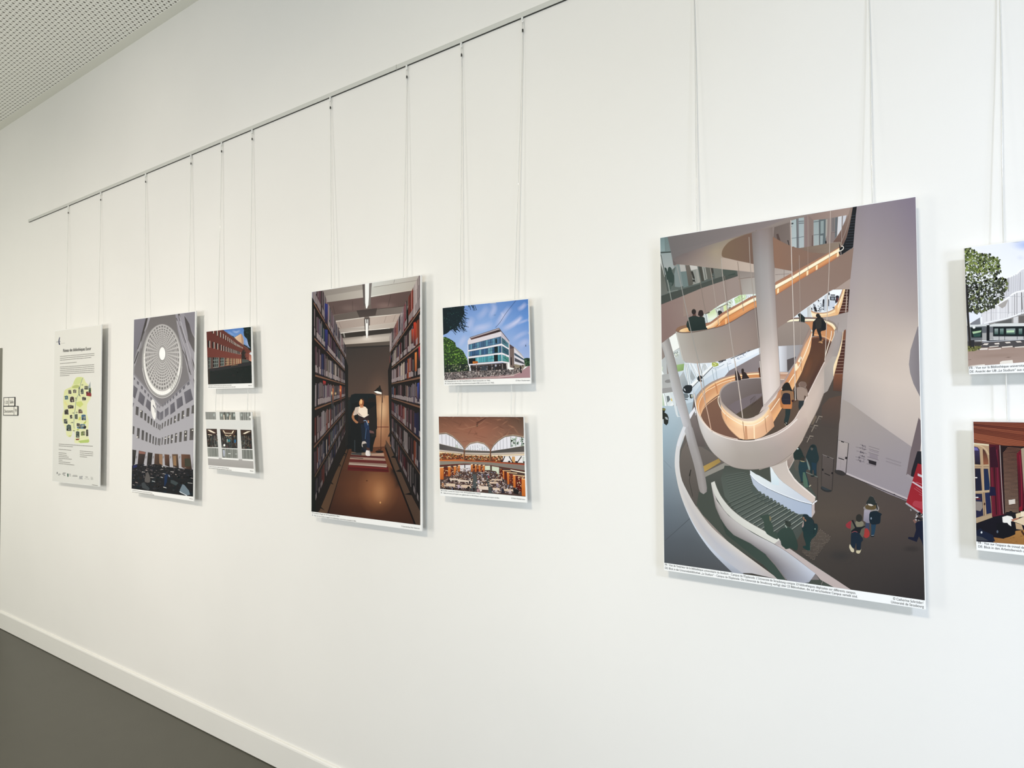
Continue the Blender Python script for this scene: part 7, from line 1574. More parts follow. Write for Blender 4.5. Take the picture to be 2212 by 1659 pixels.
for x, y, h in ((240, 440, 160), (340, 470, 150), (425, 500, 140), (505, 530, 132), (565, 555, 120), (618, 575, 112), (668, 595, 102), (710, 612, 95), (748, 625, 92), (784, 640, 86), (816, 650, 80), (844, 662, 76), (870, 670, 72), (893, 678, 68), (914, 686, 64), (932, 692, 60), (950, 700, 55)):
    w = max(7, 24-(x-240)*0.02); p.poly([(x-w*1.6, y-10), (x, y), (x, y+h), (x-w*1.6, y+h-8)], '1d1414'); p.poly([(x, y), (x+w*.7, y+4), (x+w*.7, y+h+4), (x, y+h)], 'd0c2b8')
p.dabs([(980, 680), (1040, 640), (1080, 720), (1120, 880), (980, 870)], 50, 18, ['2f2a26', '3c3a30', '46302a'], r); p.poly([(985, 700), (1020, 640), (1050, 700), (1060, 860), (985, 870)], '2c2522', s=1)
p.poly([(190, 825), (520, 830), (980, 850), (985, 960), (720, 1010), (200, 1100)], '4a423e', g=((300, 900), (900, 900), '8a4a38'))
for x, w, y0, y1 in ((215, 50, 830, 1080), (325, 120, 825, 1065), (490, 90, 830, 1030), (612, 70, 838, 1010), (708, 52, 845, 1000), (782, 42, 850, 990), (848, 32, 852, 975), (893, 26, 855, 968), (940, 24, 858, 960)):
    c = '8f9a94' if x < 600 else 'e0b890'; p.poly([(x, y0), (x+w, y0+4), (x+w, y1-w*0.12), (x, y1)], '1f1d1c')
    for t in (0.35, 0.7, 1.0): p.line([(x+w*t, y0), (x+w*t, y1-w*0.12*t)], max(5, w*0.1), c, s=0)
    for t in (0.28, 0.62, 0.97): p.line([(x, y0+(y1-y0)*t), (x+w, y0+(y1-y0)*t-w*0.08)], max(5, w*0.09), c, s=0)
p.poly([(990, 860), (1140, 880), (1160, 930), (990, 950)], '4a4e4a'); p.poly([(1150, 690), (1215, 710), (1215, 920), (1160, 900)], '7c3f34', g=((1180, 700), (1180, 900), 'c98f7c')); p.poly([(1160, 740), (1190, 700), (1215, 720), (1215, 780)], 'cfd6dc')
p.poly([(190, 1105), (460, 1060), (720, 1012), (985, 960), (1220, 925), (1240, 1480), (190, 1490)], '1c2120', g=((500, 1050), (600, 1300), '101a18')); p.poly([(200, 1100), (720, 1012), (985, 960), (1230, 930), (1230, 1000), (720, 1080), (230, 1160)], '2b2a2c'); p.line([(740, 1022), (900, 995)], 5, 'b08a60', s=0)
p.poly([(195, 1120), (240, 1110), (255, 1480), (200, 1480)], '332c26'); p.dabs([(250, 1150), (1200, 1050), (1210, 1400), (260, 1440)], 60, 30, ['1b211f', '152220', '20201f'], r, asp=.5)
p.build('printed_photo', R_K)
dashes('caption_line', [((450, 833.6), (500, 832.2)), ((450, 837), (509, 835.8)), ((536.5, 833), (544, 832.8))], R_K, 0.0032, 2)

# ------------------------------------------------------------------ print: white facade with windows
R_W = board('photo_print', B_WIN, 'small pale print of a white facade with lit windows, hung below the brick building print')
p = Print([(443.6, 889.8), (541.5, 890.4), (548.2, 1012.8), (449.8, 1004.8)])
p.fr(430, 875, 10.7)
p.poly([(100, 80), (1320, 80), (1320, 1600), (100, 1600)], 'e6e6e0', g=((600, 150), (600, 1200), 'd3d3d2'))
p.poly([(200, 1215), (1260, 1270), (1265, 1480), (210, 1395)], 'b0adaa', g=((700, 1250), (700, 1440), 'a6a39f')); p.poly([(150, 350), (1210, 360), (1215, 540), (160, 530)], 'dedfdb')
def curtain(q, cols, n):
    (x0, y0), (x1, y1), (x2, y2), (x3, y3) = q; p.poly(q, cols[0]); items = []
    for k in range(n):
        a = (k+r.random()*.3)/n; b = a+0.45/n; f = lambda u, v, t: u+(v-u)*t
        items.append(([(f(x0, x1, a), f(y0, y1, a)), (f(x0, x1, b), f(y0, y1, b)), (f(x3, x2, b), f(y3, y2, b)), (f(x3, x2, a), f(y3, y2, a))], r.choice(cols[1:])))
    p.polys_c(items)
G = ['7f827c', 'a5a8a2', '5d605c', 'b9bbb4', '6f726c']
curtain([(145, 155), (385, 160), (395, 335), (150, 332)], ['8a8b87', '9a9b96', '76786f', 'a8a9a4'], 26)
curtain([(475, 160), (830, 165), (842, 340), (485, 340)], ['5f625c', '8d908a', '454843', 'a5a8a0'], 34); curtain([(935, 165), (1190, 165), (1192, 350), (945, 350)], ['6f716c', 'a5a7a2', '4d504c', 'c0c2bd'], 26)
for q in ([(562, 225), (582, 225), (592, 338), (575, 338)], [(708, 230), (725, 230), (716, 338), (700, 338)]): p.poly(q, 'f4e6d2')
for x in (500, 640, 790): p.poly([(x, 200), (x+38, 200), (x+38, 262), (x, 262)], 'b5c0ba')
for x in (330, 1110, 960): p.poly([(x, 200), (x+35, 200), (x+35, 258), (x, 258)], 'b0b6b2')
p.poly([(1150, 280), (1190, 245), (1192, 300)], 'f0f0ec')
for q in ([(165, 548), (410, 550), (440, 975), (192, 970)], [(485, 555), (880, 570), (888, 1000), (525, 990)], [(955, 568), (1212, 578), (1232, 1018), (985, 1012)]): p.poly(q, '231a18', g=(q[0], q[3], '151312'))
p.poly([(170, 560), (408, 560), (412, 680), (330, 690), (180, 640)], '3f2c26'); p.poly([(190, 570), (260, 575), (385, 645), (340, 650), (260, 620)], 'f2e4cf'); p.line([(205, 680), (300, 695)], 14, 'f4e0c4', s=0); p.line([(400, 686), (420, 686)], 8, 'f0e0c4', s=0)
p.poly([(500, 565), (870, 578), (800, 700), (590, 690)], '4a342a'); p.poly([(545, 578), (575, 590), (600, 640), (750, 650), (780, 595), (808, 590), (770, 660), (590, 655)], 'f6e8cc'); p.line([(600, 690), (640, 708), (700, 710), (745, 695)], 16, 'f0d8b4'); p.line([(785, 710), (840, 712)], 9, 'd9a878', s=0)
p.poly([(960, 580), (1205, 585), (1210, 640), (1060, 690), (980, 700)], '3c2b22'); p.poly([(1195, 602), (1110, 610), (1010, 660), (1060, 668), (1150, 625)], 'f2e6d0'); 
for x0, x1, y0, y1 in ((200, 430, 700, 960), (530, 880, 720, 985), (975, 1225, 710, 1005)):
    p.dabs([(x0, y0), (x1, y0), (x1, y1), (x0, y1)], 80, 12, ['3c4440', '4a3028', '2a3a3c', '6b5a44', '1c2a20', '52302c', '757068'], r, asp=2.2)
    for k in range(11):
        x = x0+(x1-x0)*k/11+r.uniform(0, 14); p.line([(x, y0), (x+6, y1)], 5, r.choice(['6a6e6c', '8a8c86', '4a4a48']), s=0)
p.poly([(660, 800), (720, 790), (722, 850), (665, 850)], '3f7c84'); p.poly([(812, 800), (850, 800), (850, 870), (815, 870)], '2f6a94'); p.ell(585, 928, 24, 26, 'fffef8'); p.poly([(640, 790), (660, 790), (655, 860), (645, 870)], 'd9dcd0')
for q in ([(192, 985), (440, 992), (448, 1195), (205, 1190)], [(528, 1005), (890, 1012), (898, 1230), (540, 1215)], [(990, 1030), (1238, 1038), (1250, 1250), (1000, 1240)]): curtain(q, G, 30)
for L in ([(190, 978), (440, 990)], [(525, 1000), (890, 1016)], [(985, 1020), (1235, 1030)]): p.line(L, 12, 'eff0ec', s=0)
p.poly([(548, 1040), (590, 1040), (600, 1090), (590, 1190), (565, 1190)], 'b5bac8', s=1); p.line([(675, 1120), (728, 1122)], 20, 'd9dcd9', s=0); p.line([(835, 1130), (880, 1132)], 14, 'c5c8c4', s=0)
for L in ([(200, 1212), (455, 1232)], [(525, 1232), (915, 1262)], [(1000, 1262), (1250, 1282)]): p.line(L, 30, 'f6f6f2', s=0)
p.build('printed_photo', R_W)
dashes('caption_line', [((451, 1007.6), (494, 1011.8)), ((451, 1011), (500, 1016)), ((540, 1017), (547, 1018))], R_W, 0.0034, 3)

# ------------------------------------------------------------------ poster with map
R_P = board('poster', B_POSTER, 'white text poster with a green map, leftmost on the wall', cat='poster')
p = Print([(118, 715.5), (218.2, 702), (213.8, 1050.3), (113, 1039.3)])
p.fr(100, 690, 8.73)
p.poly([(0, 0), (1300, 0), (1300, 3300), (0, 3300)], 'eceae2', g=((500, 200), (500, 3000), 'e2e2dc'))
# curved blue logo stroke
p.poly([(245, 340), (258, 335), (250, 380), (248, 430), (262, 478), (238, 475), (230, 430), (232, 385)], '1c2650', s=2)
p.line([(278, 455), (352, 445)], 5, 'b5b3a8', s=0)
# map
p.poly([(550, 1110), (600, 1085), (700, 1095), (740, 1180), (800, 1240), (850, 1290), (855, 1400), (820, 1520), (770, 1600), (770, 1800), (800, 1900), (790, 2050), (770, 2150), (800, 2230), (812, 2270), (800, 2320), (700, 2330), (560, 2335), (530, 2300), (540, 2150), (500, 2100), (480, 2190), (420, 2215), (380, 2180), (370, 2100), (340, 2000), (300, 1900), (310, 1780), (330, 1700), (320, 1560), (330, 1420), (350, 1330), (430, 1290), (480, 1260), (520, 1180)], 'dfe2a6', g=((400, 1200), (650, 2200), 'e6e8b8'), s=2)
p.poly([(560, 1110), (610, 1090), (680, 1100), (640, 1200), (560, 1230), (510, 1200)], 'd3dc98', s=2); p.poly([(480, 1280), (540, 1240), (610, 1240), (620, 1280), (540, 1300)], 'b9c278', s=2)
p.poly([(420, 2190), (480, 2180), (460, 2215), (425, 2215)], 'd3d68a'); p.poly([(600, 2290), (800, 2260), (812, 2300), (790, 2325), (640, 2330)], 'b8cc74', s=1); p.poly([(570, 2120-40), (760, 1900), (740, 1960), (640, 2030), (600, 2100)], 'b8c45a'); p.poly([(600, 1900), (620, 1840), (660, 1830), (650, 1900)], 'cfd06e')
p.poly([(330, 1560), (360, 1540), (400, 1600), (520, 1640), (560, 1700), (420, 1700)], 'e3de9a'); p.poly([(560, 1560), (660, 1540), (700, 1600), (640, 1660), (570, 1620)], 'cfd880', s=1)
p.line([(690, 1100), (660, 1180), (640, 1250), (622, 1330), (618, 1400), (580, 1470), (560, 1540), (545, 1680), (530, 1800), (522, 1900), (520, 2000), (528, 2060)], 8, '6f8794'); p.line([(622, 1270), (618, 1400), (640, 1450)], 14, '3c4450')
V = [(445, 1370, 60, 80, '5b5348'), (535, 1355, 62, 70, '66604e'), (380, 1475, 68, 80, '5c7f86'), (485, 1510, 90, 110, '4a3c36'), (675, 1360, 56, 110, '47524a'), (750, 1290, 70, 70, '5a5e4a'), (800, 1400, 100, 90, '6e2c2e'), (820, 1340, 46, 100, '2c4a34'), (712, 1495, 74, 68, '4a4642'), (460, 1650, 110, 70, '4f4a40'), (380, 1745, 84, 100, '3f3a34'), (645, 1735, 84, 80, '6a4e3a'), (565, 1835, 54, 100, '3c4c40'), (468, 1835, 50, 70, '3c3c34'), (705, 1850, 90, 110, '4a6c84'), (365, 1925, 70, 90, '3f4844'), (660, 2020, 170, 90, '4a7286'), (600, 1985, 60, 60, '3c3c34'), (425, 2045, 100, 130, '4a5a54'), (590, 2170, 70, 120, '3f5046'), (690, 2150, 84, 90, '7c8a50'), (770, 2140, 46, 130, '4a4a40')]
for cx, cy, w, h, c in V:
    w *= .5; h *= .5; q = [(cx-w*r.uniform(.8, 1.1), cy-h*r.uniform(.6, 1)), (cx+w*r.uniform(-.2, .4), cy-h*1.05), (cx+w*r.uniform(.8, 1.1), cy-h*r.uniform(.6, 1)), (cx+w, cy+h*r.uniform(.8, 1)), (cx-w*.9, cy+h*r.uniform(.8, 1))]
    p.poly([(a+(a-cx)*.16, b+(b-cy)*.12) for a, b in q], 'f0eed4'); p.poly(q, c); p.dabs([(cx-w*.8, cy-h*.7), (cx+w*.8, cy-h*.7), (cx+w*.8, cy+h*.8), (cx-w*.8, cy+h*.8)], 12, w*.3, ['8c8a78', '2c2a26', 'a8a592', '5f5a4e', c], r, chunks=2)
p.poly([(750, 1440), (850, 1455), (850, 1395), (800, 1370)], '8a2f34'); p.poly([(555, 2250), (630, 2245), (610, 2275), (560, 2275)], '8a4632'); p.poly([(780, 1290), (830, 1180), (834, 1300)], 'a9b0b0'); p.line([(830, 1175), (832, 1300)], 4, '7c8484', s=0)
for x, y in ((680, 1235), (558, 1485), (508, 1765), (490, 1945), (520, 2100), (575, 1752), (620, 1300)): p.line([(x-22, y), (x+22, y)], 7, '4a5248', s=0); p.line([(x, y-16), (x, y+16)], 6, '3c4450', s=0)
for q, c in (((560, 1520, 50), '4c5560'), ((480, 1930+18, 40), '4c5560')): p.line([(q[0]-q[2]/2, q[1]), (q[0]+q[2]/2, q[1])], 6, c, s=0)
# partner logos at the foot
p.poly([(395, 2905), (418, 2910), (418, 2965), (398, 2970)], '14563c'); p.line([(400, 2910), (402, 2965)], 5, '0f1c1a', s=0)
for x, y, w, h in ((205, 2895, 12, 40), (250, 2915, 46, 8), (238, 2935, 26, 8), (340, 2895, 54, 10), (325, 2915, 46, 10), (340, 2940, 36, 9), (445, 2915, 32, 7), (445, 2930, 26, 7), (450, 2950, 34, 7), (545, 2935, 80, 5), (540, 2952, 96, 9), (760, 2980-10, 44, 8), (765, 3002, 90, 4), (855, 2975, 40, 5), (858, 2995, 44, 5), (860, 3015, 46, 6), (650, 3005, 76, 5)):
    p.line([(x-w/2, y), (x+w/2, y+w*0.07)], h, '6f706c' if h < 8 else '3a3b3b', s=0)
p.build('printed_sheet', R_P)
o = (100, 690, 8.73)
def pq(x, y): return (100+x/8.73, 690+y/8.73)
lettering('title', [('Réseau des bibliothèques Eucor', pq(318, 615), pq(845, 575), 6.6)], R_P, M_TEXT, FRONT-0.0005, bold=0.016)
lettering('logo', [('EUCOR', pq(193, 435), pq(268, 424), 2.2), ('KIT', pq(628, 3000), pq(688, 3004), 5.5)], R_P, simple('dark blue lettering', '2a3154', 0.6), FRONT-0.0005)
rows = []
for x0, y0, x1, y1 in ((258, 700, 905, 642), (258, 735, 905, 676), (258, 770, 848, 717), (258, 834, 572, 808), (258, 900, 905, 852), (258, 932, 905, 886), (258, 965, 905, 922), (258, 998, 905, 957), (258, 1030, 905, 992), (258, 1065, 435, 1053)): rows.append((pq(x0, y0), pq(x1, y1)))
S = 1615+0
def pq2(x, y): return (100+x/8.73, 875+y/8.73)
for x0, y0, x1, y1 in ((235, 735, 878, 778), (235, 768, 503, 787), (233, 834, 468, 852), (233, 900, 378, 911), (233, 934, 390, 949), (233, 967, 420, 983), (233, 1000, 480, 1023), (233, 1034, 305, 1040), (233, 1067, 450, 1089), (233, 1101, 527, 1131), (632, 866, 882, 887), (632, 902, 882, 921), (632, 937, 882, 957), (632, 971, 768, 983), (862, 1503, 972, 1521)): rows.append((pq2(x0, y0), pq2(x1, y1)))
dashes('text_line', rows, R_P, 0.0046, 4)
# ------------------------------------------------------------------ print: tram before the undulating white building (cut by the photo's right edge)
R_T = board('photo_print', B_TRAM, 'print of a tram passing a leafy tree and a wavy white building')
t = [B_TRAM[0], B_TRAM[1], B_TRAM[2], B_TRAM[3]]
p = Print([(2083.4, 536.4), (t[1][0]-1, t[1][1]+1), px_of(t2.x-0.002, FRONT, t2.z+0.036), (2091.6, 792)])
r = random.Random(31); p.fr(2060, 510, 5.349)
W = 2100
p.loft([[(100, 60), (800, 0), (W, -150)], [(100, 500), (800, 450), (W, 400)], [(100, 1000), (800, 950), (W, 900)]], [['f2f2f4', 'dfe3f0', '8ba6da'], ['f4f4f6', 'f2f2f5', 'c9d4ea'], ['e3e6f2', 'efeff2', 'e5e8ee']], n=16, s=0)
p.glow(860, 100, 230, 90, '9fb4e4', al=.8); p.glow(1300, 100, 400, 200, '7f9cd8', al=.7); p.glow(770, 250, 60, 40, 'd9dbe4', al=.5)
p.poly([(560, 510), (640, 475), (720, 445), (760, 405), (815, 375), (1000, 330), (1300, 420), (1700, 360), (W, 400), (W, 1100), (300, 1100), (320, 880), (430, 820)], 'd2d0d3', g=((600, 600), (900, 600), 'e0dee0'))
p.line([(560, 510), (640, 475), (720, 445), (760, 405), (815, 372), (1000, 330), (1300, 420), (1700, 360), (W, 400)], 14, 'fafafc')
for k in range(58):
    x = 590+k*26; y = 500-min(max(x-590, 0), 230)*0.45; p.line([(x, y), (x-6, 690)], r.choice((5, 9, 12)), r.choice(['b9b6b8', 'c9c7c9', 'eceaec', 'aaa7a8']), s=0)
p.poly([(480, 800), (580, 740), (640, 700), (690, 660), (760, 640), (900, 630), (1200, 720), (1600, 640), (W, 660), (W, 900), (900, 900), (700, 930), (450, 985), (330, 1010), (330, 880)], 'dddadb', g=((500, 850), (800, 850), 'e6e3e2'))
for k in range(64):
    x = 380+k*27; y = max(650, 860-max(0, x-400)*0.62); p.line([(x, y), (x, 985-max(0, x-400)*0.2 if x < 900 else 885)], r.choice((4, 8, 12)), r.choice(['bcb8b8', 'd0cdcc', 'f2f0ee', 'a8a4a4']), s=0)
p.poly([(510, 800), (600, 745), (630, 735), (600, 810), (560, 835)], 'a9a29c'); p.line([(785, 650), (792, 850)], 12, '6a6664', s=0); p.line([(630, 480), (632, 640)], 8, '8d8a8a', s=0); p.line([(632, 740), (635, 900)], 7, '9a9696', s=0)
p.line([(480, 805), (580, 745), (640, 705), (690, 665), (760, 640), (900, 628), (1200, 718), (1600, 640), (W, 660)], 16, 'f7f6f8')
p.line([(350, 1010), (450, 985), (600, 955), (720, 915), (810, 885), (1100, 880), (1600, 960), (W, 900)], 12, 'f3f2f2')
p.poly([(400, 1010), (600, 965), (720, 925), (810, 895), (1100, 890), (1600, 970), (W, 910), (W, 1020), (420, 1025)], '8d8985'); p.poly([(480, 1000), (670, 955), (670, 1005), (480, 1010)], '5e5e5c'); p.poly([(690, 940), (745, 925), (745, 1005), (690, 1005)], 'd5d2d0'); p.poly([(755, 925), (1000, 905), (1000, 1005), (755, 1005)], '66605c'); p.poly([(1100, 910), (1500, 960), (1500, 1010), (1100, 1005)], '58595a')
p.line([(160, 680), (813, 700), (W, 720)], 4, 'a9a9ad', s=0); p.line([(190, 890), (813, 882)], 3, 'b9b9bc', s=0)
p.poly([(190, 1010), (305, 940), (310, 1020), (190, 1030)], '7c7d82'); p.poly([(310, 940), (330, 930), (330, 1020), (312, 1020)], 'f2f2f4')
# tram
p.poly([(155, 1035), (400, 1030), (415, 1020), (W, 990), (W, 1215), (415, 1200), (160, 1215)], '6d6f72'); p.poly([(185, 1025), (400, 1020), (400, 1045), (185, 1050)], 'd5d7d4'); p.poly([(415, 1025), (480, 1010), (W, 985), (W, 1030), (415, 1045)], 'd9dad6')
p.poly([(185, 1050), (375, 1040), (375, 1180), (190, 1190)], '5d6064'); p.poly([(195, 1060), (325, 1055), (330, 1170), (205, 1172)], '15201f'); p.poly([(215, 1105), (320, 1090), (315, 1110), (225, 1130)], 'a8c49c'); p.poly([(225, 1130), (315, 1120), (310, 1160), (235, 1165)], '2b4a42'); p.ell(235, 1055, 16, 14, 'eeeeea')
p.poly([(380, 1030), (415, 1028), (415, 1212), (380, 1210)], '101216'); p.poly([(415, 1115), (455, 1115), (455, 1200), (415, 1200)], 'a3a19f'); p.poly([(330, 1120), (380, 1118), (380, 1205), (330, 1205)], 'a5a3a0')
p.poly([(455, 1045), (W, 1025), (W, 1160), (455, 1158)], '141c1e')
for k, (x, w) in enumerate(((472, 42), (535, 42), (608, 104), (752, 40), (830, 60), (920, 100), (1050, 44), (1130, 100), (1270, 60), (1360, 100), (1500, 60))): p.poly([(x, 1070), (x+w, 1068), (x+w, 1135), (x, 1135)], '7f938c' if k % 2 else '9aa6a2', g=((x, 1070), (x, 1135), '2c4c44'))
p.poly([(612, 1092), (700, 1088), (700, 1112), (612, 1116)], 'b5d3ac')
p.poly([(455, 1160), (W, 1162), (W, 1200), (460, 1200)], 'bdbbb9'); p.line([(415, 1210), (W, 1200)], 14, '23262c', s=0)
for x in (525, 590, 735, 808, 900, 1100): p.line([(x, 1160), (x, 1202)], 6, '4a4c4e', s=0)
# street
p.poly([(150, 1215), (W, 1195), (W, 1300), (160, 1320)], '4c4848'); p.poly([(150, 1290), (W, 1270), (W, 1520), (150, 1530)], '9d8679', g=((500, 1290), (500, 1500), 'a89286'))
p.line([(330, 1225), (813, 1195), (W, 1180)], 10, 'a9a9ac', s=0)
for q in ([(335, 1258), (355, 1240), (405, 1238), (390, 1260)], [(470, 1238), (525, 1232), (530, 1250), (475, 1252)], [(590, 1225), (650, 1220), (660, 1236), (610, 1240)], [(715, 1215), (770, 1212), (790, 1228), (735, 1230)], [(240, 1310), (300, 1298), (395, 1292), (390, 1312), (245, 1318)], [(400, 1305), (545, 1292), (548, 1305), (405, 1315)], [(555, 1278), (680, 1268), (682, 1282), (560, 1290)], [(705, 1280), (900, 1265), (900, 1280), (710, 1290)], [(410, 1275), (520, 1265), (520, 1275), (415, 1285)]): p.poly(q, 'e0d5c9')
p.poly([(160, 1270), (320, 1270), (310, 1300), (240, 1330), (165, 1335)], '6b6a3c'); p.dabs([(165, 1270), (310, 1270), (240, 1325), (165, 1330)], 30, 12, ['7c7c44', '4a4c2c', '8f8a58'], r)
p.poly([(535, 1455), (565, 1442), (680, 1432), (690, 1482), (535, 1492)], 'e9e0d4'); p.poly([(165, 1500), (360, 1480), (360, 1500)], 'e9e0d4'); p.line([(170, 1430), (520, 1400), (640, 1405)], 5, '7a6458')
p.soft([(200, 1400), (500, 1380), (813, 1370)], 60, '8a7264', .4)
p.poly([(195, 1205), (240, 1200), (240, 1280), (200, 1282)], '2b2a2c'); p.poly([(315, 1190), (322, 1190), (325, 1270), (315, 1270)], '8a8478'); p.poly([(240, 1235), (320, 1225), (330, 1260), (245, 1275)], '3a3634'); p.poly([(285, 1300), (292, 1290), (300, 1315), (288, 1318)], '1a1820')
# tree
TR = [(120, 140), (175, 135), (245, 150), (260, 200), (330, 200), (400, 205), (470, 240), (520, 290), (540, 350), (545, 410), (490, 470), (510, 500), (560, 480), (610, 500), (625, 580), (590, 640), (560, 680), (590, 710), (560, 760), (480, 780), (470, 830), (400, 850), (330, 880), (300, 905), (200, 880), (160, 830), (130, 600)]
GR = ['4f5836', '38402a', '6b7444', '2b2f22', '5a5f3f', '7c8450', '3a3c2e']
p.dabs(TR, 900, 17, GR, r, chunks=10); p.dabs([(130, 150), (540, 260), (540, 400), (300, 420), (130, 420)], 260, 15, ['7c8a44', '8f9a52', '5f6c38', '4a5630'], r, chunks=5)
p.dabs([(140, 560), (600, 520), (570, 700), (450, 830), (180, 860)], 260, 15, ['2f332a', '3c4034', '262822', '4c5040'], r, chunks=5)
p.dabs([(150, 400), (500, 460), (560, 720), (440, 800), (170, 860)], 150, 8, ['c9cbc9', 'dcdde0', 'e9eaec'], r, chunks=4); p.dabs([(180, 180), (500, 300), (480, 460), (140, 480)], 70, 7, ['e5e6e6', 'cfd4c5'], r, chunks=3)
p.line([(150, 560), (158, 800), (170, 1000), (190, 1270)], 26, '211e1e', c2='2a2624'); p.line([(150, 660), (220, 600), (320, 540), (390, 500)], 9, '2b2826'); p.line([(165, 760), (300, 700), (420, 650)], 8, '2b2826'); p.line([(170, 880), (320, 830), (470, 800)], 7, '2b2826')
# the part of the print beyond the photo's edge: facade, tram and street carry on
E = 4600
p.poly([(W-2, -400), (E, -900), (E, 500), (W-2, 400)], '8ba6da', g=((W, 0), (E, 0), 'a9bde6'))
p.poly([(W-2, 400), (2600, 470), (3200, 380), (E, 300), (E, 930), (W-2, 930)], 'dcdadc')
for k in range(90):
    x = W+8+k*28; p.line([(x, 470), (x-4, 900)], r.choice((6, 10, 14)), r.choice(['bcb8b8', 'd0cdcc', 'f2f0ee', 'a8a4a4']), s=0)
p.line([(W-4, 400), (2600, 470), (3200, 380), (E, 300)], 16, 'fafafc'); p.line([(W-4, 660), (2600, 720), (3200, 640), (E, 600)], 16, 'f7f6f8'); p.line([(W-4, 900), (3000, 880), (E, 900)], 12, 'f3f2f2')
p.poly([(W-2, 910), (E, 905), (E, 985), (W-2, 1000)], '6f6b66'); p.poly([(W-2, 985), (E, 940), (E, 985), (W-2, 1030)], 'd9dad6')
p.poly([(W-2, 1025), (E, 985), (E, 1170), (W-2, 1162)], '141c1e'); p.poly([(W-2, 1162), (E, 1168), (E, 1205), (W-2, 1200)], 'bdbbb9')
for k in range(14):
    x = W-520+k*220; p.poly([(x, 1068), (x+150, 1064), (x+150, 1138), (x, 1138)], '8fa09a', g=((x, 1068), (x, 1138), '2c4c44'))
p.poly([(W-2, 1198), (E, 1195), (E, 1290), (W-2, 1290)], '4c4848'); p.poly([(W-2, 1270), (E, 1240), (E, 1560), (W-2, 1540)], '9d8679')
p.build('printed_photo', R_T)
lettering('caption_line', [('FR : Vue sur la Bibliothèque universitaire du Studium', (2094.2, 797.4), (2260, 789.4), 5.2), ('DE: Ansicht der UB „Le Studium“ aus der Blickrichtung', (2094.8, 805.3), (2263, 798.6), 5.2)], R_T, M_TEXT, FRONT-0.0004)

# ------------------------------------------------------------------ print: work room with arched window and red curtains
R_R = board('photo_print', B_WORK, 'print of a wooden study room with red curtains, below the tram print')
c2 = w2
p = Print([(2102.3, 910.8), (B_WORK[1][0]-1, B_WORK[1][1]+1), px_of(w2.x-0.002, FRONT, w2.z+0.036), (2109.3, 1169.5)])
p.fr(2060, 890, 5.184); W = 2000
p.poly([(200, 80), (W, 80), (W, 1700), (200, 1700)], '20100f')
p.loft([[(210, 90), (800, 90), (W, 90)], [(210, 340), (560, 375), (800, 400), (W, 470)]], [['54231a', '6a2e1e', '7a3826'], ['8a4a30', '7a3c28', '8a4a32']], n=20, s=0)
for k in range(22):
    y0 = 100+k*12; p.line([(215, y0+max(0, (k-6))*1.5), (800, y0+40+k*6), (W, y0+150+k*14)], 4, r.choice(['3f1812', 'a05c40', '4a1c14', '94543a']), s=0)
p.poly([(225, 345), (395, 360), (410, 830), (430, 1165), (250, 1240)], 'b09272', g=((240, 400), (400, 1100), '9a8468')); p.poly([(225, 345), (395, 362), (395, 380), (225, 362)], 'd9c9a8')
p.poly([(230, 385), (270, 395), (290, 420), (300, 590), (238, 585)], '3a3052', g=((250, 400), (270, 580), '231a20')); p.poly([(232, 395), (262, 400), (280, 430), (232, 430)], '6a64a0'); p.poly([(325, 410), (350, 430), (375, 480), (388, 540), (390, 585), (330, 590)], '3c2420', g=((340, 420), (370, 585), '8a5238')); p.line([(225, 372), (300, 380), (360, 420), (395, 480)], 12, 'c9ad88')
p.poly([(238, 632), (300, 632), (318, 880), (245, 905)], '1b1a2c'); p.poly([(335, 635), (385, 635), (405, 820), (400, 880), (345, 880)], '1c2440', g=((350, 640), (390, 860), '182848'))
p.poly([(245, 915), (318, 915), (332, 1160), (252, 1185)], '20203a'); p.poly([(350, 905), (405, 900), (425, 1130), (368, 1145)], '1a2244'); p.poly([(248, 1000), (318, 1005), (325, 1070), (300, 1110), (252, 1100)], '8a8078', s=0); p.ell(252, 735, 14, 6, 'f2ede4'); p.ell(262, 957, 18, 6, 'f2ede4'); p.line([(252, 972), (300, 972)], 16, '5c1c20', s=0)
p.line([(232, 605), (395, 600)], 20, 'b59a78', s=0); p.line([(232, 612), (395, 608)], 4, '5f4430', s=0); p.line([(313, 400), (325, 640), (335, 900), (350, 1160)], 20, 'b39674'); p.line([(240, 895), (408, 882)], 18, 'b8a080', s=0); p.line([(338, 900), (345, 1160)], 6, '5a3c2c', s=0); p.ell(345, 1030, 10, 16, '3a2018')
p.poly([(250, 1190), (430, 1145), (435, 1180), (255, 1245)], 'a89072')
p.poly([(400, 360), (520, 370), (545, 760), (565, 1150), (430, 1175), (420, 900), (405, 600)], '4a0f1c', g=((410, 600), (550, 700), '5c1424'))
for x0, x1, c in ((425, 440, '6e1a2c'), (455, 480, '2f0a14'), (490, 520, '701a30'), (515, 540, '350b16')): p.line([(x0-10, 420), (x0+8, 800), (x1, 1150)], 12, c)
p.poly([(400, 400), (470, 380), (500, 620), (410, 620)], '31091a'); p.line([(517, 372), (535, 760), (558, 1140)], 9, '9a928a', s=1); p.poly([(405, 835), (460, 840), (478, 935), (400, 940)], '171430')
p.poly([(530, 375), (W, 430), (W, 1200), (570, 1130)], '1a0b0c')
items = []
for k in range(50):
    y = 395+k*14.9; x0 = 548+k*0.6 if k > 4 else 600-k*12; x1 = 706+k*0.5 if k > 3 else 750
    items.append(([(x0, y), (x1, y+10-k*0.05), (x1, y+15-k*0.05), (x0, y+6)], mixc(hx('8a5c48'), hx('a88870'), k/50)))
p.polys_c(items)
p.poly([(705, 470), (760, 410), (790, 700), (800, 1080), (735, 1090), (720, 700)], '6a1020', g=((720, 600), (790, 700), '4a0c1a')); p.line([(740, 480), (760, 800), (765, 1080)], 8, '8a1c30')
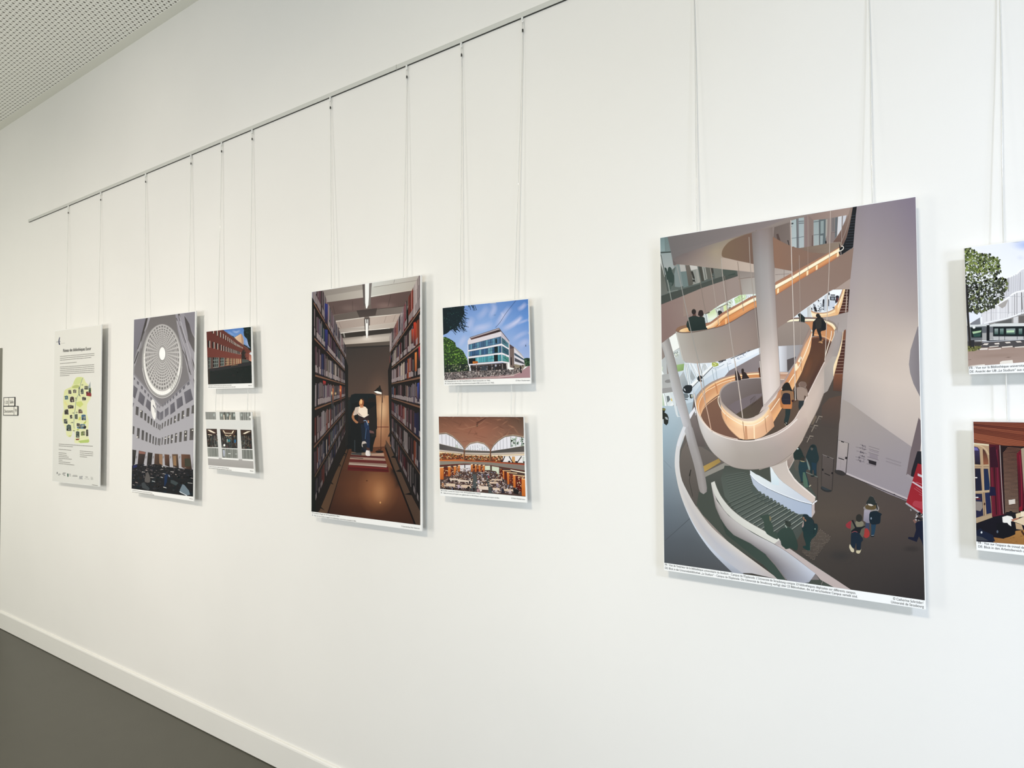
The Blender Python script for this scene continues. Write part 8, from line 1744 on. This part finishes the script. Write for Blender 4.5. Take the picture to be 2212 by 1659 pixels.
p.poly([(755, 410), (790, 400), (W, 440), (W, 1100), (800, 1090), (775, 700)], 'a09078', g=((770, 600), (1300, 700), '6f5c50')); p.poly([(800, 470), (960, 480), (980, 900), (810, 880)], '2a2438'); p.poly([(1040, 480), (1500, 490), (1500, 1000), (1040, 950)], '4a1420')
p.poly([(615, 985), (688, 975), (690, 1025), (620, 1037)], 'cfc4b8')
p.poly([(255, 1250), (440, 1180), (570, 1150), (700, 1130), (W, 1100), (W, 1500), (255, 1480)], '120f18')
p.poly([(430, 1400), (560, 1420), (700, 1330), (W, 1200), (W, 1520), (460, 1500)], '8f6234', g=((500, 1450), (800, 1450), 'a87840')); p.dabs([(470, 1420), (800, 1380), (1500, 1300), (1500, 1500), (480, 1490)], 60, 18, ['a5763c', '7c5228', '94682f'], r, asp=.25)
p.poly([(580, 1130), (640, 1110), (690, 1130), (695, 1180), (620, 1180)], '171318', s=1); p.poly([(545, 1175), (600, 1160), (650, 1170), (670, 1200), (700, 1185), (690, 1215), (640, 1225), (645, 1280), (600, 1250), (550, 1235)], 'e9e4dc', s=1); p.poly([(640, 1205), (720, 1180), (735, 1190), (660, 1225)], 'a8705a')
p.poly([(480, 1240), (600, 1240), (640, 1290), (690, 1260), (690, 1370), (620, 1400), (560, 1415), (490, 1380)], '0f0e14', s=1)
p.poly([(665, 1225), (790, 1170), (W, 1080), (W, 1290), (800, 1275), (740, 1250)], 'dcc6a6', g=((700, 1220), (1200, 1180), 'c9b090')); p.poly([(695, 1140), (750, 1125), (755, 1175), (700, 1190)], 'd9c3a0'); p.poly([(750, 1115), (W, 1000), (W, 1080), (790, 1170), (755, 1175)], 'e6d5b8'); p.poly([(690, 1240), (760, 1260), (780, 1320), (700, 1310)], 'b89a78'); p.line([(760, 1330), (790, 1380)], 20, '3f2418', s=0)
p.poly([(258, 1330), (300, 1300), (330, 1330), (380, 1350), (440, 1380), (465, 1450), (258, 1440)], '141c30', s=0); p.poly([(258, 1385), (320, 1400), (390, 1440), (258, 1438)], '3c3e44'); p.ell(312, 1348, 10, 12, 'cfd2d4'); p.ell(490, 1340, 10, 16, '5a6470'); p.poly([(730, 1070), (760, 1055), (775, 1100), (735, 1110)], '7a1020')
# the part of the print beyond the photo's edge: the long room carries on
E = 4600
p.poly([(W-2, -50), (E, -50), (E, 900), (W-2, 470)], '7a3826', g=((W, 200), (E, 600), '8f4c34'))
for k in range(24):
    y0 = 60+k*17; p.line([(W-2, y0), (E, y0+120+k*14)], 6, r.choice(['4a1c14', 'a05c40', '5c2418']), s=0)
p.poly([(W-2, 440), (E, 800), (E, 1120), (W-2, 1100)], '8a7c68')
for k in range(5):
    x = W+120+k*480; p.poly([(x, 560+k*55), (x+250, 590+k*55), (x+250, 1050), (x, 1040)], '241f33'); p.poly([(x+270, 590+k*55), (x+350, 600+k*55), (x+360, 1080), (x+275, 1080)], '5a1222')
p.poly([(W-2, 1000), (E, 980), (E, 1130), (W-2, 1110)], '2a1a18'); p.poly([(W-2, 1080), (E, 1060), (E, 1300), (W-2, 1290)], 'cbb290'); p.poly([(W-2, 1200), (E, 1230), (E, 1620), (W-2, 1560)], '94682f')
for k in range(9):
    x = W-300+k*330; p.ell(x, 1120, 60, 50, r.choice(['1c1a22', '2c2420', '3a3c48'])); p.poly([(x-90, 1150), (x+90, 1150), (x+110, 1290), (x-110, 1290)], r.choice(['e0dcd4', '22262e', '4a2a2a', '39465a']))
p.build('printed_photo', R_R)
lettering('caption_line', [("FR : Vue sur l'espace de travail dans la bibliothèque", (2112.8, 1174.6), (2268, 1191.5), 5.2), ("DE: Blick in den Arbeitsbereich der Bibliothek", (2113.3, 1182.6), (2255, 1198), 5.2)], R_R, M_TEXT, FRONT-0.0004)
# ------------------------------------------------------------------ camera and light
cam = bpy.data.cameras.new('camera'); co = bpy.data.objects.new('camera', cam); col.objects.link(co)
cam.sensor_fit = 'HORIZONTAL'; cam.sensor_width = 36; cam.lens = F/2212*36
cam.clip_start = 0.02
m = Matrix(((RX[0], -RX[1], -RX[2]), (RY[0], -RY[1], -RY[2]), (RZ[0], -RZ[1], -RZ[2]))).to_4x4()
m.translation = Vector((0, -D, HC)); co.matrix_world = m
scene.camera = co
def area(name, loc, target, sx, sy, power, color):
    l = bpy.data.lights.new(name, 'AREA'); l.shape = 'RECTANGLE'; l.size = sx; l.size_y = sy
    l.energy = power; l.color = color
    o = bpy.data.objects.new(name, l); o.location = loc
    o.rotation_euler = (Vector(target)-Vector(loc)).to_track_quat('-Z', 'Y').to_euler()
    col.objects.link(o); return o
# ceiling luminaires a few metres in front of the wall
for x, p, c in ((-5.7, 11.8, (1.0, 0.955, 0.855)), (-3.2, 12.6, (1.0, 0.898, 0.807)), (-0.6, 12.4, (1.0, 0.861, 0.675)), (2.2, 39.4, (0.729, 0.805, 1.0))):
    l = area('ceiling_lamp', (x, -3.1, 3.62), (x, 0, 1.0), 0.45, 0.35, p, c); l.data.spread = math.radians(88)
# daylight from the windows opposite the wall
for x, p, c in ((-5.6, 21.1, (1.0, 0.992, 0.786)), (-3.0, 24.0, (1.0, 0.969, 0.89)), (-0.2, 23.3, (0.749, 0.909, 1.0)), (2.8, 32.7, (0.723, 0.83, 1.0))):
    area('window_light', (x, -2.9, 1.45), (x, 0, 1.2), 1.0, 1.1, p, (c[0]*0.98, c[1], min(1.05, c[2]*1.06)))
area('ceiling_fill', (-1.2, -2.6, 2.95), (-1.2, -2.4, 4), 9.0, 0.25, 18, (0.85, 0.95, 1.0))  # added fill aimed upward to brighten the ceiling, no fixture behind it
w = bpy.data.worlds.new('world'); scene.world = w; w.use_nodes = True
bg = w.node_tree.nodes['Background']; bg.inputs[0].default_value = (1.0, 1.0, 1.0, 1); bg.inputs[1].default_value = 0.43
scene.view_settings.view_transform = 'Standard'
scene.view_settings.look = 'None'
